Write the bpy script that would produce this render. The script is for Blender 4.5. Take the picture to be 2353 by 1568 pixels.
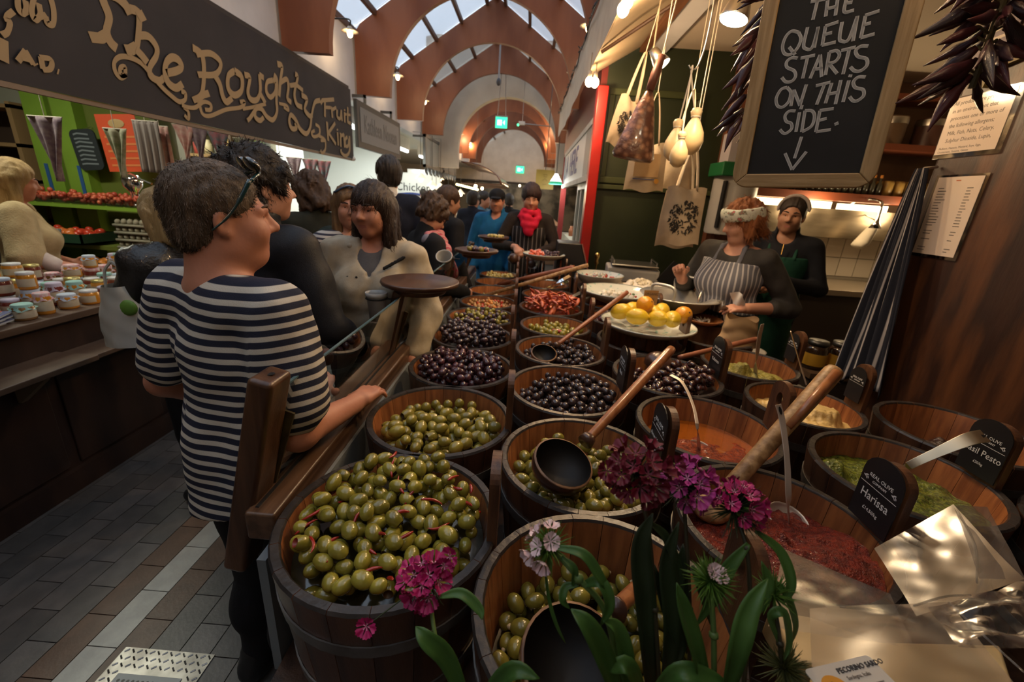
import bpy,bmesh,math,random
import numpy as np
from mathutils import Vector,Matrix,Euler
sc = bpy.context.scene
for _o in list(bpy.data.objects): bpy.data.objects.remove(_o)
C = sc.collection
R_ = random.Random(11)
rng = np.random.default_rng(5)

# ------------------------------------------------------------------ camera
IW,IH,FPX = 2353.0,1568.0,970.3
CAMH = 1.70
def _n(a): return a / np.linalg.norm(a)
_dc = lambda u,v: np.array([u - IW/2,-(v - IH/2),-FPX])
_Y = _n(_dc(1218,456)); _D = _n(_dc(985,3630)); _Z = -_n(_D - np.dot(_D,_Y)*_Y); _X = np.cross(_Y,_Z)
RW = np.stack([_X,_Y,_Z])                       # camera axes -> world axes
cam = bpy.data.cameras.new('camera'); camo = bpy.data.objects.new('camera',cam); C.objects.link(camo)
cam.sensor_width = 36.0; cam.sensor_fit = 'HORIZONTAL'; cam.lens = FPX/IW*36.0
cam.clip_start = 0.02; cam.clip_end = 200
_m = Matrix([list(RW[0]) + [0],list(RW[1]) + [0],list(RW[2]) + [CAMH],[0,0,0,1]])
camo.matrix_world = _m
cam.dof.use_dof = True; cam.dof.focus_distance = 1.05; cam.dof.aperture_fstop = 4.0
sc.camera = camo
# measuring helpers: where the sight line of a picture point meets a plane of the place
def PZ(u,v,z): d = RW @ _dc(u,v); t = (z - CAMH)/d[2]; return Vector((t*d[0],t*d[1],z))
def PY(u,v,y): d = RW @ _dc(u,v); t = y/d[1]; return Vector((t*d[0],y,CAMH + t*d[2]))
def PX(u,v,x): d = RW @ _dc(u,v); t = x/d[0]; return Vector((x,t*d[1],CAMH + t*d[2]))

# ------------------------------------------------------------------ sky and exposure
w = bpy.data.worlds.new('sky'); sc.world = w; w.use_nodes = True
bg = w.node_tree.nodes['Background']; bg.inputs['Color'].default_value = (0.80,0.90,1.0,1); bg.inputs['Strength'].default_value = 1.9
vs = sc.view_settings
vs.view_transform = 'Standard'; vs.look = 'None'; vs.gamma = 1.0; vs.exposure = 0.0
try: vs.use_curve_mapping = False
except Exception: pass

# ------------------------------------------------------------------ materials
MATS = {}
def mat(name,col=(.5,.5,.5),rough=.5,metal=0.,col2=None,ns=6.,stretch=(1,1,1),ramp=(.38,.62),detail=4.,
        bump=0.,bs=60.,bstretch=None,coat=0.,trans=0.,alpha=1.,emit=None,es=0.,spec=.5,sss=0.,rnd=0.,ior=1.45,
        attr=None,kind='noise',col3=None,sheen=0.):
    if name in MATS: return MATS[name]
    m = bpy.data.materials.new(name); m.use_nodes = True; nt = m.node_tree; N = nt.nodes; L = nt.links
    b = N['Principled BSDF']
    b.inputs['Roughness'].default_value = rough; b.inputs['Metallic'].default_value = metal
    b.inputs['IOR'].default_value = ior; b.inputs['Specular IOR Level'].default_value = spec
    b.inputs['Coat Weight'].default_value = coat; b.inputs['Transmission Weight'].default_value = trans; b.inputs['Alpha'].default_value = alpha
    if coat: b.inputs['Coat Roughness'].default_value = .08
    if sheen: b.inputs['Sheen Weight'].default_value = sheen
    if sss:
        b.inputs['Subsurface Weight'].default_value = sss; b.inputs['Subsurface Radius'].default_value = (.012,.005,.003); b.inputs['Subsurface Scale'].default_value = 1.
    c4 = lambda c: (c[0],c[1],c[2],1)
    b.inputs['Base Color'].default_value = c4(col)
    tc = N.new('ShaderNodeTexCoord')
    out = None
    if attr:
        a = N.new('ShaderNodeAttribute'); a.attribute_name = attr; out = a.outputs['Color']
    elif col2 is not None:
        mp = N.new('ShaderNodeMapping'); mp.inputs['Scale'].default_value = stretch; L.new(tc.outputs['Object'],mp.inputs['Vector'])
        if rnd:
            oi = N.new('ShaderNodeObjectInfo'); va = N.new('ShaderNodeVectorMath'); va.operation = 'ADD'
            mu = N.new('ShaderNodeMath'); mu.operation = 'MULTIPLY'; mu.inputs[1].default_value = 37.; L.new(oi.outputs['Random'],mu.inputs[0])
            L.new(tc.outputs['Object'],va.inputs[0]); L.new(mu.outputs[0],va.inputs[1]); L.new(va.outputs[0],mp.inputs['Vector'])
        if kind == 'noise':
            t = N.new('ShaderNodeTexNoise'); t.inputs['Scale'].default_value = ns; t.inputs['Detail'].default_value = detail; fo = t.outputs['Fac']
        elif kind == 'voronoi':
            t = N.new('ShaderNodeTexVoronoi'); t.inputs['Scale'].default_value = ns; fo = t.outputs['Distance']
        else:
            t = N.new('ShaderNodeTexWave'); t.wave_type = 'BANDS'; t.bands_direction = kind; t.inputs['Scale'].default_value = ns; t.inputs['Distortion'].default_value = detail*.1; fo = t.outputs['Fac']
        L.new(mp.outputs[0],t.inputs['Vector'])
        r = N.new('ShaderNodeValToRGB'); e = r.color_ramp.elements
        e[0].position,e[1].position = ramp; e[0].color = c4(col); e[1].color = c4(col2)
        if col3 is not None:
            ne = e.new(min(1.,ramp[1] + .12)); ne.color = c4(col3)
        L.new(fo,r.inputs['Fac']); out = r.outputs['Color']
    if rnd:
        oi = N.new('ShaderNodeObjectInfo'); hs = N.new('ShaderNodeHueSaturation')
        mr = N.new('ShaderNodeMapRange'); mr.inputs['To Min'].default_value = 1 - rnd; mr.inputs['To Max'].default_value = 1 + rnd
        L.new(oi.outputs['Random'],mr.inputs['Value']); L.new(mr.outputs[0],hs.inputs['Value'])
        if out is not None: L.new(out,hs.inputs['Color'])
        else: hs.inputs['Color'].default_value = c4(col)
        out = hs.outputs['Color']
    if out is not None: L.new(out,b.inputs['Base Color'])
    if bump:
        mp2 = N.new('ShaderNodeMapping'); mp2.inputs['Scale'].default_value = bstretch or stretch; L.new(tc.outputs['Object'],mp2.inputs['Vector'])
        t2 = N.new('ShaderNodeTexNoise'); t2.inputs['Scale'].default_value = bs; t2.inputs['Detail'].default_value = 3.; L.new(mp2.outputs[0],t2.inputs['Vector'])
        bp = N.new('ShaderNodeBump'); bp.inputs['Strength'].default_value = bump; bp.inputs['Distance'].default_value = .01
        L.new(t2.outputs['Fac'],bp.inputs['Height']); L.new(bp.outputs[0],b.inputs['Normal'])
    if emit is not None:
        b.inputs['Emission Color'].default_value = c4(emit); b.inputs['Emission Strength'].default_value = es
    MATS[name] = m
    return m
def clear_mat(name,tint=(1,1,1),gloss=.08,rough=.02,haze=0.,hazecol=(.8,.8,.8)):
    """thin clear sheet: light goes straight through, part of it mirrored (and a little hazed)"""
    if name in MATS: return MATS[name]
    m = bpy.data.materials.new(name); m.use_nodes = True; nt = m.node_tree; N = nt.nodes; L = nt.links
    N.remove(N['Principled BSDF']); o = N['Material Output']
    tr = N.new('ShaderNodeBsdfTransparent'); tr.inputs[0].default_value = (*tint,1)
    gl = N.new('ShaderNodeBsdfGlossy'); gl.inputs['Roughness'].default_value = rough
    lw = N.new('ShaderNodeLayerWeight'); lw.inputs['Blend'].default_value = .35
    ma = N.new('ShaderNodeMath'); ma.operation = 'MULTIPLY_ADD'; ma.inputs[1].default_value = .6; ma.inputs[2].default_value = gloss; ma.use_clamp = True
    L.new(lw.outputs['Fresnel'],ma.inputs[0])
    mx = N.new('ShaderNodeMixShader'); L.new(ma.outputs[0],mx.inputs[0]); L.new(tr.outputs[0],mx.inputs[1]); L.new(gl.outputs[0],mx.inputs[2])
    last = mx
    if haze:
        tl = N.new('ShaderNodeBsdfTranslucent'); tl.inputs[0].default_value = (*hazecol,1)
        df = N.new('ShaderNodeBsdfDiffuse'); df.inputs[0].default_value = (*hazecol,1)
        m1 = N.new('ShaderNodeMixShader'); m1.inputs[0].default_value = .5; L.new(tl.outputs[0],m1.inputs[1]); L.new(df.outputs[0],m1.inputs[2])
        m2 = N.new('ShaderNodeMixShader'); m2.inputs[0].default_value = haze; L.new(mx.outputs[0],m2.inputs[1]); L.new(m1.outputs[0],m2.inputs[2]); last = m2
    L.new(last.outputs[0],o.inputs['Surface'])
    MATS[name] = m; return m

# ------------------------------------------------------------------ mesh building
def lin(c): return tuple((x/255.)**2.2 for x in c)          # eyedropper value -> linear colour
class MB:
    def __init__(s): s.v = []; s.f = []; s.mi = []; s.m = 0
    def add(s,vs_,fs):
        o = len(s.v); s.v += [tuple(x) for x in vs_]; s.f += [tuple(i + o for i in f) for f in fs]; s.mi += [s.m]*len(fs); return s
    def box(s,lo,hi,M=None):
        x0,y0,z0 = lo; x1,y1,z1 = hi
        vs_ = [Vector(p) for p in ((x0,y0,z0),(x1,y0,z0),(x1,y1,z0),(x0,y1,z0),(x0,y0,z1),(x1,y0,z1),(x1,y1,z1),(x0,y1,z1))]
        if M is not None: vs_ = [M @ p for p in vs_]
        return s.add(vs_,[(0,3,2,1),(4,5,6,7),(0,1,5,4),(1,2,6,5),(2,3,7,6),(3,0,4,7)])
    def bar(s,a,b,w_,d_,up=(0,0,1)):
        a = Vector(a); b = Vector(b); z = (b - a); l = z.length; z.normalize(); up = Vector(up)
        x = up.cross(z)
        if x.length < 1e-4: x = Vector((1,0,0)).cross(z)
        x.normalize(); y = z.cross(x)
        M = Matrix((x,y,z)).transposed().to_4x4(); M.translation = a
        return s.box((-w_/2,-d_/2,0),(w_/2,d_/2,l),M)
    def tube(s,pts,rad,n=8,cap=True,flat=1.,fup=None):
        pts = [Vector(p) for p in pts]; k = len(pts)
        rad = [rad]*k if not hasattr(rad,'__len__') else rad
        px = None; rings = []
        for i,p in enumerate(pts):
            t = (pts[min(i+1,k-1)] - pts[max(i-1,0)]).normalized()
            if px is None:
                up = Vector(fup) if fup is not None else (Vector((0,0,1)) if abs(t.z) < .9 else Vector((1,0,0)))
                px = up - t*up.dot(t); px.normalize()
            else:
                px = px - t*px.dot(t); px.normalize()
            py = t.cross(px)
            rings.append([p + (px*math.cos(2*math.pi*j/n)*flat + py*math.sin(2*math.pi*j/n))*rad[i] for j in range(n)])
        vs_ = [q for r in rings for q in r]; fs = []
        for i in range(k-1):
            for j in range(n): fs.append((i*n+j,i*n+(j+1) % n,(i+1)*n+(j+1) % n,(i+1)*n+j))
        if cap: fs.append(tuple(reversed(range(n)))); fs.append(tuple((k-1)*n + j for j in range(n)))
        return s.add(vs_,fs)
    def lathe(s,prof,n=24,M=None,close=False,arc=(0,2*math.pi)):
        full = abs(arc[1]-arc[0]-2*math.pi) < 1e-6; nn = n if full else n+1
        vs_ = []
        for r,z in prof:
            for j in range(nn):
                a = arc[0] + (arc[1]-arc[0])*j/n; p = Vector((r*math.cos(a),r*math.sin(a),z)); vs_.append(M @ p if M is not None else p)
        fs = []; k = len(prof)
        for i in range(k-1 + (1 if close else 0)):
            i2 = (i+1) % k
            for j in range(n if full else n): fs.append((i*nn+j,i*nn+(j+1) % nn,i2*nn+(j+1) % nn,i2*nn+j))
        return s.add(vs_,fs)
    def prism(s,poly,d,M=None):
        """poly in local XY (counter-clockwise), extruded from z=0 to z=d"""
        n = len(poly); vs_ = [Vector((x,y,0)) for x,y in poly] + [Vector((x,y,d)) for x,y in poly]
        if M is not None: vs_ = [M @ p for p in vs_]
        fs = [tuple(reversed(range(n))),tuple(range(n,2*n))] + [(i,(i+1) % n,n+(i+1) % n,n+i) for i in range(n)]
        return s.add(vs_,fs)
    def grid(s,fn,nu,nv,flip=False):
        vs_ = [fn(i/(nu-1),j/(nv-1)) for j in range(nv) for i in range(nu)]
        fs = [(j*nu+i,j*nu+i+1,(j+1)*nu+i+1,(j+1)*nu+i) for j in range(nv-1) for i in range(nu-1)]
        if flip: fs = [tuple(reversed(f)) for f in fs]
        return s.add(vs_,fs)
    def sphere(s,c,r,n=10,m=7,M=None):
        r = (r,r,r) if not hasattr(r,'__len__') else r
        c = Vector(c); vs_ = []
        for i in range(m+1):
            a = math.pi*i/m
            for j in range(n):
                b = 2*math.pi*j/n; p = Vector((r[0]*math.sin(a)*math.cos(b),r[1]*math.sin(a)*math.sin(b),r[2]*math.cos(a)))
                vs_.append(c + (M @ p if M is not None else p))
        fs = [(i*n+j,(i+1)*n+j,(i+1)*n+(j+1) % n,i*n+(j+1) % n) for i in range(m) for j in range(n)]
        return s.add(vs_,fs)
    def mesh(s,name,smooth=True):
        me = bpy.data.meshes.new(name); me.from_pydata(s.v,[],s.f); me.update()
        if smooth: me.shade_smooth()
        return me
    def build(s,name,m,parent=None,smooth=False,bevel=0.,seg=2,loc=None,rot=None,autos=False):
        me = s.mesh(name,smooth)
        ms = m if isinstance(m,(list,tuple)) else [m]
        for q in ms: me.materials.append(q)
        if len(ms) > 1:
            for p,i in zip(me.polygons,s.mi): p.material_index = i
        o = bpy.data.objects.new(name,me); C.objects.link(o)
        if parent is not None: o.parent = parent
        if loc is not None: o.location = loc
        if rot is not None: o.rotation_euler = rot
        if bevel:
            b = o.modifiers.new('bevel','BEVEL'); b.width = bevel; b.segments = seg; b.limit_method = 'ANGLE'; b.angle_limit = .6
            me.shade_smooth(); 
            wn = o.modifiers.new('wn','WEIGHTED_NORMAL'); wn.keep_sharp = False
        elif autos:
            me.shade_smooth(); me.set_sharp_from_angle(angle=.7)
        return o
def tag(o,label=None,cat=None,group=None,kind=None):
    if label: o['label'] = label
    if cat: o['category'] = cat
    if group: o['group'] = group
    if kind: o['kind'] = kind
    return o
def empty(name,loc=(0,0,0),rz=0.,label=None,cat=None,group=None):
    o = bpy.data.objects.new(name,None); C.objects.link(o); o.location = loc; o.rotation_euler = (0,0,rz); o.empty_display_size = .05
    return tag(o,label,cat,group)
def struct(o): o['kind'] = 'structure'; return o
def copy_tree(o,parent=None):
    c = o.copy(); C.objects.link(c); c.parent = parent
    for ch in list(o.children): copy_tree(ch,c)
    return c
def mesh_np(name,V,F,mats,smooth=True):
    me = bpy.data.meshes.new(name); nv = len(V); nf = len(F); k = F.shape[1] if nf else 4
    me.vertices.add(nv); me.vertices.foreach_set('co',np.asarray(V,np.float32).ravel())
    me.loops.add(nf*k); me.loops.foreach_set('vertex_index',np.asarray(F,np.int32).ravel())
    me.polygons.add(nf); me.polygons.foreach_set('loop_start',np.arange(0,nf*k,k,dtype=np.int32))
    me.update(calc_edges=True); me.validate(verbose=False)
    for m in (mats if isinstance(mats,(list,tuple)) else [mats]): me.materials.append(m)
    if smooth: me.shade_smooth()
    return me
def obj(name,me,parent=None,loc=None,rot=None):
    o = bpy.data.objects.new(name,me); C.objects.link(o)
    if parent is not None: o.parent = parent
    if loc is not None: o.location = loc
    if rot is not None: o.rotation_euler = rot
    return o
def text_obj(s,size,m,parent,M,name='lettering',depth=.0006,align='LEFT',sx=1.,shear=0.,bold=0.):
    cu = bpy.data.curves.new('t','FONT'); cu.body = s; cu.size = size; cu.align_x = align; cu.extrude = depth; cu.resolution_u = 2; cu.shear = shear; cu.offset = bold
    t = bpy.data.objects.new('t',cu); C.objects.link(t)
    dg = bpy.context.evaluated_depsgraph_get(); me = bpy.data.meshes.new_from_object(t.evaluated_get(dg))
    bpy.data.objects.remove(t); bpy.data.curves.remove(cu)
    me.transform(Matrix.Diagonal((sx,1,1,1))); me.transform(M); me.materials.clear(); me.materials.append(m); me.name = name
    return obj(name,me,parent)
def ribbon(mb,pts,wid,nrm,lift=.0015,nib=None):
    """flat painted stroke along pts (Vectors on a plane), width wid, facing nrm"""
    pts = [Vector(p) for p in pts]; k = len(pts)
    wid = [wid]*k if not hasattr(wid,'__len__') else wid
    L_ = []; Rr = []; nrm = Vector(nrm).normalized()
    for i,p in enumerate(pts):
        t = (pts[min(i+1,k-1)] - pts[max(i-1,0)])
        if t.length < 1e-9: t = Vector((0,0,1))
        t.normalize(); sd = nrm.cross(t)
        wv = wid[i]
        if nib is not None: wv = wv*(.66 + .34*abs(sd.dot(nib)))
        L_.append(p + sd*wv/2 + nrm*lift); Rr.append(p - sd*wv/2 + nrm*lift)
    n0 = len(L_); mb.add(L_ + Rr,[(i,n0+i,n0+i+1,i+1) for i in range(n0-1)])
def smooth_pts(pts,n=5):
    """Catmull-Rom through 3-D points"""
    pts = [Vector(p) for p in pts]
    if len(pts) < 3: return pts
    P = [pts[0]*2 - pts[1]] + pts + [pts[-1]*2 - pts[-2]]; out = []
    for i in range(1,len(P)-2):
        for j in range(n):
            t = j/n; a,b,c,d = P[i-1],P[i],P[i+1],P[i+2]
            out.append(.5*((2*b) + (c-a)*t + (2*a-5*b+4*c-d)*t*t + (3*b-a-3*c+d)*t**3))
    out.append(pts[-1]); return out
def point_light(name,loc,power,col,radius=.03,parent=None):
    l = bpy.data.lights.new(name,'POINT'); l.energy = power; l.color = col; l.shadow_soft_size = radius
    o = bpy.data.objects.new(name,l); C.objects.link(o); o.location = loc
    if parent is not None: o.parent = parent
    return o
# ------------------------------------------------------------------ shared materials
M_white = mat('white plaster',(.62,.62,.63),.8,col2=(.56,.56,.57),ns=3,bump=.05,bs=30)
M_cream = mat('cream plaster',(.60,.53,.43),.8,col2=(.54,.47,.375),ns=3)
M_ply = mat('varnished plywood',(.27,.098,.044),.42,col2=(.185,.060,.026),ns=2.2,stretch=(1,1,.35),bump=.03,bs=25)
M_bar = mat('brown glazing bar',(.10,.05,.03),.5)
M_sky = clear_mat('roof glass',(.93,.96,1.),gloss=.03,rough=.1)
M_dwood = mat('dark oiled wood',(.055,.026,.014),.38,col2=(.030,.014,.008),ns=7,stretch=(6,6,.6),bump=.08,bs=40)
M_dwoodY = mat('dark oiled wood along',(.085,.042,.022),.35,col2=(.045,.021,.011),ns=7,stretch=(6,.6,6),bump=.08,bs=40)
M_black = mat('black plastic',(.012,.012,.013),.4)
M_steel = mat('brushed steel',(.62,.60,.56),.28,1.)
M_dsteel = mat('dark steel',(.12,.12,.12),.4,.8)
M_chrome = mat('polished chrome',(.8,.8,.8),.08,1.)
M_paper = mat('white paper',(.72,.70,.66),.6,col2=(.66,.64,.6),ns=8)
M_ink = mat('black ink',(.03,.03,.035),.6)

def bx(name,lo,hi,m,parent=None,bevel=0.,lbl=None,cat=None,group=None,st=False):
    """box built around its own centre"""
    c = [(a+b)/2 for a,b in zip(lo,hi)]
    o = MB().box([a-q for a,q in zip(lo,c)],[b-q for b,q in zip(hi,c)]).build(name,m,parent,bevel=bevel,loc=c)
    if lbl: tag(o,lbl,cat,group)
    if st: struct(o)
    return o

# ------------------------------------------------------------------ floor with laid tiles
fl = bx('floor',(-6.5,-3,-.12),(5,26,-.006),mat('floor mortar',(.028,.025,.022),.9,col2=(.04,.036,.03),ns=20),st=True)
TW,TL = .1165,.240
M_tg = mat('grey floor tile',(.098,.089,.083),.38,rnd=.22,col2=(.074,.069,.065),ns=14,bump=.06,bs=70)
M_tb = mat('brown floor tile',(.108,.058,.036),.40,rnd=.18,col2=(.08,.043,.027),ns=14,bump=.06,bs=70)
M_tw = mat('pale floor tile',(.36,.35,.31),.35,rnd=.08,col2=(.30,.29,.26),ns=14,bump=.04,bs=70)
g = .004
tme = {}
for k,m_ in (('g',M_tg),('b',M_tb),('w',M_tw)):
    b_ = MB().box((-TW/2+g/2,-TL/2+g/2,-.012),(TW/2-g/2,TL/2-g/2,0)); me = b_.mesh('tile',False); me.materials.append(m_); tme[k] = me
rest = {k: MB() for k in 'gbw'}
ci = 0
for i in range(-9,9):
    x = -1.4855 + i*TW
    if x < -2.46 or x > -.50: continue
    kind = 'w' if i == 0 else ('b' if abs(i) == 1 else 'g')
    for j in range(-14,60):
        y = 1.195 + j*TL + (TL/2 if i % 2 else 0)
        if .75 < y < 2.75:
            o = obj('tile',tme[kind],fl); o.location = (x,y,0); o.matrix_parent_inverse = Matrix(); o.location = Vector((x,y,0)) - fl.location
        else:
            rest[kind].box((x-TW/2+g/2,y-TL/2+g/2,-.012),(x+TW/2-g/2,y+TL/2-g/2,0))
for k,m_ in (('g',M_tg),('b',M_tb),('w',M_tw)):
    o = rest[k].build('tile_field',m_,fl,loc=-fl.location); o['kind'] = 'stuff'
# drain cover
dr = empty('drain_cover',(-1.225,.855,0),0,'steel tread-plate drain cover with pale perforated insert in the tiled floor','drain cover')
b_ = MB().box((-.17,-.225,-.012),(.17,.225,.004))
for i in range(14):
    for j in range(18):
        x = -.155 + i*.024; y = -.212 + j*.025
        if abs(x) < .12 and y < .14: continue
        a = .7 if (i+j) % 2 else -.7
        b_.tube([(x-.008*math.cos(a),y-.008*math.sin(a),.004),(x+.008*math.cos(a),y+.008*math.sin(a),.004)],.003,6)
b_.build('tread_plate',mat('tread plate',(.30,.29,.27),.35,.9,col2=(.16,.15,.14),ns=12),dr)
b_ = MB().box((-.115,-.215,.0005),(.115,.135,.0065)); b_.build('perforated_insert',mat('pale grate',(.38,.39,.36),.5),dr)
b_ = MB()
for i in range(12):
    for j in range(16): b_.lathe([(.0001,.007),(.0055,.007)],8,Matrix.Translation((-.095+i*.0172,-.2+j*.0208,0)))
b_.build('drain_hole',M_black,dr)

# ------------------------------------------------------------------ hall shell
ACX,AHW,AZ0,AZE,AZA,AIR,AIZ = -.82,1.78,2.95,3.77,4.95,1.30,2.97
XL,XR = ACX-AHW,ACX+AHW
bx('wall_left',(XL-.22,-3,2.86),(XL-.03,26,AZE),M_white,st=True)
bx('wall_right',(XR+.03,-3,3.08),(XR+.22,26,AZE),M_white,st=True)
bx('wall_outer_left',(-6.7,-3,-.12),(-6.5,26,3.2),M_cream,st=True)
bx('wall_outer_right',(5,-3,-.12),(5.2,26,3.3),M_cream,st=True)
bx('wall_back',(-6.7,-3.2,-.12),(5.2,-3,5.2),M_cream,st=True)
bx('ceiling_left',(-6.7,-3,2.92),(XL-.1,26,3.0),mat('stall ceiling',(.62,.62,.56),.8),st=True)
bx('ceiling_right',(XR-.02,-3,3.12),(5.2,26,3.2),mat('stall soffit',(.55,.46,.36),.8),st=True)
ARCHY = [4.92 + 1.94*i for i in range(-4,4)] + [13.1,15.0,16.9,18.8]
def arch_poly():
    n = 28; P = [(XL,AZ0),(XL,AZE),(ACX,AZA),(XR,AZE),(XR,AZ0),(ACX+AIR,AZ0)]
    P += [(ACX+AIR*math.cos(math.pi*i/n),AIZ+AIR*math.sin(math.pi*i/n)) for i in range(n+1)] + [(ACX-AIR,AZ0)]
    return P
def strip_arch(name,outer,inner,th,m):
    """arch board as a strip between an outer and an inner line, with thickness"""
    n = len(outer); vs_ = []
    for y in (-th/2,th/2):
        vs_ += [(x,y,z) for x,z in outer] + [(x,y,z) for x,z in inner]
    fs = []
    for i in range(n-1):
        fs += [(i,n+i,n+i+1,i+1),(2*n+i,2*n+i+1,3*n+i+1,3*n+i),(i,i+1,2*n+i+1,2*n+i),(n+i,3*n+i,3*n+i+1,n+i+1)]
    fs += [(0,2*n,3*n,n),(n-1,2*n-1,4*n-1,3*n-1)]
    b = MB(); b.add(vs_,fs); me = b.mesh(name,False); me.materials.append(m); return me
n = 40; outer = []; inner = []
outer.append((XL,AZ0)); inner.append((ACX-AIR,AZ0))
for i in range(n+1):
    a = math.pi - math.pi*i/n
    ix,iz = ACX+AIR*math.cos(a),AIZ+AIR*math.sin(a)
    inner.append((ix,iz))
    # outer point on the gable outline along the same direction
    dx,dz = math.cos(a),math.sin(a); t = 9
    if abs(dx) > 1e-6: t = min(t,AHW/abs(dx))
    sl = (AZA-AZE)/AHW
    # roof line: z = AZA - sl*|x-ACX|
    den = dz + sl*abs(dx)
    if den > 1e-6: t = min(t,(AZA-AIZ)/den)
    outer.append((ACX+dx*t,AIZ+dz*t))
outer.append((XR,AZ0)); inner.append((ACX+AIR,AZ0))
ame = strip_arch('arch_board',outer,inner,.09,M_ply)
for i,y in enumerate(ARCHY):
    o = obj('trim_arch',ame,None,(0,y,0)); o.name = 'trim_%d' % (i+1); struct(o); o['label'] = 'brown plywood roof arch number %d along the market hall' % (i+1)
# glazed roof: glass panes between purlins
roof = empty('roof',(0,0,0)); struct(roof)
sl = (AZA-AZE)/AHW
xs = [0,.16,.60,1.04,1.48,1.80]
YB = [-3] + ARCHY + [22.0]
for sgn in (-1,1):
    for a,b in zip(xs[:-1],xs[1:]):
        for y0,y1 in zip(YB[:-1],YB[1:]):
            z0,z1 = AZA+.02-sl*a,AZA+.02-sl*b
            p = MB().add([(ACX+sgn*a,y0+.01,z0),(ACX+sgn*b,y0+.01,z1),(ACX+sgn*b,y1-.01,z1),(ACX+sgn*a,y1-.01,z0)],[(0,1,2,3)])
            p.add([(ACX+sgn*a,y0+.01,z0+.012),(ACX+sgn*b,y0+.01,z1+.012),(ACX+sgn*b,y1-.01,z1+.012),(ACX+sgn*a,y1-.01,z0+.012)],[(3,2,1,0)])
            p.build('pane',M_sky,roof)
    for a in xs[1:]:
        MB().box((ACX+sgn*a-.025,-3,AZA+.03-sl*a-.07),(ACX+sgn*a+.025,22,AZA+.03-sl*a)).build('glazing_bar',M_bar,roof)
MB().box((ACX-.05,-3,AZA-.05),(ACX+.05,22,AZA+.06)).build('ridge_beam',M_bar,roof)
# cream cross wall with a round opening, and the solid end wall
outer2 = [(XL-.1,2.3)]; inner2 = [(-.65-1.22,2.3)]
for i in range(n+1):
    a = math.pi - math.pi*i/n; dx,dz = math.cos(a),math.sin(a)
    inner2.append((-.65+1.22*dx,2.72+1.22*dz)); t = 9
    cx_,hw = -.65,2.0
    if abs(dx) > 1e-6: t = min(t,hw/abs(dx))
    if dz > 1e-6: t = min(t,2.4/dz)
    outer2.append((cx_+dx*t,2.72+dz*t))
outer2.append((1.35,2.3)); inner2.append((-.65+1.22,2.3))
o = obj('wall_cross',strip_arch('wall_cross',outer2,inner2,.25,M_cream),None,(0,11.45,0)); struct(o)
bx('wall_end',(-6.7,22.0,2.38),(5.2,22.2,5.2),M_cream,st=True)
bx('wall_far',(-6.7,25.8,-.12),(5.2,26,5.2),mat('dim far wall',(.30,.25,.17),.8,col2=(.08,.07,.05),ns=1.5,ramp=(.4,.6)),st=True)
bx('trim_20',(-6.5,21.9,2.3),(5,22.0,2.40),mat('dark lintel',(.03,.025,.02),.6),st=True)
# exit signs
def exit_sign(P_,w_,lbl,wires=True):
    e = empty('exit_sign',P_,0,lbl,'exit sign')
    MB().box((-w_/2,-.02,-w_*.42),(w_/2,.02,w_*.42)).build('sign_box',mat('exit green',(.02,.35,.16),.5,emit=(.05,.85,.45),es=1.6),e)
    b = MB().box((-w_*.34,-.0215,-w_*.22),(w_*.05,-.0205,w_*.2)); b.add([(w_*.12,-.0215,0),(w_*.3,-.0215,w_*.2),(w_*.3,-.0215,-w_*.2)],[(0,2,1)])
    b.build('running_figure',mat('exit white',(.8,.9,.85),.5,emit=(.7,1,.85),es=1.5),e)
    MB().box((-w_*.52,-.03,w_*.42),(w_*.52,.03,w_*.52)).build('sign_cap',mat('grey cap',(.35,.35,.35),.5),e)
    if wires:
        for s in (-1,1): MB().tube([(s*w_*.35,0,w_*.5),(s*w_*.08,0,4.93-P_[2])],.008,6).build('rod',M_steel,e)
    return e
exit_sign(PY(1152,282,11.2),.28,'green running-man exit sign hung on two rods under the cream arch')
exit_sign(PY(1195,390,21.97),.38,'small green exit sign on the far cream end wall',False)
e = empty('emergency_lamp',PY(1208,285,11.2),0,'small white emergency lamp with a long thin tube arm beside the exit sign','lamp')
MB().box((-.17,-.03,-.03),(-.02,.03,.05)).build('housing',M_paper,e,bevel=.008)
MB().tube([(-.02,0,0),(.62,0,-.02)],.012,8).build('arm',M_steel,e); MB().tube([(-.08,0,.05),(-.08,0,1.18)],.006,6).build('rod',M_steel,e)
MB().sphere((-.18,-.01,-.03),.03).build('green_light',mat('green led',(.05,.6,.2),.4,emit=(.1,1,.4),es=2),e,True)
e = empty('hanging_pole',PY(1150,100,9.4),0,'thin grey rod with a round fitting hanging from the ridge','pole')
MB().tube([(0,0,.25),(0,0,-.62)],.016,8).build('rod',mat('grey rod',(.30,.31,.33),.5),e)
MB().sphere((0,0,-.64),(.045,.045,.07)).build('fitting',mat('dark fitting',(.06,.06,.07),.5),e,True)
# ------------------------------------------------------------------ olive table
ZR = 1.0
tb = empty('olive_table',(.7,2.4,0),0,'long dark wooden market table carrying the tubs of olives','table')
MB().box((-1.20,-2.28,.58),(.27,1.92,.64)).build('table_top',M_dwood,tb)
MB().box((-1.14,-2.22,0),(.25,1.88,.58)).build('table_base',M_dwood,tb)
tb2 = empty('side_table',(1.43,1.38,0),0,'dark wooden table under the paste tubs beside the timber wall','table')
MB().box((-.455,-1.26,.58),(.455,1.27,.64)).build('table_top',M_dwood,tb2)
MB().box((-.44,-1.22,0),(.44,1.25,.58)).build('table_base',M_dwood,tb2)
tr_ = empty('guard_rail',(.7,2.4,0),0,'worn brown wooden rail with a blue-grey side board along the aisle side of the tubs','rail')
M_rail = mat('worn brown rail',(.115,.062,.035),.32,col2=(.055,.028,.016),ns=5,stretch=(8,.5,8),bump=.06,bs=50)
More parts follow.
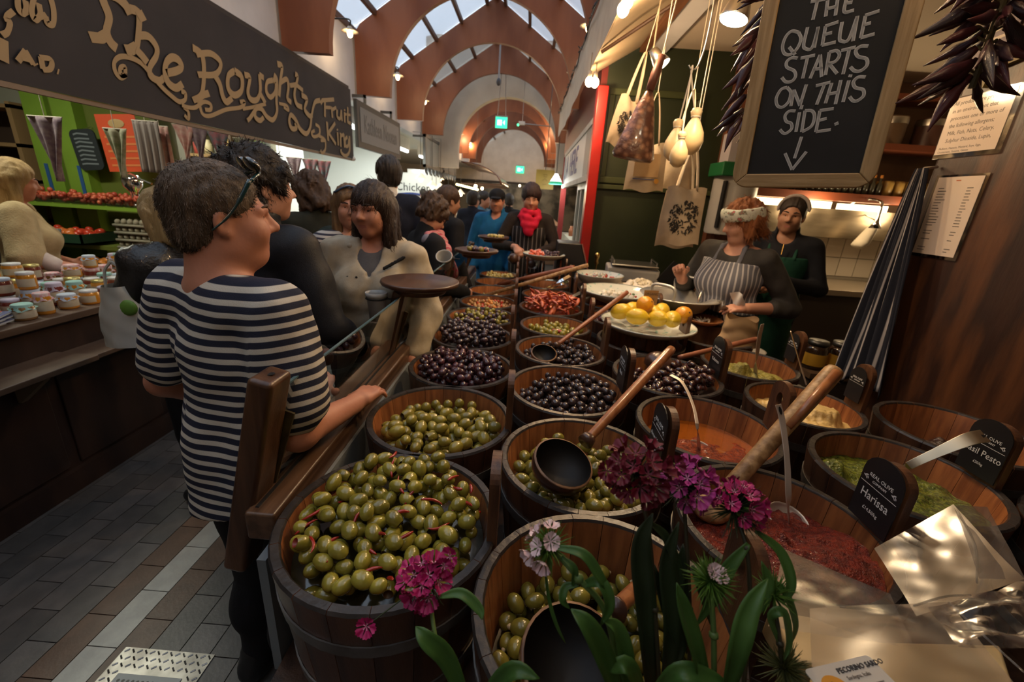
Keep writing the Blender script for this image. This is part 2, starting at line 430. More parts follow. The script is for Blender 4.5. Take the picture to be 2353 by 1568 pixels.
o = MB().box((-1.285,-1.66,.925),(-1.215,2.0,1.0)).build('rail',M_rail,tr_,bevel=.008)
MB().box((-1.268,-1.64,.998),(-1.260,2.0,1.0025)).build('rail_groove',M_black,tr_)
MB().box((-1.225,-1.72,.60),(-1.205,2.0,.935)).build('side_board',mat('blue grey board',(.17,.19,.20),.6,col2=(.12,.135,.145),ns=4),tr_)
b = MB()
M_or = mat('orange paint',(.45,.12,.04),.5)
for s in ([(815,1052),(822,1047),(830,1052),(836,1045)],[(856,1040),(846,1050),(846,1062),(856,1066)],[(838,1042),(840,1036)]):
    ribbon(b,smooth_pts([PX(u,v,-.519) - Vector((.7,2.4,0)) for u,v in s],4),.008,(-1,0,0),.001)
b.build('painted_script',M_or,tr_)
for y in (-1.45,-.9,.2,1.0): MB().sphere((-1.29,y,.955),(.004,.007,.007),8,6).build('screw',M_steel,tr_,True)

# leaning guard posts with glass between them
M_post = mat('old varnished post',(.095,.045,.022),.30,col2=(.05,.022,.012),ns=5,stretch=(7,7,.5),bump=.07,bs=40)
M_glass = clear_mat('guard glass',(.93,.97,.95),gloss=.05,rough=.01)
M_gedge = mat('glass edge',(.10,.17,.19),.15,.3)
def guard_post(y,w_,lbl,top=1.31,plate=None,slot=True):
    e = empty('guard_post',(-.65,y,.80),0,lbl,'post','leaning posts of the glass guard')
    a = Vector((0,0,0)); t = Vector((.125,.01,top-.80))
    MB().bar(a,t,.055,w_,(0,1,0)).build('shaft',M_post,e,bevel=.012,seg=3)
    tt = t.normalized()
    MB().lathe([(.0001,.001),(.009,.001)],10,Matrix.Translation(t)).build('peg_hole',M_black,e)
    MB().bar(a+Vector((.03,w_/2+.004,.10)),t*.78+Vector((.03,w_/2+.004,0)),.03,.006,(0,1,0)).build('brass_strip',mat('aged brass',(.16,.12,.05),.4,.7,col2=(.08,.06,.03),ns=20),e)
    return e
guard_post(.80,.085,'nearest brown guard post, in front of the man in the striped shirt')
guard_post(1.77,.085,'second brown guard post, below the empty wooden plate',1.29)
guard_post(2.98,.085,'third brown guard post, below the wooden plate of sample olives',1.28)
guard_post(4.12,.085,'farthest brown guard post, below the plate of pale olives',1.27)
def guard_glass(y0,y1,lbl):
    e = empty('guard_glass',(-.58,y0,1.0),0,lbl,'glass panel','glass guard panels')
    L_ = y1-y0
    sh = .062
    p = MB().add([(0,0,0),(0,L_,0),(sh,L_,.27),(sh,0,.27)],[(0,1,2,3)])
    p.add([(.006,0,0),(.006,L_,0),(sh+.006,L_,.27),(sh+.006,0,.27)],[(3,2,1,0)])
    p.build('pane',M_glass,e)
    MB().bar((sh+.003,0,.271),(sh+.003,L_,.271),.008,.004).build('pane_edge',M_gedge,e)
guard_glass(.85,1.72,'clear glass guard between the nearest and second posts')
guard_glass(1.83,2.93,'clear glass guard between the second and third posts')
guard_glass(3.03,4.07,'clear glass guard between the third and farthest posts')
M_plate = mat('dark wooden plate',(.075,.034,.02),.33,col2=(.045,.02,.012),ns=6,stretch=(3,.6,3),bump=.05)
PLATES = []
def wood_plate(loc,r,lbl,block=True):
    e = empty('wooden_plate',loc,0,lbl,'plate','wooden sample plates on the guard posts')
    MB().lathe([(.0001,0),(r*.72,0),(r*.97,.016),(r,.026),(r*.98,.034),(r*.93,.034),(r*.80,.020),(r*.3,.016),(.0001,.016)],48).build('dish',M_plate,e,True)
    MB().lathe([(.0001,-.020),(r*.62,-.020),(r*.66,-.012),(r*.66,-.001),(.0001,-.001)],32).build('turned_foot',M_post,e,autos=True)
    PLATES.append((Vector(loc),r)); return e
wood_plate(PY(966,662,1.81),.170,'large empty round wooden plate on the second guard post')
wood_plate(PY(1095,584,3.02),.155,'round wooden plate of mixed sample olives on the third post')
wood_plate(PY(1134,551,4.14),.150,'round wooden plate of pale olives on the farthest post')
M_cupm = mat('grey enamel',(.34,.34,.33),.35)
def cup(loc,r,h,lbl,m,tilt=0.):
    e = empty('cup',loc,0,lbl,'cup'); e.rotation_euler = (tilt,0,0)
    MB().lathe([(.0001,0),(r*.72,0),(r*.95,h*.85),(r*1.06,h*.88),(r*1.08,h),(r,h),(r*.92,h*.86),(r*.7,.006),(.0001,.006)],28).build('cup_body',m,e,True)
    MB().lathe([(r*1.03,h*.78),(r*1.10,h*.80),(r*1.03,h*.84)],24).build('holder_ring',M_black,e,True)
    MB().tube([(r,0,h*.8),(r+.05,0,h*.8)],.004,6).build('holder_arm',M_black,e)
cup(PY(868,740,1.72),.043,.13,'grey enamel cup in a wire ring on the second guard post',M_cupm)
cup(PY(1024,612,2.80),.050,.10,'grey cup leaning at the third guard post',M_cupm,.7)

# ------------------------------------------------------------------ tubs
M_stave = mat('tub stave wood',(.25,.090,.028),.34,col2=(.145,.046,.015),ns=5,stretch=(9,9,.7),rnd=.30,bump=.06,bs=40)
M_rim = mat('worn tub rim',(.040,.034,.032),.33,col2=(.020,.017,.016),ns=14,bump=.15,bs=60)
M_out = mat('tub outside in shade',(.085,.036,.018),.40,col2=(.035,.016,.010),ns=4,stretch=(8,8,.8),bump=.06,bs=40)  # darker copy of the stave wood: shadow on the outside put into the colour
M_hoop = mat('steel hoop',(.22,.21,.20),.45,.7,col2=(.12,.11,.10),ns=12)
M_ear = mat('handle stave',(.12,.052,.024),.35,col2=(.055,.024,.014),ns=6,stretch=(8,8,.7),bump=.08,bs=40)
NST = 20; TH = .36; RT,RB,WT = .238,.200,.023
def stave_mesh(r_scale=1.,a0=0.,a1=None,name='stave',nseg=2):
    a1 = 2*math.pi/NST if a1 is None else a1
    g_ = .0035
    rt,rb = RT*r_scale,RB*r_scale
    b = MB(); rows = []
    def ring(r,z): return [(r*math.cos(a0+(a1-a0)*j/nseg),r*math.sin(a0+(a1-a0)*j/nseg),z) for j in range(nseg+1)]
    prof = [(rb-WT,-TH),(rt-WT,-.006),(rt-WT+.004,0),(rt-.004,0),(rt,-.006),(rb,-TH)]
    V = [p for r,z in prof for p in ring(r,z)]; k = nseg+1
    F = []; MI = []
    for i in range(5):
        for j in range(nseg): F.append((i*k+j,i*k+j+1,(i+1)*k+j+1,(i+1)*k+j)); MI.append(0 if i == 0 else (2 if i == 4 else 1))
    e0 = [i*k for i in range(6)]; e1 = [i*k+nseg for i in range(6)]
    F += [tuple(e0),tuple(reversed(e1))]; MI += [0,0]
    b.v = V; b.f = F; b.mi = MI
    me = b.mesh(name,False)
    for m_ in (M_stave,M_rim,M_out): me.materials.append(m_)
    for p,i in zip(me.polygons,MI): p.material_index = i
    me.shade_smooth(); me.set_sharp_from_angle(angle=.5)
    return me
ga = .003
ME_STAVE = stave_mesh(1.,ga,2*math.pi/NST-ga)
ME_RING = stave_mesh(1.,0,2*math.pi,'tub_body',44)
def ear_mesh(w_=.104,h_=.30,th=.020,z0=-.12,hole=(.016,.024)):
    """flat handle stave in the YZ plane, round top, oval hand hole"""
    N_ = 40; hz = z0+h_-.062; O = []; I = []
    for i in range(N_):
        a = 2*math.pi*i/N_; dx,dz = math.cos(a),math.sin(a)
        I.append((hole[0]*dx,hz+hole[1]*dz))
        # outline: rectangle with rounded top
        t = 9
        if abs(dx) > 1e-6: t = min(t,(w_/2)/abs(dx))
        if dz < -1e-6: t = min(t,(hz-z0)/-dz)
        if dz > 1e-6: t = min(t,(z0+h_-hz)/dz)
        x,z = dx*t,hz+dz*t
        cz = z0+h_-w_*.42
        if z > cz and abs(x) > w_*.08:
            q = math.hypot(x/(w_/2),(z-cz)/(w_*.42))
            if q > 1: x,z = x/q,cz+(z-cz)/q
        O.append((x,z))
    V = [(-th/2,x,z) for x,z in O] + [(-th/2,x,z) for x,z in I] + [(th/2,x,z) for x,z in O] + [(th/2,x,z) for x,z in I]
    F = []
    for i in range(N_):
        j = (i+1) % N_
        F += [(i,N_+i,N_+j,j),(2*N_+i,2*N_+j,3*N_+j,3*N_+i),(i,j,2*N_+j,2*N_+i),(N_+i,3*N_+i,3*N_+j,N_+j)]
    b = MB(); b.add(V,F); me = b.mesh('handle_stave',False); me.materials.append(M_ear); return me
ME_EAR = ear_mesh()
_b = MB().lathe([(.0001,-TH+.03),(RB-WT+.01,-TH+.03)],32); ME_BOT = _b.mesh('tub_bottom'); ME_BOT.materials.append(M_stave)
def hoop_mesh(z0,z1):
    f = lambda z: RT + (RB-RT)*(-z/TH)
    b = MB().lathe([(f(z0)+.001,z0),(f(z0)+.004,z0),(f(z1)+.004,z1),(f(z1)+.001,z1)],44,close=True)
    me = b.mesh('hoop',False); me.materials.append(M_hoop); me.shade_smooth(); me.set_sharp_from_angle(angle=.6); return me
ME_H1 = hoop_mesh(-.085,-.115); ME_H2 = hoop_mesh(-.26,-.29)
M_tagb = mat('black label card',(.012,.012,.014),.35)
M_tagw = mat('label white print',(.62,.62,.62),.5)
GT = 'wooden tubs on the olive table'
def leafmark(b,c,s,nrm=Vector((-1,0,0))):
    """the little pair-of-leaves mark printed on each label (card in the YZ plane, text running towards -Y)"""
    for ox,oz,a,l in ((0,0,.5,1.),(-.35,-.30,-.35,.9),(.40,-.35,-1.0,.8),(.1,-.6,-.8,.7)):
        cx,cz = c[0]+ox*s,c[1]+oz*s; d = (math.cos(a),math.sin(a)); q = (-d[1],d[0])
        P_ = [(-.5,0),(-.1,.17),(.3,.12),(.5,0),(.3,-.12),(-.1,-.15)]
        b.add([(-.0,-(cx+(p[0]*d[0]+p[1]*q[0])*s*l),cz+(p[0]*d[1]+p[1]*q[1])*s*l) for p in P_],[(5,4,3,2,1,0)])
def label_card(tub,lines,w_=.112,h_=.170,y=0.,z=.090,full=True):
    """black arched card wired to the tub's handle stave, printed side towards the aisle"""
    e = obj('label_card',None,tub); e.location = (RT-.038,y,z); e.rotation_euler = (0,0,0)
    b = MB(); poly = [(-w_/2,-h_*.45),(w_/2,-h_*.45),(w_/2,h_*.30)]
    for i in range(1,10):
        a = math.pi*i/10; poly.append((w_/2*math.cos(a),h_*.30+w_*.42*math.sin(a)))
    poly.append((-w_/2,h_*.30))
    Mx = Matrix(((0,0,1,0),(-1,0,0,0),(0,1,0,0),(0,0,0,1)))     # local x -> -Y, local y -> Z, depth -> X
    b.prism(poly,.003,Mx); me = b.mesh('label_card',False); me.materials.append(M_tagb)
    # keep the empty-data trick out: link a real mesh
    bpy.data.objects.remove(e)
    e = obj('label_card',me,tub,(RT-.038,y,z))
    T = lambda x,yy: Matrix.Translation((-.0012,-x,yy)) @ Matrix(((0,0,-1,0),(-1,0,0,0),(0,1,0,0),(0,0,0,1)))
    b = MB(); b.box((-.0009,-w_*.46,h_*.105),(-.0006,w_*.46,h_*.112))
    leafmark(b,(-w_*.36,h_*.215),w_*.10); leafmark(b,(w_*.36,h_*.215),w_*.10)
    for v in range(len(b.v)): 
        if abs(b.v[v][0]) < 1e-9: b.v[v] = (-.0009,b.v[v][1],b.v[v][2])
    b.build('printed_mark',M_tagw,e)
    if full:
        text_obj('REAL OLIVE',w_*.115,M_tagw,e,T(0,h_*.235),align='CENTER',depth=.0003)
        text_obj('COMPANY',w_*.075,M_tagw,e,T(0,h_*.165),align='CENTER',depth=.0003)
    for i,(s_,sz) in enumerate(lines):
        text_obj(s_,w_*sz,M_tagw,e,T(0,h_*(-.09 - .16*i)),align='CENTER',depth=.0003,sx=.9)
    return e
def tub(x,y,lbl,near=True,ear=True,zr=ZR,sc_=1.,earang=0.):
    e = empty('wooden_tub',(x,y,zr),earang,lbl,'tub',GT); e.scale = (sc_,sc_,1)
    if near:
        for i in range(NST):
            o = obj('stave',ME_STAVE,e); o.rotation_euler = (0,0,2*math.pi*(i-.5)/NST)
    else: obj('tub_body',ME_RING,e)
    obj('tub_bottom',ME_BOT,e); obj('hoop',ME_H1,e); obj('hoop',ME_H2,e)
    if ear: obj('handle_stave',ME_EAR,e,(RT-.012,0,0))
    return e
T = {}
SCL = {'T1': 1.03,'M0': 1.02,'T3': .95,'T4': .91,'M3': .95,'M4': .89,'S2': .88,'S3': .93,'T5': .90,'T6': .85,'T7': .81,'T8': .79,'T9': .79,'M5': .94,'M6': .89,'M7': .87,'M8': .85,'R5': .95,'R6': .92}
def tb_(k,x,y,lbl,**kw): T[k] = (x,y); return tub(x,y,lbl,sc_=SCL.get(k,1.),**kw)
t1 = tb_('T1',-.262,.770,'nearest aisle-side tub, heaped with green olives and red chillies')
t2 = tb_('T2',-.242,1.235,'aisle-side tub of plain pitted green olives, second from front')
t3 = tb_('T3',-.240,1.680,'aisle-side tub of purple olives behind the plain green ones')
t4 = tb_('T4',-.250,2.105,'aisle-side tub of wrinkled dark olives behind the purple ones')
tb_('T5',-.245,2.500,'aisle-side tub of mixed green and purple olives',near=False)
tb_('T6',-.240,2.885,'aisle-side tub of chickpea salad with orange cheese',near=False)
tb_('T7',-.240,3.270,'aisle-side tub of mixed olives with a long wooden handle in it',near=False)
tb_('T8',-.240,3.640,'aisle-side tub holding a dark ladle, behind the mixed olives',near=False)
tb_('T9',-.240,4.010,'farthest aisle-side tub, with a row of pale yellow olives',near=False)
m0 = tb_('M0',.190,.585,'front tub of stuffed green olives behind the flowers')
m1 = tb_('M1',.205,1.055,'tub of almond stuffed green olives with a coconut-shell ladle')
m2 = tb_('M2',.205,1.540,'middle tub of round black olives')
m3 = tb_('M3',.205,1.985,'middle tub of shiny black olives with a small ladle')
m4 = tb_('M4',.205,2.412,'middle tub of small green olives and a chilli')
tb_('M5',.200,2.850,'middle tub of red sun-dried tomatoes',near=False)
tb_('M6',.200,3.270,'middle tub of oily liquid behind the dried tomatoes',near=False)
tb_('M7',.200,3.680,'middle tub with two bright spoon handles',near=False)
tb_('M8',.200,4.080,'farthest middle tub below the dish of peppers',near=False)
r1 = tb_('R1',.655,.850,'tub of dark red harissa paste with a steel spoon')
r2 = tb_('R2',.665,1.312,'tub of orange-red pesto under oil with a curved ladle')
r3 = tb_('R3',.665,1.765,'tub heaped with glossy brown kalamata olives')
tb_('R4',.665,2.240,'tub of dark paste under the lemon dish')
tb_('R5',.660,2.690,'tub of purple olives half hidden behind the lemon dish',near=False)
tb_('R6',.660,3.120,'tub glowing orange under the white salad platter',near=False,ear=False)
s1 = tb_('S1',1.165,1.112,'tub of green basil pesto with a flat steel spoon')
s2 = tb_('S2',1.140,1.555,'tub of pale houmous with chunky lumps')
s3 = tb_('S3',1.135,1.985,'tub of olive-green tapenade with a steel spoon')
tb_('S4',1.130,2.440,'empty orange-brown tub behind the lemons',ear=False)
q1 = tb_('Q1',1.610,1.420,'tub of black tapenade by the timber wall',ear=False)
q2 = tb_('Q2',1.560,.840,'right-hand tub of green oil cut by the frame edge',ear=False)
label_card(m1,[('Almond Stuffed',.155),('Olives',.10)])
label_card(r1,[('Harissa',.27),('£14.50/kg',.11)])
label_card(s1,[('Basil Pesto',.24),('£20/kg',.10)])
label_card(m2,[('Black',.2)])
label_card(r3,[('Kalamata',.18)])
label_card(s2,[],w_=.09,h_=.13)
label_card(s3,[],w_=.09,h_=.13)

# ------------------------------------------------------------------ what is in the tubs
def nz(p,f=1.,seed=0):
    """cheap smooth noise, p (...,3)"""
    r = np.random.default_rng(seed); o = 0
    for k in range(7):
        d = r.normal(size=3); d /= np.linalg.norm(d); o = o + np.sin((p @ d)*f*(1+.35*k) + r.uniform(0,6.28))
    return o/7*1.6
def fbm(p,f,seed,oct_=3): return sum(nz(p,f*2.1**i,seed+i)*.5**i for i in range(oct_))
def pack(n,R,r,seed,floor,cand=14,tries=None):
    """drop n balls of radius r one by one into a round tub: each settles in the lowest of a few spots"""
    g_ = np.random.default_rng(seed); P_ = np.zeros((n,3)); k = 0
    for i in range(n):
        rr = (R-r)*np.sqrt(g_.random(cand)); a = g_.random(cand)*2*np.pi; x = rr*np.cos(a); y = rr*np.sin(a)
        z = floor(x,y)
        if k:
            d2 = (x[:,None]-P_[None,:k,0])**2 + (y[:,None]-P_[None,:k,1])**2
            h = np.where(d2 < (2*r)**2,P_[None,:k,2] + np.sqrt(np.maximum((2*r)**2-d2,0))*.92,-9); z = np.maximum(z,h.max(1))
        mnd = z - floor(x,y)
        j = np.argmin(mnd); P_[k] = (x[j],y[j],z[j]); k += 1
    return P_
def visible_top(P_,r,keep=2.6):
    """drop those that are fully buried"""
    out = []
    for i,p in enumerate(P_):
        d2 = (P_[:,0]-p[0])**2 + (P_[:,1]-p[1])**2
        above = (P_[:,2] > p[2]+.6*r) & (d2 < (1.25*r)**2)
        if above.sum() < 2: out.append(i)
    return out
def olive_mesh(name,l,r,m,hole=None,tip=None,n=14,k=9):
    b = MB()
    prof = []
    for i in range(k+1):
        a = math.pi*i/k; prof.append((max(.0001,r*math.sin(a)*(1+.06*math.cos(a))),-l*math.cos(a)))
    if hole is not None: prof = [q for q in prof if q[1] < l*.90]; 
    b.lathe(prof,n)
    if hole is not None:
        rr,zz = prof[-1]; b.m = 1
        b.lathe([(rr,zz),(rr*.72,zz-.001),(rr*.60,zz-r*.35),(.0001,zz-r*.4)],n)
    if tip is not None:
        b.m = 1; b.lathe([(r*.34,l*.86),(r*.26,l*1.10),(r*.10,l*1.24),(.0001,l*1.27)],8)
    me = b.mesh(name,True); me.materials.append(m)
    if hole is not None: me.materials.append(hole)
    if tip is not None: me.materials.append(tip)
    for p,i in zip(me.polygons,b.mi): p.material_index = i
    return me
AVOID = [(PZ(1294,1064,1.055),.080),(PZ(1322,1520,.985),.092),(PZ(1250,812,1.005),.062),(PZ(1512,838,.985),.066)]     # where ladle bowls sit
def zone(x,y):
    r = math.hypot(x,y); a = math.degrees(math.atan2(y,x)) % 360
    if r < .07: return 'in the middle of the heap'
    k = ['by the handle stave','at the back right','by the back rim','at the back left','at the aisle-side rim','at the front left','by the front rim','at the front right'][int((a+22.5)//45) % 8]
    return k if r > .13 else k + ', near the middle'
def fill(tubk,n,r,seed,meshes,lbl,grp,floor,name='olive',flat=.9,R=None,cap=300,wts=None,scl=.12):
    """meshes = [(mesh, look)]; the nearest `cap` are things of their own, the rest one joined heap"""
    x0,y0 = T[tubk]; R = R or (RT*SCL.get(tubk,1.)-WT-.016)
    P_ = pack(n,R,r,seed,floor); idx = visible_top(P_,r)
    g_ = random.Random(seed)
    idx = [i for i in idx if all((Vector((x0+P_[i,0],y0+P_[i,1],ZR+P_[i,2]))-c).length > rr_ + r*.9 for c,rr_ in AVOID)]
    idx.sort(key=lambda i: (P_[i,0]+x0)**2 + (P_[i,1]+y0)**2 - .35*P_[i,2])
    for i in idx[:cap]:
        me,look = g_.choices(meshes,wts)[0] if wts else g_.choice(meshes)
        o = obj(name,me,None,(x0+P_[i,0],y0+P_[i,1],ZR+P_[i,2]))
        q = Vector((g_.gauss(0,1),g_.gauss(0,1),g_.gauss(0,1)*(1-flat)*3)).to_track_quat('Z','Y'); o.rotation_mode = 'QUATERNION'; o.rotation_quaternion = q
        s_ = 1 + g_.uniform(-scl,scl); o.scale = (s_,s_,s_*(1+g_.uniform(-.08,.08)))
        tag(o,'%s %s in the %s, %s' % (look,name.replace('_',' '),lbl,zone(P_[i,0],P_[i,1])),name.replace('_',' '),grp)
    if len(idx) > cap:
        b = MB()
        for i in idx[cap:]: b.sphere(P_[i],(r*.95,r*.95,r*1.0),9,6)
        o = b.build(name + '_heap',meshes[0][0].materials[0],None,True,loc=(x0,y0,ZR)); tag(o,'the smaller far olives of the ' + lbl,'olives',kind='stuff')
    return P_
def disc(tubk,name,zf,m,lbl,cat=None,R=None,nr=18,na=56,kind='stuff',smooth=True):
    """a filled surface lying in a tub, height zf(x, y) below the rim"""
    x0,y0 = T[tubk]; V = [(0,0,0)]; F = []
    for i in range(1,nr+1):
        for j in range(na):
            rr = i/nr; a = 2*math.pi*j/na; V.append((rr*math.cos(a),rr*math.sin(a),0))
    V = np.array(V); zc = None
    Rr = R
    if Rr is None: Rr = RT-WT-.003
    x = V[:,0]*Rr; y = V[:,1]*Rr; z = zf(x,y)
    rmax = (RT + (RB-RT)*(-z/TH)) - WT - .001
    s_ = np.minimum(1,rmax/Rr) if R is None else 1
    V = np.stack([x*s_,y*s_,z],1)
    F = [(0,1+j,1+(j+1) % na) for j in range(na)]
    for i in range(nr-1):
        for j in range(na): F.append((1+i*na+j,1+(i+1)*na+j,1+(i+1)*na+(j+1) % na,1+i*na+(j+1) % na))
    b = MB(); b.add(V,F); o = b.build(name,m,None,smooth,loc=(x0,y0,ZR)); o.scale[:2] = [SCL.get(tubk,1.)]*2; tag(o,lbl,cat or name.replace('_',' '),kind=kind); return o
flat_ = lambda c: (lambda x,y: c + 0*x)
M_og = mat('green olive skin',(.255,.215,.028),.22,col2=(.17,.145,.018),ns=35,rnd=.24,coat=.5,sss=.0,spec=.6)
M_og2 = mat('pitted green olive skin',(.245,.195,.030),.24,col2=(.165,.135,.018),ns=35,rnd=.22,coat=.45)
M_og3 = mat('stuffed olive skin',(.205,.170,.026),.22,col2=(.13,.11,.016),ns=35,rnd=.25,coat=.5)
M_hole = mat('olive pit hole',(.05,.025,.008),.5)
M_pim = mat('red pepper filling',(.20,.018,.008),.35)
M_alm = mat('almond',(.52,.40,.24),.45)
M_blk = mat('black olive skin',(.020,.013,.014),.20,col2=(.038,.022,.022),ns=25,rnd=.4,coat=.4)
M_pur = mat('purple olive skin',(.062,.020,.026),.20,col2=(.025,.012,.018),ns=25,rnd=.55,coat=.4)
M_dpu = mat('dark wrinkled olive skin',(.030,.017,.022),.25,col2=(.052,.030,.036),ns=30,rnd=.5,coat=.3,bump=.2,bs=120)
M_kal = mat('kalamata skin',(.050,.014,.012),.15,col2=(.022,.009,.009),ns=20,rnd=.5,coat=.7)
M_brine = mat('dark brine',(.035,.028,.008),.1,coat=.5)
mo = [(olive_mesh('olive',.0212,.0158,M_og),'whole'),(olive_mesh('olive',.0212,.0158,M_og,hole=M_hole),'pitted'),(olive_mesh('olive',.0205,.0158,M_og,hole=M_pim),'red-filled')]
dome = lambda c,h: (lambda x,y: c + h*(1-(x*x+y*y)/.05))
disc('T1','olive_bed',lambda x,y: -.080 + .022*(1-(x*x+y*y)/.05) + .10*y,M_brine,'lower olives and oil under the chilli olives')
PT1 = fill('T1',285,.0168,3,mo,'chilli tub','green olives mixed with chilli',lambda x,y: -.070 + .022*(1-(x*x+y*y)/.05) + .10*y,wts=[10,4,1],name='green_olive',cap=200)
# chilli pieces
M_chil = mat('red chilli',(.27,.014,.008),.25,coat=.5,rnd=.2)
def chilli_mesh(l,r,bend):
    P_ = [(bend*math.sin(t*2.2),0,(t-.5)*l) for t in [0,.15,.35,.55,.75,.92,1.]]
    return MB().tube(P_,[r*.35,r*.9,r,r*.95,r*.75,r*.4,r*.08],7).mesh('chilli')
mc = [chilli_mesh(.040,.0040,.009),chilli_mesh(.028,.0044,.006),chilli_mesh(.050,.0036,.014)]
for me in mc: me.materials.append(M_chil)
g_ = random.Random(8); top = sorted(range(len(PT1)),key=lambda i: -PT1[i,2] + .5*abs(PT1[i,0])); x0,y0 = T['T1']
order = list(range(len(PT1))); g_.shuffle(order); cnt = 0
for i in order:
    p = PT1[i]
    hi = max([q[2] for q in PT1 if (q[0]-p[0])**2 + (q[1]-p[1])**2 < .0006])
    if p[2] < hi-1e-6 or cnt > 27: continue
    o = obj('chilli',mc[g_.randrange(3)],None,(x0+p[0]+.016,y0+p[1]+g_.uniform(-.018,.018),ZR+p[2]+.009)); cnt += 1
    o.rotation_euler = (g_.uniform(.9,2.0),g_.uniform(-.5,.5),g_.uniform(0,6.28)); tag(o,'curled red chilli piece among the green olives, ' + zone(p[0],p[1]),'chilli','red chillies among the olives')
mo2 = [(olive_mesh('olive',.0245,.0178,M_og2,hole=M_hole),'pitted'),(olive_mesh('olive',.0245,.0178,M_og2),'plain')]
disc('T2','olive_bed',flat_(-.118),M_brine,'lower olives and brine in the plain olive tub')
fill('T2',150,.0193,5,mo2,'second aisle-side tub','plain pitted green olives',lambda x,y: -.104 + .05*np.clip(.3-y*1.2-.6*abs(x+.02),-.4,.6),name='green_olive',cap=100)
mo3 = [(olive_mesh('olive',.0222,.0170,M_og3,tip=M_alm),'almond-tipped'),(olive_mesh('olive',.0218,.0170,M_og3),'smooth')]
disc('M1','olive_bed',flat_(-.122),M_brine,'lower olives in the almond stuffed tub')
fill('M1',175,.0178,6,mo3,'coconut-ladle tub','almond stuffed olives',lambda x,y: -.112 + .05*np.clip(.2-y*1.6,-.3,.6),name='stuffed_olive')
disc('M0','olive_bed',flat_(-.170),M_brine,'lower olives in the front stuffed-olive tub')
fill('M0',150,.0182,9,mo3,'tub behind the flowers','stuffed olives in the front tub',lambda x,y: -.165 + .03*np.clip(.2+x*2,-.3,.6),name='stuffed_olive')
mb_ = [(olive_mesh('olive',.0163,.0150,M_blk,n=12,k=8),'round')]
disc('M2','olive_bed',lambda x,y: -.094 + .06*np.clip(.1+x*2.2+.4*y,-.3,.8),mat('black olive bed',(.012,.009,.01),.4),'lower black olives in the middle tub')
fill('M2',300,.0148,12,mb_,'middle tub','round black olives',lambda x,y: -.090 + .06*np.clip(.1+x*2.2+.4*y,-.3,.8),name='black_olive',cap=180)
mp_ = [(olive_mesh('olive',.0172,.0146,M_pur,n=12,k=8),'dull')]
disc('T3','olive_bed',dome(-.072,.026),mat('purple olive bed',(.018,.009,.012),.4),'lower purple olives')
fill('T3',290,.0148,13,mp_,'third aisle-side tub','purple olives',dome(-.066,.028),name='purple_olive',cap=190)
md_ = [(olive_mesh('olive',.0178,.0134,M_dpu,n=10,k=7),'wrinkled')]
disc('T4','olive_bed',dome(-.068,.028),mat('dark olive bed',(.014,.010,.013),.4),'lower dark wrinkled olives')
fill('T4',280,.0147,14,md_,'fourth aisle-side tub','wrinkled dark olives',dome(-.062,.030),name='purple_olive',cap=100)
mk_ = [(olive_mesh('olive',.0212,.0136,M_kal,n=12,k=8),'glossy')]
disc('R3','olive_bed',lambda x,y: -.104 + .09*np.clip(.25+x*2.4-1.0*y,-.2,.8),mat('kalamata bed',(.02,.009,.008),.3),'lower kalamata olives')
fill('R3',300,.0156,15,mk_,'kalamata tub','kalamata olives',lambda x,y: -.100 + .09*np.clip(.25+x*2.4-1.0*y,-.2,.8),name='brown_olive')
ms_ = [(olive_mesh('olive',.0172,.0150,M_blk,n=10,k=7),'shiny')]
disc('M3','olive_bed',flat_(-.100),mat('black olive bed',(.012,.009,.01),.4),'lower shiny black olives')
fill('M3',240,.0156,16,ms_,'small-ladle tub','shiny black olives',lambda x,y: -.092 + .05*np.clip(.1+x*2.6,-.3,.7),name='black_olive',cap=110)
mg4 = [(olive_mesh('olive',.0200,.0175,M_og,n=10,k=7),'small')]
disc('M4','olive_bed',flat_(-.098),M_brine,'lower small green olives')
fill('M4',110,.0185,17,mg4,'tub with one long chilli','small green olives',lambda x,y: -.085 + .03*np.clip(.3-abs(x)*2-y,-.3,.6),name='green_olive',cap=0)
o = MB().tube(smooth_pts([(0,0,0),(.03,.012,.012),(.07,.0,.008),(.105,-.015,.0)]),[.006]*4 + [.012]*9 + [.004]*3,7).build('chilli',M_chil,None,True,loc=(.17,2.37,.962)); tag(o,'long dried red chilli on the small green olives','chilli')
# farther tubs: heaps of many small pieces
def heap(tubk,n,r,seed,mlist,lbl,floor,shape='olive',bedm=None,cat='olives'):
    x0,y0 = T[tubk]; P_ = pack(n,RT-WT-.014,r,seed,floor); g_ = random.Random(seed); b = MB()
    for i in visible_top(P_,r):
        b.m = g_.randrange(len(mlist)); q = Vector((g_.gauss(0,1),g_.gauss(0,1),g_.gauss(0,.5))).to_track_quat('Z','Y').to_matrix()
        if shape == 'olive': b.sphere(P_[i],(r*.86,r*.86,r*1.12),8,6,q)
        elif shape == 'pea': b.sphere(P_[i],r*.95,7,5)
        elif shape == 'tomato':
            c = Vector(P_[i]); l = r*1.9
            b.tube([c+q@Vector((math.sin(t*3)*r*.5,0,(t-.5)*2*l)) for t in (0,.3,.6,1)],[r*.35,r*.8,r*.75,r*.2],6,flat=.45)
    o = b.build('%s_heap' % shape,mlist,None,True,loc=(x0,y0,ZR)); o.scale[:2] = [SCL.get(tubk,1.)]*2; tag(o,lbl,cat,kind='stuff')
    if bedm is not None: disc(tubk,'tub_bed',lambda x,y: floor(x,y)-.008,bedm,lbl + ', bottom layer',cat)
    return o
heap('T5',220,.0165,21,[M_og2,M_pur,M_og3,M_dpu],'mixed green and purple olives in the fifth aisle-side tub',dome(-.085,.04),bedm=M_brine)
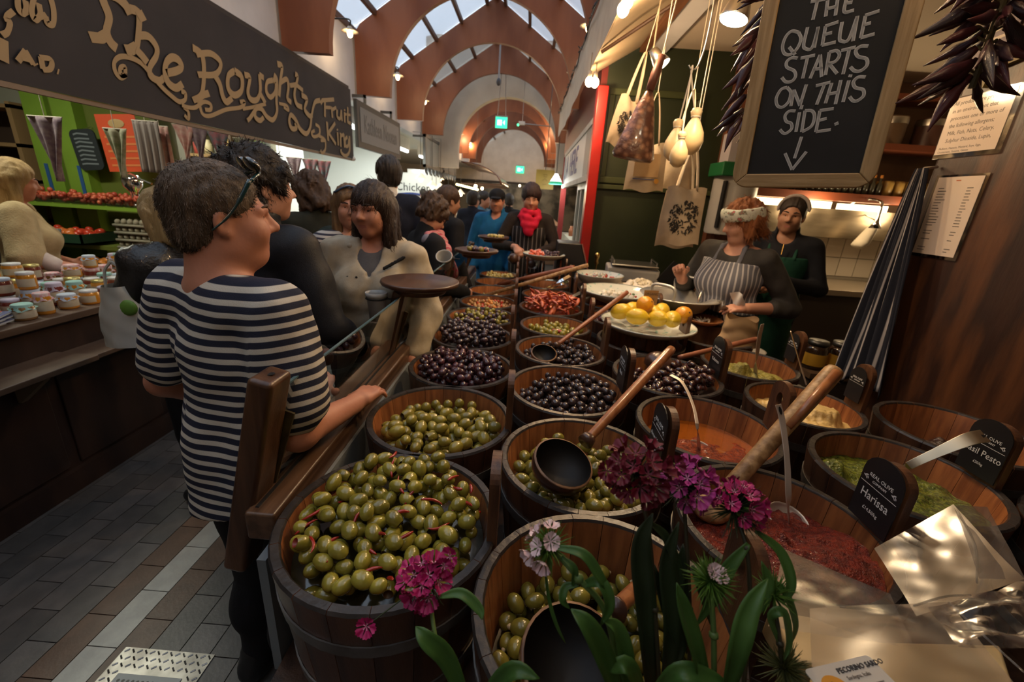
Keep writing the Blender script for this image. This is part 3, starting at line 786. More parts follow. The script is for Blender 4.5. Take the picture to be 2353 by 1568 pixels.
M_chick = mat('chickpea',(.36,.20,.08),.35,rnd=.1); M_cheese = mat('orange cheese',(.62,.25,.05),.4); M_redp = mat('red pepper',(.45,.04,.02),.3,coat=.4)
heap('T6',260,.0145,22,[M_chick,M_chick,M_chick,M_cheese,M_redp],'chickpeas with cheese and red pepper in the sixth aisle-side tub',dome(-.085,.02),shape='pea',bedm=M_chick,cat='chickpea salad')
heap('T7',120,.019,23,[M_og2,M_og3,M_alm],'mixed olives in the seventh aisle-side tub',flat_(-.125),bedm=M_brine)
heap('T8',90,.019,24,[M_og2,M_dpu,M_cheese],'olives in the eighth aisle-side tub',flat_(-.14),bedm=M_brine)
M_pale = mat('pale olive',(.45,.37,.12),.25,rnd=.15,coat=.4)
heap('T9',130,.021,25,[M_pale],'pale yellow olives in the ninth aisle-side tub',flat_(-.09),bedm=M_brine)
M_tom = mat('sun-dried tomato',(.36,.055,.028),.32,coat=.5,rnd=.2); M_tom2 = mat('sun-dried tomato light',(.48,.11,.045),.3,coat=.5)
heap('M5',260,.0195,27,[M_tom,M_tom,M_tom2],'red sun-dried tomatoes heaped in the middle tub',dome(-.075,.02),shape='tomato',bedm=M_tom,cat='dried tomatoes')
M_oil = mat('amber oil',(.22,.09,.03),.06,coat=1.,trans=.2)
disc('M6','liquid',flat_(-.05),M_oil,'amber oily liquid in the middle tub','liquid')
heap('M7',60,.02,28,[M_alm,M_pale],'pale garlic pieces in the middle tub',flat_(-.13),bedm=M_oil,cat='garlic')
disc('M8','liquid',flat_(-.10),M_oil,'amber oil in the farthest middle tub','liquid')
heap('R5',190,.017,29,[M_pur,M_dpu],'small purple olives behind the lemon dish',dome(-.06,.03),bedm=M_brine)
disc('R6','liquid',flat_(-.07),mat('orange marinade',(.55,.17,.03),.15,coat=.6),'bright orange marinade below the salad platter','liquid')
# pastes
def paste(tubk,c,amp,f,seed,m,lbl,slope=(0,0),lumps=None,nr=40,na=110,oct_=4):
    def zf(x,y):
        p = np.stack([x,y,0*x],-1); z = c + amp*fbm(p,f,seed,oct_) + slope[0]*x + slope[1]*y
        if lumps:
            for (lx,ly,lr,lh) in lumps:
                d = np.hypot(x-lx,y-ly)/lr; z = z + lh*np.exp(-d**4)*(1+.35*nz(p,70.,seed+9))
        rr = np.hypot(x,y)/.2; return np.minimum(z - .02*np.clip(rr-.85,0,1),-.012)
    return disc(tubk,'paste',zf,m,lbl,'paste',nr=nr,na=na)
M_har = mat('harissa',(.23,.024,.008),.34,col2=(.10,.009,.004),ns=70,bump=1.,bs=230,coat=.12,spec=.5)
M_rpe = mat('red pesto',(.33,.060,.014),.25,col2=(.17,.026,.008),ns=60,bump=1.,bs=210,coat=.15)
M_bas = mat('basil pesto',(.16,.19,.018),.25,col2=(.055,.080,.008),ns=70,bump=.8,bs=170,coat=.4)
M_hou = mat('houmous',(.56,.40,.16),.5,col2=(.47,.32,.11),ns=30,bump=.35,bs=90)
M_tap = mat('green tapenade',(.30,.26,.055),.4,col2=(.19,.165,.03),ns=50,bump=.6,bs=140)
M_btp = mat('black tapenade',(.045,.018,.014),.3,col2=(.02,.009,.008),ns=50,bump=.6,bs=140,coat=.3)
paste('R1',-.066,.012,34,3,M_har,'dark red harissa paste heaped in its tub',slope=(.10,-.16),lumps=[(.05,-.05,.10,.03)])
paste('R2',-.088,.009,34,4,M_rpe,'orange-red pesto in its tub',slope=(-.02,-.14))
disc('R2','oil_film',flat_(-.096),mat('chilli oil',(.42,.11,.01),.05,coat=1.,trans=.35),'clear orange oil standing on the red pesto','oil')
paste('S1',-.066,.008,36,5,M_bas,'green basil pesto in its tub',slope=(-.04,-.06),lumps=[(-.16,.06,.04,.05)])
paste('S2',-.066,.009,26,6,M_hou,'pale houmous paste scooped into lumps',lumps=[(-.05,.06,.055,.055),(.10,.0,.07,.065),(-.13,.05,.035,.04),(.03,-.08,.08,.02)])
paste('S3',-.072,.009,30,7,M_tap,'olive-green tapenade in its tub',lumps=[(-.02,.03,.06,.055),(-.13,.08,.05,.05),(.08,-.04,.06,.03)])
paste('Q1',-.105,.010,26,8,M_btp,'black tapenade in its tub',slope=(-.15,-.1),lumps=[(-.05,-.05,.09,.05)])
paste('R4',-.120,.006,22,9,M_btp,'dark paste below the lemon dish')
disc('Q2','liquid',flat_(-.08),mat('green oil',(.20,.19,.02),.1,coat=.8),'green oil in the right-hand tub','liquid')
# ------------------------------------------------------------------ stripe material on a per-vertex coordinate
def stripe_mat(name,cA,cB,freq,duty=.5,rough=.85,soft=.06,bump=.0,bs=300.,attr='sv'):
    if name in MATS: return MATS[name]
    m = bpy.data.materials.new(name); m.use_nodes = True; nt = m.node_tree; N = nt.nodes; L = nt.links; b = N['Principled BSDF']
    b.inputs['Roughness'].default_value = rough; b.inputs['Specular IOR Level'].default_value = .25
    a = N.new('ShaderNodeAttribute'); a.attribute_name = attr
    mu = N.new('ShaderNodeMath'); mu.operation = 'MULTIPLY'; mu.inputs[1].default_value = freq; L.new(a.outputs['Fac'],mu.inputs[0])
    fr = N.new('ShaderNodeMath'); fr.operation = 'FRACT'; L.new(mu.outputs[0],fr.inputs[0])
    r = N.new('ShaderNodeValToRGB'); e = r.color_ramp.elements
    e[0].position = 0; e[0].color = (*cA,1); e[1].position = max(.01,duty-soft); e[1].color = (*cA,1)
    for p,c in ((duty,cB),(1-soft,cB),(1.,cA)): q = e.new(min(p,1.)); q.color = (*c,1)
    L.new(fr.outputs[0],r.inputs['Fac']); L.new(r.outputs['Color'],b.inputs['Base Color'])
    if bump:
        tc = N.new('ShaderNodeTexCoord'); t = N.new('ShaderNodeTexNoise'); t.inputs['Scale'].default_value = bs; L.new(tc.outputs['Object'],t.inputs['Vector'])
        bp = N.new('ShaderNodeBump'); bp.inputs['Strength'].default_value = bump; bp.inputs['Distance'].default_value = .003; L.new(t.outputs['Fac'],bp.inputs['Height']); L.new(bp.outputs[0],b.inputs['Normal'])
    MATS[name] = m; return m
def set_attr(me,vals,name='sv'):
    a = me.attributes.new(name,'FLOAT','POINT'); a.data.foreach_set('value',np.asarray(vals,np.float32))
def PL(u,v,O,nrm):
    d = Vector(RW @ _dc(u,v)); c = Vector((0,0,CAMH)); t = (Vector(O)-c).dot(nrm)/d.dot(nrm); return c + d*t

# ------------------------------------------------------------------ awning, soffit and lamps over the olive table
M_canv = mat('cream canvas',(.52,.42,.28),.8,col2=(.46,.36,.23),ns=4)
M_val = mat('valance cloth',(.60,.49,.37),.8,col2=(.54,.43,.32),ns=6)
aw = empty('awning',(.45,3.0,2.82),0,'cream canvas awning with a hanging valance over the olive stall','awning')
MB().grid(lambda s,t: Vector((.006*math.sin(s*60) + .01*math.sin(s*17),-4 + 9.8*s,.46*t)),120,4).build('valance',M_val,aw,True)
MB().grid(lambda s,t: Vector((.006 + .50*t,-4 + 5.65*s,.30*t + .02*math.sin(t*3.14)*math.sin(s*25))),60,8).build('canopy',M_canv,aw,True)
MB().box((.47,-4,.235),(.54,1.65,.30)).build('beam',mat('brown beam',(.16,.065,.028),.5,col2=(.10,.04,.018),ns=5,stretch=(4,.5,4)),aw)
a,b2 = PX(1382,120,.47),PZ(1562,0,3.08)
ro = MB().tube([a-aw.location,b2-aw.location],.014,8).build('stretcher_rod',M_bar,aw)
# fairy-light cable along the valance
fc = empty('fairy_lights',(.43,5.0,3.0),0,'dark cable of small unlit fairy lights clipped along the awning edge','string lights')
pts = []; g_ = random.Random(4)
for i in range(26):
    y = -2.3 + 6.0*i/25; pts.append((g_.uniform(-.02,.0),y,.26 - .02*i/25 + g_.uniform(-.05,.03) - .06*math.sin(i*1.1)**2))
MB().tube(smooth_pts(pts,4),.008,6).build('cable',M_black,fc,True)
for p in pts:
    for k in range(2):
        q = Vector(p) + Vector((-.005,g_.uniform(-.1,.1),0)); d = Vector((g_.uniform(-.4,.1),g_.uniform(-1,1),g_.uniform(-1,.3))).normalized()
        MB().tube([q,q+d*.05],[.007,.004],6).build('bulb_holder',M_black,fc)
M_bulb = mat('lit warm bulb',(1,.85,.6),.4,emit=(1.,.72,.38),es=30.)
M_bulbw = mat('lit bright lamp face',(1,.95,.85),.4,emit=(1.,.86,.62),es=40.)
WARM = (1.,.64,.34)
def bulb_lamp(P_,lbl,power,r=.03,cord=.3,col=WARM,spot=None,grp='warm lamps over the olive stall',top=None):
    P_ = Vector(P_); e = empty('hanging_lamp',P_,0,lbl,'lamp',grp)
    if spot is None:
        MB().sphere((0,0,0),(r,r,r*1.15),14,9).build('bulb',M_bulb,e,True)
        MB().lathe([(.0001,r*2.3),(r*.5,r*2.3),(r*.55,r*1.0),(.0001,r*1.0)],12).build('socket',mat('lamp socket',(.5,.45,.38),.5),e,True)
        MB().tube([(0,0,r*2.2),(0,0,r*2.2+cord)],.004,6).build('cord',mat('lamp cord',(.25,.2,.14),.6),e)
        point_light('lamp_light',(0,0,-r*1.4),power,col,r,e)
    else:
        d = Vector(spot).normalized(); q = d.to_track_quat('-Z','Y').to_matrix().to_4x4()
        MB().lathe([(.0001,r*2.2),(r*.5,r*2.1),(r*.7,r*1.2),(r,.004),(r,0),(r*.95,0),(r*.6,r*.9),(.0001,r)],18,q).build('reflector',M_steel,e,True)
        MB().lathe([(.0001,.002),(r*.94,.002)],18,q).build('lamp_face',M_bulbw,e)
        MB().tube([-d*r*2.1,-d*r*2.1+Vector((0,0,cord))],.005,6).build('cord',mat('lamp cord',(.25,.2,.14),.6),e)
        l = bpy.data.lights.new('lamp_light','SPOT'); l.energy = power; l.color = col; l.spot_size = 2.2; l.spot_blend = .7; l.shadow_soft_size = r*.8
        lo = bpy.data.objects.new('lamp_light',l); C.objects.link(lo); lo.parent = e; lo.location = d*.02; lo.rotation_mode = 'QUATERNION'; lo.rotation_quaternion = d.to_track_quat('-Z','Y')
    return e
LP = 1.0
bulb_lamp(PY(1432,22,3.0),'pair of lit bulbs high under the awning valance, nearer of the pairs',38*LP,.035,.10)
bulb_lamp(PY(1443,6,2.95),'small bulb hanging right above the nearer pair under the awning',6*LP,.028,.08)
bulb_lamp(PY(1354,188,4.2),'left bulb of the far pair by the red post',22*LP,.035,.14)
bulb_lamp(PY(1367,190,4.22),'right bulb of the far pair by the red post',22*LP,.035,.14)
bulb_lamp(PY(1685,46,2.2),'dazzling floodlight left of the chalkboard',42*LP,.062,.60,spot=(-.25,-.1,-1),col=(1,.72,.42))
bulb_lamp(PY(1522,150,3.2),'tilted spotlight above the hanging cheeses',34*LP,.055,.50,spot=(.5,-.25,-.7),col=(1,.74,.40))
for i,(x,y,z,p) in enumerate([(.62,1.75,2.62,22),(.72,.95,2.60,5),(.25,.25,2.65,4)]):
    bulb_lamp((x,y,z),'warm bulb hanging from the soffit above the %s' % ['kalamata tub','harissa tub','front flowers','houmous tub'][i],p*LP,.035,.42)

# ------------------------------------------------------------------ end wall of the stall, red post, neighbour stall
M_green = mat('dark green paint',(.022,.030,.012),.45,col2=(.017,.024,.010),ns=3)
gw = struct(bx('wall_green',(.66,4.70,0),(1.90,4.76,3.12),M_green))
for (lo,hi) in (((.70,4.67,1.90),(1.60,4.70,1.96)),((.70,4.67,2.70),(1.60,4.70,2.76)),((.70,4.67,1.96),(.75,4.70,2.70)),((1.55,4.67,1.96),(1.60,4.70,2.70)),((.66,4.66,1.84),(1.90,4.70,1.885))):
    o = bx('panel_moulding',lo,hi,mat('green moulding',(.040,.050,.018),.4),None,.006); o.parent = gw; o.location = o.location - gw.location
M_red = mat('red gloss paint',(.36,.012,.010),.3,col2=(.28,.010,.008),ns=3)
o = bx('trim_30',(.56,4.52,0),(.66,4.66,2.74),M_red,bevel=.008,st=True)
nb = empty('neighbour_stall_sign',(.64,6.85,2.23),0,'slanting white shop sign with blue lettering beside the red post','sign')
MB().box((-.03,-1.85,-.27),(.0,1.85,.27)).build('sign_board',mat('sign white',(.56,.60,.58),.35),nb)
MB().box((-.045,-1.9,.25),(.01,1.9,.31)).build('sign_top_frame',M_cream,nb)
MB().box((-.045,-1.9,-.31),(.01,1.9,-.25)).build('sign_bottom_frame',M_cream,nb)
M_blue = mat('sign blue',(.035,.06,.22),.5)
Tb = lambda y,z: Matrix.Translation((-.033,y,z)) @ Matrix(((0,0,-1,0),(-1,0,0,0),(0,1,0,0),(0,0,0,1)))
MB().box((-.034,-1.80,-.24),(-.031,-1.35,.24)).build('grey_panel',mat('sign grey',(.20,.20,.20),.4),nb)
text_obj('J. A  HERE',.50,M_blue,nb,Tb(1.70,-.15),name='blue_lettering',sx=1.05,bold=.008)
bx('trim_31',(.60,4.70,2.54),(.66,8.9,3.12),mat('maroon fascia',(.14,.020,.018),.35),st=True)
bx('trim_32',(.60,8.9,0),(.70,9.0,2.9),mat('maroon post',(.18,.015,.015),.4),st=True)
# neighbour stall front: glazed cream door, counter
M_joy = mat('cream joinery',(.50,.50,.42),.5)
ds = empty('glazed_door',(.72,6.2,0),0,'cream glazed door with lit shelves beyond, right of the red scarf','door')
for y in (-.45,.0,.45): MB().box((-.03,y-.04,0),(.03,y+.04,1.92)).build('door_post',M_joy,ds)
MB().box((-.03,-.45,1.86),(.03,.45,1.96)).build('door_head',M_joy,ds); MB().box((-.02,-.45,0),(.02,.45,.95)).build('door_panel',M_joy,ds)
MB().box((-.005,-.41,.95),(.005,.41,1.86)).build('pane',clear_mat('door glass',(.95,.97,.95),.05),ds)
bx('shop_counter',(.75,6.9,0),(1.3,9.5,1.05),M_joy,lbl='cream shop counter beyond the glazed door',cat='counter')
g_ = random.Random(3)
for i in range(9):
    o = MB().lathe([(.0001,0),(.045,0),(.05,.12),(.03,.15),(.03,.19),(.0001,.19)],10).build('shop_jar',mat('shop jar %d' % (i % 3),[(.35,.12,.05),(.4,.36,.2),(.2,.25,.12)][i % 3],.3),None,True,loc=(.85+.1*(i % 3),7.0+i*.26,1.05))
    tag(o,'small jar on the cream counter beyond the glazed door','jar','jars on the neighbour counter')
e = empty('tube_lamp',(1.3,7.0,2.25),0,'bright tube light inside the stall beyond the red post','lamp')
MB().tube([(0,-.8,0),(0,.8,0)],.025,8).build('tube',mat('lit tube',(1,1,.95),.4,emit=(1,.98,.88),es=9),e); MB().box((-.04,-.82,.02),(.04,.82,.07)).build('fitting',M_paper,e)
MB().tube([(0,-.6,.07),(0,-.6,.87)],.006,6).build('rod',M_steel,e)
point_light('lamp_light',(0,0,-.1),45,(1,.95,.82),.15,e)
bx('wall_shop_back',(3.0,5.5,0),(3.1,12,3.12),mat('shop back',(.45,.40,.30),.7,col2=(.2,.09,.04),ns=2.5,ramp=(.45,.55)),st=True)
ys = empty('hanging_sign',PY(1252,413,9.5),0,'square yellow sign hanging over the far aisle','sign')
MB().box((-.19,-.015,-.19),(.19,.015,.19)).build('sign_panel',mat('mustard sign',(.42,.30,.05),.5,col2=(.36,.25,.04),ns=4),ys)
b = MB()
for s in ([(-.04,.09),(.04,.10),(.03,.05),(-.03,.06)],[(-.05,-.02),(.0,.02),(.05,-.03)],[(-.05,-.10),(.04,-.09)]): ribbon(b,[(x,-.016,z) for x,z in s],.016,(0,-1,0),.001)
b.build('sign_mark',mat('dark mustard',(.25,.17,.02),.5),ys); MB().tube([(0,0,.19),(0,0,4.15-ys.location.z)],.008,6).build('rod',M_dsteel,ys)
gl = empty('pendant_lamp',PY(1277,420,8.6),0,'white conical pendant lamp with a green lower rim by the neighbour sign','lamp')
MB().lathe([(.03,.16),(.05,.12),(.11,.02)],18).build('lamp_shade',mat('lit white shade',(.9,.9,.9),.4,emit=(1,1,.95),es=2.5),gl,True)
MB().lathe([(.11,.02),(.135,-.03)],18).build('shade_rim',mat('green rim',(.02,.35,.16),.4,emit=(.05,.5,.25),es=.6),gl,True)
MB().tube([(0,0,.15),(0,0,.8)],.006,6).build('cord',M_black,gl)
point_light('lamp_light',(0,0,-.06),20,(1,.95,.85),.05,gl)
# slanted black till beside the red post
tl = empty('till',(.50,4.30,.64),0,'black till with a slanted top in front of the red post','till')
MB().prism([(-.20,0),(.20,0),(.20,.16),(.02,.68),(-.20,.68)],.35,Matrix.Translation((0,.17,0)) @ Matrix.Rotation(math.pi/2,4,'X')).build('case',M_black,tl,bevel=.01)
MB().bar((.205,-.19,.16),(.025,-.19,.68),.012,.012).build('edge_trim',mat('till trim',(.25,.10,.08),.3),tl)

# ------------------------------------------------------------------ kitchen at the back of the stall
M_kpost = mat('red brown post',(.17,.062,.030),.45,col2=(.09,.03,.015),ns=4,stretch=(4,4,.5),bump=.1,bs=25)
bx('trim_33',(1.86,4.60,0),(2.14,4.80,3.12),M_kpost,st=True)
bx('wall_kitchen',(1.9,5.3,0),(5,5.4,3.12),mat('kitchen wall',(.16,.09,.05),.7,col2=(.10,.05,.03),ns=3),st=True)
kc = empty('kitchen_counter',(3.62,4.75,0),0,'steel kitchen worktop behind the staff','worktop')
MB().box((-1.4,-.42,.96),(1.3,.5,1.02)).build('worktop',mat('dull steel',(.30,.25,.19),.4,.6),kc,bevel=.006)
MB().box((-1.35,-.36,0),(1.25,.5,.96)).build('under_counter',mat('dark cupboard',(.035,.024,.018),.5),kc)
M_tile = mat('white wall tile',(.52,.46,.38),.2,rnd=.06)
bk = struct(bx('wall_splashback',(2.1,5.22,1.02),(4.9,5.28,1.50),mat('grout',(.25,.22,.18),.8)))
for i in range(14):
    for j in range(2):
        o = MB().box((-.095,-.008,-.105),(.095,0,.105)).build('tile',M_tile,bk); o.location = Vector((2.22+.2*i,5.22,1.16+.22*j)) - bk.location
hd = empty('extractor_hood',(3.5,5.05,1.50),0,'long steel extractor hood with a bright strip above the tiles','hood')
MB().box((-1.4,-.12,.0),(1.4,.2,.30)).build('hood_panel',mat('hood steel',(.34,.28,.20),.3,.9,col2=(.20,.16,.11),ns=3,stretch=(.6,1,3)),hd)
MB().box((-1.2,-.125,.30),(-.25,-.06,.37)).build('light_strip',mat('strip light',(1,.9,.6),.4,emit=(1,.78,.42),es=5.),hd)
MB().box((-.15,-.125,.30),(.35,-.06,.36)).build('light_strip',MATS['strip light'],hd)
MB().box((.55,-.125,.30),(1.0,-.06,.37)).build('light_strip',MATS['strip light'],hd)
point_light('lamp_light',(-.5,-.3,.30),22,(1,.74,.42),.15,hd); point_light('lamp_light',(.4,-.3,.28),14,(1,.74,.42),.15,hd)
sh = empty('jar_shelf',(3.3,4.95,1.92),0,'red-brown shelf board above the extractor hood','shelf')
MB().box((-1.5,-.15,-.04),(1.5,.25,.04)).build('shelf_board',mat('red brown board',(.19,.050,.022),.45),sh)
MB().box((-1.5,-.10,.48),(1.5,.25,.54)).build('shelf_board',MATS['red brown board'],sh)
MB().box((-1.5,-.05,.95),(1.5,.25,1.0)).build('shelf_board',MATS['red brown board'],sh)
M_jara = mat('gold lid jar',(.36,.22,.06),.35,col2=(.25,.14,.04),ns=9); M_jarb = mat('small dark bottle',(.05,.045,.03),.25)
_j = MB().lathe([(.0001,0),(.045,0),(.048,.13),(.04,.15),(.0001,.15)],12).mesh('jar'); _j.materials.append(M_jara)
_bo = MB().lathe([(.0001,0),(.026,0),(.026,.10),(.012,.13),(.012,.18),(.0001,.18)],10).mesh('bottle'); _bo.materials.append(M_jarb)
_bt = MB().lathe([(.013,0),(.013,.03),(.0001,.03)],8).mesh('cap'); _bt.materials.append(M_cheese)
for i in range(14):
    o = obj('bottle',_bo,None,(2.75+.068*i,4.86,1.96)); tag(o,'small dark bottle in the row on the kitchen shelf','bottle','bottles on the kitchen shelf')
    obj('cap',_bt,o,(0,0,.17))
for i in range(9):
    for j in range(2):
        o = obj('jar',_j,None,(3.74+.11*i,4.88+.11*j,1.96 )); tag(o,'yellow preserve jar in the row at the right of the kitchen shelf','jar','yellow jars on the kitchen shelf')
for i,(x,z,c) in enumerate([(2.9,2.46,(.12,.05,.03)),(3.25,2.46,(.10,.035,.025)),(3.65,2.46,(.12,.07,.04)),(4.05,2.46,(.09,.04,.03))]):
    e = empty('storage_tin',(x,4.98,z),0,['leftmost','second','third','rightmost'][i] + ' dim brown storage tin on the upper kitchen shelf','tin')
    MB().lathe([(.0001,0),(.13,0),(.13,.26),(.0001,.26)],24).build('tin_body',mat('tin %d' % i,c,.4),e,autos=True); MB().lathe([(.133,.19),(.135,.22),(.133,.25)],24).build('tin_band',M_steel,e,True)
# dispenser, green box, fly lamps
dp = empty('towel_dispenser',PY(1680,470,4.4),0,'grey-white towel dispenser on the wall behind the staff','dispenser')
MB().lathe([(.0001,-.28),(.19,-.28),(.20,-.26),(.20,.24),(.0001,.24)],28).build('drum',mat('dispenser plastic',(.36,.35,.32),.4),dp,autos=True)
MB().box((-.17,-.18,-.22),(-.15,-.12,.20)).build('slot',M_black,dp)
MB().box((-.24,-.22,.24),(.20,.1,.36)).build('green_lid',mat('green box',(.010,.12,.035),.5),dp,bevel=.01)
MB().box((-.16,-.1,.36),(.06,.1,.62)).build('paper_stack',mat('lilac paper',(.45,.42,.46),.7),dp)
MB().box((-.02,.15,-.3),(.02,.4,.0)).build('wall_arm',M_steel,dp)
sl_ = empty('tap_spout',PY(2010,525,4.55),0,'chrome bell-shaped spout hanging by the steel hood','spout')
MB().lathe([(.012,.20),(.016,.10),(.022,.06),(.055,0),(.050,0),(.012,.05)],18).build('bell',M_chrome,sl_,True)
MB().tube(smooth_pts([(0,0,.19),(.01,.05,.26),(.0,.3,.28),(0,.5,.2)]),.012,8).build('arm',M_chrome,sl_,True)
tw = empty('paper_cone',PY(1988,545,4.7),0,'pale folded cloth hanging left of the chrome spout','cloth')
MB().tube([(.08,0,.18),(.04,0,.08),(-.02,0,-.06),(-.06,0,-.10)],[.02,.07,.10,.08],12,flat=.5).build('cloth',mat('pale cloth',(.45,.40,.32),.8),tw,True)
MB().tube([(.08,0,.16),(.10,.3,.24)],.006,6).build('hook',M_steel,tw)
# low shelf with two yellow-label jars and white bucket
bx('low_shelf',(2.10,2.88,.60),(2.75,3.20,.64),mat('low shelf wood',(.10,.06,.035),.5),lbl='low wooden shelf behind the tubs by the apron',cat='shelf')
bx('low_cabinet',(2.12,2.90,0),(2.73,3.18,.60),mat('dark cupboard',(.035,.024,.018),.5),lbl='dark low cupboard under the jar shelf',cat='cupboard')
for i,x in enumerate((2.19,2.37)):
    e = empty('honey_jar',(x,3.02,.64),0,['left','right'][i] + ' dark jar with a yellow label on the low shelf','jar','dark jars with yellow labels')
    MB().lathe([(.0001,0),(.075,0),(.078,.02),(.078,.15),(.06,.18),(.0001,.18)],20).build('glass_body',mat('dark honey jar',(.03,.016,.010),.12,coat=.6),e,True)
    MB().lathe([(.079,.03),(.080,.04),(.080,.11),(.079,.12)],20).build('label_band',mat('yellow label',(.50,.28,.03),.5),e,True)
    MB().lathe([(.062,.18),(.065,.18),(.065,.21),(.0001,.21)],20).build('lid',M_dsteel,e,True)
bu = empty('bucket',(1.72,3.10,.45),0,'white bucket with a green handle behind the green apron','bucket')
MB().lathe([(.0001,0),(.12,0),(.14,.26),(.145,.27),(.135,.27),(.0001,.03)],24).build('bucket_body',mat('white bucket',(.50,.46,.40),.4),bu,True)
MB().tube([(.145*math.cos(a),.145*math.sin(a),.22) for a in [i*math.pi/12 for i in range(25)]],.010,6).build('green_band',mat('green plastic',(.02,.35,.05),.4),bu,True)
bx('crate_stand',(1.58,2.98,0),(1.86,3.24,.45),mat('dark cupboard',(.035,.024,.018),.5),lbl='dark crate under the white bucket',cat='crate')

# ------------------------------------------------------------------ timber wall on the right with its notices
M_timb = mat('stained timber',(.105,.040,.016),.40,col2=(.024,.010,.007),ns=2.6,stretch=(3,3,.55),ramp=(.33,.52),detail=6,bump=.22,bs=18,col3=(.035,.014,.009))
tw_ = struct(bx('wall_timber',(1.90,-.6,0),(2.06,2.25,3.12),M_timb,bevel=.02))
M_lam = mat('laminated paper',(.66,.56,.48),.12,coat=.6)
def YZ(y,z,x=0.): return Matrix.Translation((x,y,z)) @ Matrix(((0,0,-1,0),(-1,0,0,0),(0,1,0,0),(0,0,0,1)))
n1 = empty('allergen_notice',(1.895,2.11,2.126),0,'upper laminated white notice of allergens on the timber wall','notice')
MB().box((-.002,-.155,-.130),(.0,.150,.128)).build('laminate',clear_mat('laminate film',(.9,.9,.9),.15,.05),n1); MB().box((-.0035,-.132,-.112),(-.002,.145,.122)).build('sheet',M_lam,n1)
M_pr = mat('grey print',(.13,.11,.10),.6)
for i,s in enumerate(['All products are produced','in an environment that','processes one or more of','the following allergens;','Milk, Fish, Nuts, Celery,','Sulphur Dioxide, Lupin,']):
    text_obj(s,.0235,M_pr,n1,YZ(.130-.004*i,.092-.031*i,-.0037),depth=.0002,sx=.92)
for i,s in enumerate(['Molluscs, Peanuts, Mustard, Soya, Eggs,','Crustaceans, Sesame, Gluten']): text_obj(s,.0125,M_pr,n1,YZ(.13,-.092-.015*i,-.0037),depth=.0002)
n2 = empty('price_list',(1.895,2.08,1.742),0,'lower laminated white price list on the timber wall','notice')
MB().box((-.002,-.122,-.186),(.0,.118,.180)).build('laminate',MATS['laminate film'],n2); MB().box((-.0035,-.108,-.172),(-.002,.104,.170)).build('sheet',M_lam,n2)
b = MB(); g_ = random.Random(2); z = .145
while z > -.16:
    if g_.random() < .82:
        l = g_.uniform(.025,.05); b.box((-.0042,.085-l,z),(-.0038,.085,z+.0035)); l = g_.uniform(.015,.03); b.box((-.0042,-.07-l+.02,z),(-.0038,-.05,z+.0035))
    z -= .0125
b.build('print_line',M_pr,n2)
MB().box((-.0044,-.01,.152),(-.0040,.012,.156)).build('orange_mark',M_or,n2)
fs_ = empty('social_sign',PX(2296,60,1.895),0,'grey sign with a round white f emblem at the top of the timber wall','sign')
MB().box((-.004,-.09,-.16),(0,.07,.30)).build('sign_panel',mat('violet grey',(.17,.14,.17),.5),fs_)
MB().lathe([(.0001,0),(.042,0)],24,Matrix.Translation((-.005,0,.02)) @ Matrix.Rotation(-math.pi/2,4,'Y')).build('emblem_disc',mat('emblem cream',(.50,.44,.38),.5),fs_)
text_obj('f',.085,MATS['violet grey'],fs_,YZ(.014,-.008,-.006),name='emblem_letter',bold=.002)
b = MB()
for k in range(2): ribbon(b,[(-.004,.05-.02*k,-.05-.035*k),(-.004,-.06,-.045-.035*k)],.012,(-1,0,0),.001)
b.build('sign_stroke',MATS['emblem cream'],fs_)
fr = empty('wall_frame',PX(2262,168,1.89),0,'greenish wooden cleats fixed to the timber wall above the notice','cleat')
MB().bar((0,.14,-.02),(0,-.20,.03),.016,.025,(1,0,0)).build('cleat',mat('greenish wood',(.16,.12,.035),.5),fr); MB().bar((0,-.02,-.06),(0,-.04,.05),.016,.022,(1,0,0)).build('cleat',MATS['greenish wood'],fr)
# apron hanging at the wall's far edge
M_apr = stripe_mat('navy striped apron cloth',(.012,.014,.024),(.42,.40,.40),9.,.82,bump=.2)
ap = empty('hanging_apron',(1.86,2.18,.86),0,'navy apron with white stripes hanging against the timber wall','apron')
def apf(s,t):
    # s across (0..1), t down (0..1)
    wd = .045 + .20*t**.8; fold = math.sin(s*22 + t*2)*(.012+.02*t) + math.sin(s*9)*.02*t
    return Vector((-.03 - abs(fold) - .03*t*(1-abs(2*s-1)),(.035 + (s-.5)*wd*1.4 - .07*t),1.09*(1-t) + .03*math.sin(s*14)*t))
nu,nv = 70,40
b = MB().grid(apf,nu,nv); o = b.build('cloth',M_apr,ap,True); set_attr(o.data,[i/(nu-1) for j in range(nv) for i in range(nu)])
so = o.modifiers.new('thick','SOLIDIFY'); so.thickness = .004
MB().tube([(.03,.03,1.10),(-.03,.03,1.09)],.006,6).build('peg',M_steel,ap)
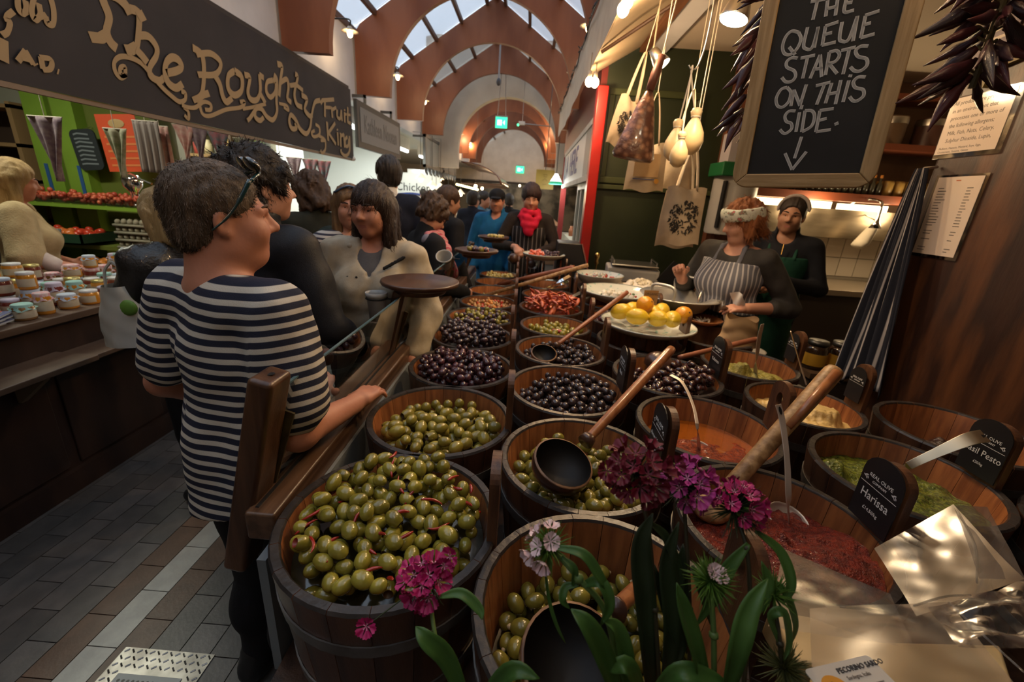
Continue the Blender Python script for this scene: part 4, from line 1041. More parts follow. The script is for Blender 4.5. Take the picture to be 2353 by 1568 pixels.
# ------------------------------------------------------------------ chalkboard
e1 = Vector((.852,-.523,.036)).normalized(); e2 = Vector((-.030,.021,.999)); e2 = (e2 - e1*e2.dot(e1)).normalized(); e3 = e1.cross(e2)
BO = Vector((.533,1.15,1.791)); MBd = Matrix((e1,e2,e3)).transposed().to_4x4(); MBd.translation = BO
cb = empty('chalkboard',BO,0,'hanging slate chalkboard reading THE QUEUE STARTS ON THIS SIDE','chalkboard'); cb.matrix_world = MBd
BW,BH,FW = .222,.52,.031
M_pineV = mat('pine frame upright',(.46,.31,.15),.5,col2=(.33,.21,.09),ns=9,stretch=(12,.8,4),bump=.08,bs=50,bstretch=(12,.8,4))
M_pineH = mat('pine frame cross',(.46,.31,.15),.5,col2=(.33,.21,.09),ns=9,stretch=(.8,12,4),bump=.08,bs=50,bstretch=(.8,12,4))
MB().box((0,0,-.006),(BW,BH,-.002)).build('slate',mat('slate black',(.010,.010,.010),.75,col2=(.016,.016,.016),ns=6),cb)
def rr(x0,y0,x1,y1,r,which):
    P_ = []
    for cx,cy,a0,k in ((x1-r,y1-r,0,1),(x0+r,y1-r,90,2),(x0+r,y0+r,180,3),(x1-r,y0+r,270,0)):
        for i in range(7): a = math.radians(a0+15*i); P_.append((cx+r*math.cos(a),cy+r*math.sin(a)))
    return P_
def piece(name,poly,m): MB().prism(poly,.016,Matrix.Translation((0,0,-.010))).build(name,m,cb,bevel=.003)
q = FW; arc = lambda cx,cy,a0,a1: [(cx+q*1.15*math.cos(math.radians(a0+(a1-a0)*i/8)),cy+q*1.15*math.sin(math.radians(a0+(a1-a0)*i/8))) for i in range(9)]
piece('frame_stile',[(0,0),(0,BH+q),(-q,BH+q)] + [(-q,-q+q*1.15)] + arc(-q+q*1.15,-q+q*1.15,180,225) + [(0,0)][:0],M_pineV)
piece('frame_stile',[(BW,0)] + arc(BW+q-q*1.15,-q+q*1.15,315,360) + [(BW+q,BH+q),(BW,BH+q)],M_pineV)
piece('frame_rail',arc(-q+q*1.15,-q+q*1.15,225,270) + arc(BW+q-q*1.15,-q+q*1.15,270,315) + [(BW,0),(0,0)],M_pineH)
piece('frame_rail',[(0,BH),(BW,BH),(BW,BH+q),(0,BH+q)],M_pineH)
for x in (.03,BW-.03): MB().tube([(x,BH+q,0),(x,BH+q+.60,0)],.003,6).build('cord',mat('jute',(.28,.2,.1),.8),cb)
CH = [[(780,10),(890,-10)],[(830,0),(795,145)],[(905,0),(890,120)],[(978,-5),(962,112)],[(900,62),(975,45)],[(1042,-5),(1028,85),(1100,72)],[(1040,20),(1088,13)],
 [(690,237),(640,228),(595,270),(572,340),(585,392),(630,400),(680,355),(708,285),(690,237)],[(620,345),(665,402)],[(757,198),(728,325),(742,357),(790,350),(835,205)],[(835,195),(805,352)],
 [(890,190),(865,332)],[(885,192),(985,158)],[(875,255),(938,238)],[(862,333),(965,308)],[(1012,160),(993,275),(1010,302),(1060,288),(1120,130)],[(1125,115),(1092,302)],[(1185,112),(1150,277)],[(1180,112),(1288,77)],[(1165,185),(1225,165)],[(1148,278),(1252,247)],
 [(683,428),(640,425),(602,455),(605,495),(655,520),(668,560),(640,598),(595,602),(566,570)],[(705,428),(812,405)],[(757,418),(720,578)],[(775,578),(850,402)],[(850,402),(860,566)],[(800,512),(868,500)],[(918,382),(888,553)],[(915,385),(970,372),(992,405),(960,452),(900,470)],[(915,468),(975,542)],[(1005,372),(1112,345)],[(1065,360),(1018,547)],[(1205,338),(1150,340),(1112,372),(1130,415),(1190,432),(1195,480),(1150,520),(1105,522),(1072,492)],
 [(605,643),(560,660),(525,725),(535,780),(575,788),(618,745),(632,680),(605,643)],[(657,660),(633,782)],[(655,662),(700,778)],[(748,622),(700,778)],[(818,632),(925,605)],[(882,618),(823,772)],[(935,610),(888,762)],[(1002,590),(962,768)],[(905,695),(985,678)],[(1062,592),(1018,752)],[(1068,568),(1076,548)],[(1185,567),(1130,568),(1095,605),(1110,645),(1165,660),(1170,705),(1125,742),(1092,742),(1066,712)],
 [(668,818),(620,820),(590,855),(600,895),(635,910),(638,950),(600,982),(575,980),(552,955)],[(697,828),(670,972)],[(706,805),(716,775)],[(738,815),(713,972)],[(735,815),(790,818),(808,860),(785,930),(715,973)],[(848,815),(818,972)],[(845,815),(950,800)],[(835,890),(898,872)],[(818,972),(928,955)],[(955,918),(985,905)],
 [(712,1008),(660,1168)],[(590,1130),(642,1252)],[(642,1252),(748,1118)]]
b = MB(); inv = MBd.inverted()
def chalk(ln,wd,off):
    P_ = [inv @ PL(1620+x/3.21,y/3.21,BO,e3) for x,y in ln]; P_ = [Vector((p.x,p.y,0)) for p in P_]
    P_ = smooth_pts(P_,4) if len(P_) > 2 else [P_[0].lerp(P_[1],i/4) for i in range(5)]
    ribbon(b,P_,wd,(0,0,1),off)
for ln in CH:
    b.m = 0; chalk(ln,.0062,-.0016); b.m = 1; chalk(ln,.0036,-.0012)
b.build('chalk_lettering',[mat('chalk edge',(.58,.58,.56),.9),mat('chalk wash',(.30,.30,.295),.9,col2=(.42,.42,.41),ns=60)],cb)
# ------------------------------------------------------------------ strings of dried chillies either side of the board
M_pod = mat('dried chilli skin',(.075,.014,.016),.30,col2=(.028,.008,.012),ns=14,rnd=.5,bump=.35,bs=60,bstretch=(30,30,6),coat=.3)
M_stem = mat('dry stem',(.10,.075,.03),.7)
def pod_mesh(l,r,seed):
    g_ = random.Random(seed); P_ = []; x = y = 0; dx,dy = g_.uniform(-.25,.25),g_.uniform(-.25,.25); rad = []
    for i in range(9):
        t = i/8; P_.append((x,y,-l*t)); x += dx*l/8*(.4+t*1.6); y += dy*l/8*(.4+t*1.6); rad.append(r*(.45+1.1*t if t < .3 else 1.05-(t-.3)*1.35) * g_.uniform(.85,1.1) if t < 1 else r*.06)
    me = MB().tube(P_,rad,8,flat=.62).mesh('chilli_pod'); me.materials.append(M_pod); return me
PODS = [pod_mesh(.092,.014,i) for i in range(6)]
def ristra(top,bot,n_,spread,seed,lbl,avoid=None):
    top,bot = Vector(top),Vector(bot); e = empty('chilli_string',top,0,lbl,'dried chillies','strings of dried chillies'); g_ = random.Random(seed)
    MB().tube([(0,0,.5),(0,0,0),bot-top],.006,6).build('cord',M_stem,e)
    sb = MB()
    for i in range(n_):
        t = (i+g_.random()*.6)/n_; p = (bot-top)*t; a = g_.uniform(0,6.28); out = Vector((math.cos(a),math.sin(a),0))
        k = g_.uniform(.006,.03)
        o = obj('chilli_pod',g_.choice(PODS),e,p + out*k + Vector((0,0,.01)))
        d = (out*g_.uniform(.45,1.0)*spread + Vector((0,0,-g_.uniform(.55,1.1)))).normalized(); o.rotation_mode = 'QUATERNION'; o.rotation_quaternion = d.to_track_quat('-Z','Y'); s_ = g_.uniform(.8,1.25); o.scale = (s_,s_,s_)
        sb.tube([p,p+out*k+Vector((0,0,.012))],.0025,5)
    sb.build('stalk',M_stem,e)
ristra((.625,1.42,2.38),(.625,1.42,1.93),72,1.0,3,'dried red chilli string hanging left of the chalkboard')
ristra((.865,1.0,2.30),(.865,1.0,1.965),80,1.45,7,'dried red chilli string hanging right of the chalkboard')
# ------------------------------------------------------------------ cheeses, bags and totes hanging in the stall
M_prov = mat('pale hung cheese',(.70,.55,.33),.4,col2=(.62,.46,.25),ns=5,sss=.0)
M_str = mat('white string',(.62,.56,.46),.8)
hp = PY(1592,150,2.55)
def cheese(P_,s_,lbl):
    e = empty('hung_cheese',P_,0,lbl,'cheese','pear-shaped cheeses on strings')
    MB().lathe([(.0001,.105),(.020,.10),(.028,.085),(.024,.068),(.018,.055),(.03,.035),(.052,-.01),(.058,-.05),(.046,-.09),(.02,-.112),(.0001,-.115)],26,Matrix.Scale(s_,4)).build('cheese_body',M_prov,e,True)
    MB().tube(smooth_pts([(0,0,.055*s_),Vector(hp)-Vector(P_)+Vector((0,0,-.04)),Vector(hp)-Vector(P_)],5),.004,6).build('string',M_str,e)
    MB().lathe([(.021*s_,.058*s_),(.024*s_,.062*s_),(.021*s_,.066*s_)],14).build('tie',M_str,e,True)
cheese(PY(1552,320,2.60),.98,'left pear-shaped pale cheese of the hanging cluster')
cheese(PY(1593,300,2.52),1.05,'right pear-shaped pale cheese of the hanging cluster')
cheese(PY(1562,342,2.44),.80,'lowest pear-shaped pale cheese in front of the cluster')
e = empty('wire_hook',hp,0,'bent wire hook carrying the cheese cluster','hook')
MB().tube(smooth_pts([(-.02,0,0),(.0,0,-.02),(.03,0,.01),(.05,0,.16),(.045,0,.6)]),.004,6).build('wire',M_steel,e,True)
M_cot = mat('cream cotton',(.50,.40,.28),.85,col2=(.44,.35,.24),ns=12,bump=.15,bs=200)
M_prb = mat('black print',(.025,.022,.018),.8)
def tote(name,P_,w_,h_,lbl,yaw=0.,hl=.28,printer=None,m=M_cot,wav=.012,th=.025,tilt=0.):
    e = empty(name,P_,yaw,lbl,'bag','cloth bags hanging in the stall'); e.rotation_euler = (0,tilt,yaw)
    b = MB(); nu,nv = 14,14
    def f(s,t,sg): 
        x = (s-.5)*w_*(.86+.14*(1-t)); z = -h_*(1-t); edge = min(s,1-s,t*.7+.02,1-t+.02)*4; return Vector((x,sg*(th*min(1,edge)) + wav*math.sin(s*7+t*3) ,z + .01*math.sin(s*9)))
    b.grid(lambda s,t: f(s,t,-1),nu,nv); b.grid(lambda s,t: f(s,t,1),nu,nv,True)
    b.build('cloth',m,e,True)
    for sg in (-1,1):
        MB().tube(smooth_pts([(-w_*.22,sg*.006,-.01),(-w_*.12,sg*.004,hl*.6),(0,0,hl),(w_*.12,sg*.004,hl*.6),(w_*.22,sg*.006,-.01)],5),.012,6,flat=.3).build('strap',m,e,True)
    MB().tube([(0,0,hl),(0,0,3.11-P_[2])],.003,5).build('hook_cord',M_str,e)
    if printer: printer(e,w_,h_,th,wav)
    return e
def tree_print(e,w_,h_,th,wav):
    b = MB(); g_ = random.Random(6); cz = -h_*.52
    for i in range(150):
        a = g_.uniform(0,6.28); r = math.sqrt(g_.uniform(.05,1))*w_*.34; x,z = r*math.cos(a),cz+r*math.sin(a)*1.05; d = g_.uniform(0,6.28); l,q_ = g_.uniform(.010,.018),g_.uniform(.004,.007); dx,dz = math.cos(d),math.sin(d)
        s = x/w_+.5; t = 1+z/h_; y = -th*min(1,min(s,1-s,t*.7+.02,1-t+.02)*4) + wav*math.sin(s*7+t*3) - .003
        b.add([(x-dx*l,y,z-dz*l),(x-dz*q_,y,z+dx*q_),(x+dx*l,y,z+dz*l),(x+dz*q_,y,z-dx*q_)],[(0,1,2,3)])
    b.build('leaf_print',M_prb,e)
def village_print(e,w_,h_,th,wav):
    b = MB().box((-w_*.33,-th-.016,-h_*.70),(w_*.28,-th-.015,-h_*.22)); b.build('print_panel',mat('tan print',(.42,.27,.13),.8,col2=(.46,.32,.17),ns=9),e)
    b = MB().box((-w_*.33,-th-.017,-h_*.76),(w_*.20,-th-.016,-h_*.74)); b.build('print_line',mat('navy print',(.06,.07,.16),.8),e)
    MB().lathe([(.0001,0),(.016,0)],14,Matrix.Translation((w_*.26,-th-.0165,-h_*.78)) @ Matrix.Rotation(math.pi/2,4,'X')).build('print_dot',mat('yellow print',(.5,.25,.04),.8),e)
tote('tote_bag',PY(1580,432,2.95),.30,.36,'cream tote bag printed with a round black olive tree',.1,.26,tree_print)
tote('tote_bag',PY(1572,440,3.06),.29,.37,'cream tote bag hanging just behind the olive-tree tote',.15,.24)
tote('tote_bag',PY(1494,330,3.12),.27,.30,'cream tote bag with a tan picture panel below the nut bag',-.05,.30,village_print)
tote('tote_bag',PY(1575,318,3.25),.24,.34,'cream tote bag with a mustard print behind the cheeses',.0,.30,None)
tote('tote_bag',PY(1452,228,3.32),.22,.32,'cream tote bag with a black print left of the nut bag',.5,.30,tree_print,tilt=.22)
nbg = empty('nut_bag',PY(1492,212,2.95),0,'clear bag packed with pinkish brown nuts hanging by a dark stem','bag'); nbg.rotation_euler = (0,.12,0)
M_nut = mat('nuts',(.34,.17,.10),.35,col2=(.10,.04,.025),ns=26,kind='voronoi',ramp=(.1,.6),bump=.6,bs=40,coat=.5)
MB().lathe([(.0001,.02),(.025,.0),(.055,-.08),(.10,-.24),(.135,-.36),(.12,-.385),(.0001,-.39)],30,Matrix.Diagonal((1,.6,1,1))).build('packed_nuts',M_nut,nbg,True)
MB().tube([(0,0,.01),(.01,0,.10),(.02,0,.2)],[.025,.030,.022],10).build('twisted_neck',mat('brown neck',(.12,.045,.03),.5),nbg,True)
MB().tube([(.02,0,.19),(.02,0,.65)],.004,6).build('string',M_str,nbg)
# ------------------------------------------------------------------ ladles and spoons standing in the tubs
M_coco = mat('coconut shell',(.040,.018,.012),.28,col2=(.065,.030,.020),ns=9,bump=.1,bs=60,coat=.3)
M_cocor = mat('shell rim',(.22,.115,.055),.4,col2=(.10,.05,.025),ns=30)
M_han = mat('oiled handle wood',(.34,.135,.050),.3,col2=(.22,.078,.028),ns=8,stretch=(5,5,1),coat=.3)
M_hanl = mat('pale handle wood',(.40,.24,.105),.45,col2=(.20,.105,.04),ns=40,stretch=(1,1,1),bump=.15,bs=90)
M_hanr = mat('reddish handle wood',(.26,.09,.045),.4,col2=(.18,.06,.03),ns=8)
def ladle(loc,nrm,r,h0,h1,hr,lbl,mb=M_coco,mh=M_han,depth=.95,collar=True,cap=None):
    """bowl with an open mouth facing nrm, wooden handle from h0 to h1 (world points)"""
    loc = Vector(loc); e = empty('ladle',loc,0,lbl,'ladle','ladles in the tubs'); q = Vector(nrm).to_track_quat('Z','Y').to_matrix().to_4x4()
    P_ = []; k = 12
    for i in range(k+1):
        a = math.pi/2*(1-i/k); P_.append((max(.0001,r*math.sin(a)*(1.0+.06*math.sin(2*a))),-r*depth*math.cos(a)))
    P_ = P_[::-1]; inn = [(max(.0001,(x-.005 if x > .006 else .0001)),z+.005) for x,z in P_][::-1]
    MB().lathe(P_,30,q).build('bowl',mb,e,True); 
    MB().lathe([P_[-1],(r*1.0,.003),(r*.965,.003),inn[0]],30,q).build('bowl_rim',M_cocor,e,True)
    MB().lathe(inn,30,q).build('bowl_inside',mat('shell inside',(.006,.004,.003),.6),e,True)
    h0,h1 = Vector(h0)-loc,Vector(h1)-loc; d = (h1-h0)
    MB().tube([h0,h0+d*.05,h0+d*.5,h0+d*.95,h1,h1+d*.008],[hr*.8,hr*.9,hr,hr*1.08,hr*.98,hr*.5],14).build('handle',mh,e,True)
    if collar: MB().tube([h0-d*.01,h0+d*.03],[hr*1.5,hr*1.3],14).build('collar',M_coco,e,True)
    return e
ladle(PZ(1294,1064,1.055),(.22,-.26,.94),.080,PZ(1347,1014,1.060),PY(1543,803,1.44),.0155,'coconut-shell ladle with a long orange wood handle in the almond olives')
ladle(PZ(1250,812,1.005),(.05,-.35,.93),.062,PY(1277,795,2.02),PY(1441,672,2.42),.0125,'small shell ladle with a reddish handle in the shiny black olives',mh=M_hanr)
ladle(PZ(1322,1520,.985),(.10,-.25,.96),.092,PZ(1412,1402,1.005),PY(1530,1292,.80),.0165,'dark shell ladle behind the flowers in the front tub')
ladle(PZ(1512,838,.985),(-.05,.1,-1),.066,PY(1560,822,1.86),PY(1738,780,2.02),.013,'upturned brown shell ladle lying on the kalamata olives',mh=M_hanr,collar=False)
e = empty('pestle',PZ(1640,1160,.95),0,'thick pale wooden handle standing in the harissa tub','ladle','ladles in the tubs')
a = Vector((0,0,0)); d = PY(1918,852,1.20) - e.location
MB().tube([a,d*.3,d*.62,d*.90,d*.985,d,d*1.004],[.021,.0225,.0245,.0265,.0265,.024,.016],18).build('handle',M_hanl,e,True)
MB().tube([d*.55+Vector((-.0,-.018,.013)),d*.97+Vector((0,-.018,.014))],[.010,.014],10).build('worn_patch',M_han,e,True)
MB().sphere(a-d*.02,(.05,.05,.035),16,10).build('pestle_head',M_hanl,e,True)
def spoon(name,pts,wid,th,lbl,m=M_steel,bowl=None,hole=None,grp='steel spoons in the tubs'):
    """flat metal strip along world points with a given width at each point; bowl=(radius, normal)"""
    L0 = Vector(pts[0]); e = empty(name,L0,0,lbl,'spoon',grp); P_ = smooth_pts([Vector(p)-L0 for p in pts],5)
    k = len(P_); ws = np.interp(np.linspace(0,1,k),np.linspace(0,1,len(wid)),wid)
    cam_d = (Vector((0,0,CAMH)) - L0).normalized()
    V = []; F = []
    for i,p in enumerate(P_):
        t = (P_[min(i+1,k-1)]-P_[max(i-1,0)]).normalized(); sd = t.cross(Vector((.1,-.5,.86))).normalized(); n_ = sd.cross(t)
        for sx,sn in ((-1,-1),(1,-1),(1,1),(-1,1)): V.append(p + sd*sx*ws[i]/2 + n_*sn*th/2)
    for i in range(k-1):
        for j in range(4): F.append((i*4+j,i*4+(j+1) % 4,i*4+4+(j+1) % 4,i*4+4+j))
    F += [(3,2,1,0),tuple((k-1)*4+j for j in range(4))]
    b = MB(); b.add(V,F); b.build('handle',m,e,bevel=th*.3)
    if bowl:
        r,nn = bowl; q = Vector(nn).to_track_quat('Z','Y').to_matrix().to_4x4()
        P2 = [(max(.0001,r*math.sin(a)),-r*.5*math.cos(a)) for a in [math.pi/2*i/7 for i in range(8)]]
        MB().lathe(P2 + [(r*.97,.002)] + [(max(.0001,x*.94),z+.002) for x,z in P2[::-1]],20,q).build('bowl',m,e,True)
    if hole:
        p = P_[-1]*hole + P_[max(0,k-6)]*(1-hole); t = (P_[-1]-P_[-5]).normalized()
        q = Matrix((t,Vector((.1,-.5,.86)).cross(t).normalized(),(Vector((.1,-.5,.86))-t*t.dot(Vector((.1,-.5,.86)))).normalized())).transposed().to_4x4(); q.translation = p
        MB().lathe([(.0001,th*.8),(.011,th*.8)],14,q @ Matrix.Diagonal((1,.45,1,1))).build('hang_hole',M_black,e)
    return e
M_spn = mat('worn steel',(.56,.47,.38),.34,.55)
spoon('steel_ladle',[PZ(1606,1032,.905),PY(1603,985,1.20),PY(1592,930,1.30),PY(1568,880,1.40),PY(1541,862,1.45)],[.024,.012,.010,.012,.014],.003,'curved steel ladle standing in the red pesto',M_spn,bowl=(.045,(0,-.2,1)))
spoon('steel_spoon',[PZ(1812,1195,.93),PY(1812,1150,.92),PY(1808,1050,.97),PY(1797,965,1.03),PY(1788,930,1.05)],[.024,.018,.015,.018,.020],.003,'long steel spoon standing upright in the harissa',M_spn,hole=.6,bowl=(.055,(.1,-.3,1)))
spoon('steel_spoon',[PZ(2026,1112,.92),PY(2075,1078,1.08),PY(2150,1042,1.06),PY(2225,1010,1.05),PY(2264,1002,1.05)],[.022,.020,.024,.034,.036],.003,'flat steel spoon with a slotted end resting in the basil pesto',mat('bright worn steel',(.62,.56,.42),.35,1.),hole=.72)
spoon('steel_spoon',[PZ(1735,868,.92),PY(1738,835,1.92),PY(1744,780,1.90),PY(1752,745,1.89)],[.032,.030,.030,.020],.003,'wide steel spoon standing in the green tapenade',M_spn)
spoon('steel_rod',[PZ(1853,885,1.0),PY(1835,825,1.78),PY(1817,762,1.75)],[.008,.008,.010],.004,'thin steel handle standing between the houmous and tapenade tubs',M_spn)
spoon('bright_spoon',[PZ(1250,664,.97),PY(1280,650,3.35),PY(1310,634,3.40)],[.03,.026,.03],.004,'left of two bright spoon handles in the far middle tub',M_chrome)
spoon('bright_spoon',[PZ(1264,664,.97),PY(1285,656,3.30),PY(1306,646,3.35)],[.024,.022,.024],.004,'right of two bright spoon handles in the far middle tub',M_chrome)
spoon('steel_spoon',[PZ(1285,690,.97),PY(1310,684,3.02),PY(1336,672,3.1)],[.024,.022,.03],.004,'dull spoon between the dried tomatoes and the salad platter',M_dsteel)
def stick(a,b_,r,m,lbl):
    a,b_ = Vector(a),Vector(b_); e = empty('long_handle',a,0,lbl,'ladle','long wooden handles'); d = b_-a
    MB().tube([Vector((0,0,0)),d*.5,d*.97,d],[r*.8,r,r,r*.8],10).build('handle',m,e,True); MB().sphere((0,0,-.01),(.04,.04,.025),12,8).build('bowl',M_coco,e,True)
stick(PZ(1106,682,.93),PY(1352,609,3.25),.016,M_hanl,'long pale wooden handle lying across the far tubs')
stick(PZ(1140,655,.93),PY(1320,614,3.55),.020,M_hanr,'long reddish wooden handle lying across the far tubs')
# handle staves wired higher on the far middle tubs
# ------------------------------------------------------------------ back display stand and serving dishes
bx('back_cabinet',(.985,3.38,0),(1.42,4.42,1.0),M_dwood,lbl='dark cabinet beside the display stand carrying scale and tray',cat='cabinet')
bx('display_stand',(.47,3.38,.64),(.96,4.28,1.0),M_dwood,lbl='dark stand behind the tubs that carries dishes and scales',cat='stand')
M_enam = mat('speckled enamel',(.60,.62,.56),.2,col2=(.26,.45,.40),ns=30,ramp=(.60,.66),coat=.4)
M_enu = mat('enamel underside',(.30,.25,.20),.3)
def dish(name,loc,r,h,lbl,cat='dish',tilt=(0,0)):
    e = empty(name,loc,0,lbl,cat,'speckled serving dishes'); e.rotation_euler = (tilt[0],tilt[1],0)
    MB().lathe([(.0001,.012),(r*.45,.012),(r*.80,h*.55),(r*.98,h),(r,h+.004)],44).build('inner_face',M_enam,e,True)
    MB().lathe([(.0001,0),(r*.5,0),(r*.86,h*.5),(r*1.005,h*.98),(r,h+.004)],44).build('outer_face',M_enu,e,True)
    MB().lathe([(r*.992,h+.001),(r*1.012,h+.003),(r*.992,h+.008)],44).build('rim',M_enam,e,True)
    return e
LD = Vector((.70,2.27,1.035)); dish('lemon_dish',LD,.255,.055,'speckled enamel dish piled with lemons and oranges over the tubs')
for sx in (-.2,.2): 
    pass
M_lem = mat('lemon rind',(.66,.45,.025),.32,col2=(.58,.37,.018),ns=20,bump=.18,bs=160,coat=.2)
M_orn = mat('orange rind',(.68,.30,.015),.32,col2=(.60,.24,.012),ns=20,bump=.18,bs=160,coat=.2)
def lemon_mesh(m,l,r,nip):
    P_ = []; k = 14
    for i in range(k+1):
        a = math.pi*i/k; rr_ = r*math.sin(a); z = -l*math.cos(a)
        P_.append((max(.0001,rr_),z))
    if nip: P_ = P_[:-2] + [(r*.26,l*.98),(r*.16,l*1.08),(.0001,l*1.12)]
    b = MB().lathe(P_,20); me = b.mesh('fruit'); me.materials.append(m); return me
ML,MO = lemon_mesh(M_lem,.060,.045,True),lemon_mesh(M_orn,.047,.047,False)
M_navel = mat('stem scar',(.10,.06,.02),.6)
_nv = MB().lathe([(.0001,.0475),(.006,.0468),(.007,.045)],8).mesh('stem_scar'); _nv.materials.append(M_navel)
for i,(u,v,y,me,rot,lb) in enumerate([(1427,716,2.32,ML,(1.2,.3,1.0),'lemon at the left end of the speckled dish'),(1452,712,2.40,ML,(1.4,0,2.2),'lemon behind the left pair on the dish'),(1464,728,2.22,ML,(1.5,.2,1.3),'broad lemon at the front left of the dish'),
        (1482,700,2.30,MO,(.9,.5,.4),'orange on top of the lemon pile'),(1500,720,2.34,ML,(1.4,.3,.2),'lemon under the topmost orange'),(1512,732,2.20,ML,(1.3,-.4,.6),'lemon with a dark stem scar at the front middle'),
        (1545,734,2.18,ML,(1.5,.1,-.3),'lemon with its nipple towards the aisle, front right'),(1570,724,2.24,MO,(1.0,.2,.3),'orange at the right end of the speckled dish'),(1520,716,2.36,ML,(1.2,.3,2.6),'small lemon at the back of the pile')]):
    o = obj('lemon' if me is ML else 'orange',me,None,PY(u,v,y),rot); tag(o,lb,'lemon' if me is ML else 'orange','citrus fruit on the dish')
    if me is MO or i == 5: obj('stem_scar',_nv,o)
cd = empty('price_card',PY(1494,690,2.46),.15,'brown hand-lettered card for the lemons','card')
MB().box((-.044,-.001,-.075),(.044,.001,.058)).build('card',mat('kraft card',(.26,.15,.065),.7,col2=(.22,.12,.05),ns=9),cd)
for i,s in enumerate(['ORGANIC','LEMON','E1 EA']): text_obj(s,.021,M_ink,cd,Matrix.Translation((-.038,-.0016,.03-.032*i)) @ Matrix.Rotation(math.pi/2,4,'X'),depth=.0002,sx=.85)
MB().tube([(0,.003,-.07),(0,.003,-.22)],.003,6).build('skewer',M_steel,cd)
dish('salad_platter',(.70,3.10,1.02),.275,.075,'large white platter speckled green with mozzarella salad',tilt=(-.0,.0))
M_moz = mat('mozzarella',(.70,.66,.55),.35); M_bas2 = mat('basil leaf',(.06,.12,.03),.5)
g_ = random.Random(12); b = MB()
for i in range(46):
    a = g_.uniform(0,6.28); r = .14*math.sqrt(g_.random()); b.m = g_.choice([0,0,0,1,2]); s_ = g_.uniform(.012,.024) if b.m == 0 else g_.uniform(.008,.016); b.sphere((r*math.cos(a),r*math.sin(a),.028+.02*g_.random()),(s_,s_,s_*.8),8,6)
tag(b.build('mozzarella_salad',[M_moz,M_bas2,M_redp],None,True,loc=(.70,3.08,1.03)),'white mozzarella balls with herbs on the large platter','salad',kind='stuff')
dish('salad_bowl',(.66,3.72,1.0),.205,.11,'speckled enamel bowl of chopped salad below the red post')
b = MB()
for i in range(60):
    a = g_.uniform(0,6.28); r = .15*math.sqrt(g_.random()); b.m = g_.choice([0,0,1,2]); s_ = g_.uniform(.008,.018); b.sphere((r*math.cos(a),r*math.sin(a),.07+.03*(1-(r/.15)**2)+.01*g_.random()),s_,7,5)
tag(b.build('chopped_salad',[M_moz,M_enam,M_redp],None,True,loc=(.66,3.72,1.0)),'pale chopped salad with red bits in the enamel bowl','salad',kind='stuff')
dish('pepper_dish',(.17,4.05,1.16),.20,.05,'shallow enamel dish of peppers and dark olives raised on a stand')
b = MB()
for i in range(70):
    a = g_.uniform(0,6.28); r = .14*math.sqrt(g_.random()); x = r*math.cos(a); b.m = 0 if x < .0 else 1; s_ = g_.uniform(.014,.024); b.sphere((x,r*math.sin(a),.04+.03*g_.random()),(s_,s_*.7,s_*.7),7,5)
tag(b.build('pepper_pile',[mat('bright red pepper',(.62,.09,.03),.25,coat=.4),M_pur],None,True,loc=(.17,4.05,1.16)),'bright red peppers and purple olives on the raised dish','peppers',kind='stuff')
ds2 = empty('dish_stand',(.17,4.05,.64),0,'stand with a bright leg under the pepper dish','stand')
MB().tube([(0,0,0),(0,0,.52)],.012,8).build('leg',M_chrome,ds2); MB().tube([(.17,.05,0),(.17,.05,.52)],.010,8).build('leg',M_hanr,ds2); MB().tube([(-.15,.1,0),(-.15,.1,.52)],.010,8).build('leg',M_hanr,ds2)
# aluminium pan with two loop handles
PN = Vector((1.06,2.84,1.06)); pn = empty('aluminium_pan',PN,0,'wide aluminium pan with two loop handles and a ladle in it','pan')
M_alu = mat('spun aluminium',(.66,.63,.56),.34,.55,col2=(.56,.53,.47),ns=4)
MB().lathe([(.0001,.0),(.16,.0),(.215,.075),(.265,.085),(.268,.090),(.20,.082),(.155,.012),(.0001,.012)],48).build('pan_body',M_alu,pn,True)
for a in (1.1,3.9):
    c = Vector((.235*math.cos(a),.235*math.sin(a),.088)); t = Vector((-math.sin(a),math.cos(a),0)); o_ = Vector((math.cos(a),math.sin(a),0))
    MB().tube(smooth_pts([c-t*.075,c-t*.075+o_*.01+Vector((0,0,.075)),c+o_*.015+Vector((0,0,.09)),c+t*.075+o_*.01+Vector((0,0,.075)),c+t*.075],5),.010,8).build('loop_handle',M_alu,pn,True)
MB().tube([(.10,-.05,.05),(.17,.05,.16)],.008,8).build('ladle_handle',M_steel,pn)
bx('pan_stand',(.985,2.72,0),(1.14,2.96,1.055),M_dwood,lbl='dark block under the aluminium pan',cat='stand')
jb = empty('dip_bowl',(.93,2.55,.97),0,'glass bowl of pale green dip below the pan','bowl')
MB().lathe([(.0001,0),(.05,.005),(.085,.05),(.095,.11)],28).build('glass',clear_mat('bowl glass',(.9,.95,.9),.08),jb,True); MB().lathe([(.0001,.008),(.046,.012),(.078,.05),(.084,.085),(.0001,.090)],28).build('dip',mat('pale green dip',(.42,.42,.20),.4),jb,True)
bx('dip_stand',(.89,2.50,.64),(.96,2.60,.97),M_dwood,lbl='small dark block under the dip bowl',cat='stand')
sd = empty('garlic_dish',PZ(1612,742,1.01),0,'shallow wooden dish of white garlic right of the lemons','dish')
MB().lathe([(.0001,0),(.09,0),(.125,.03),(.120,.034),(.085,.010),(.0001,.010)],28).build('dish_body',M_han,sd,True)
b = MB()
for i in range(18): a = g_.uniform(0,6.28); r = .05*math.sqrt(g_.random()); b.tube([(r*math.cos(a),r*math.sin(a),.012),(r*math.cos(a)+g_.uniform(-.03,.03),r*math.sin(a)+g_.uniform(-.03,.03),.03)],[.007,.002],6)
b.build('garlic_sliver',M_moz,sd)
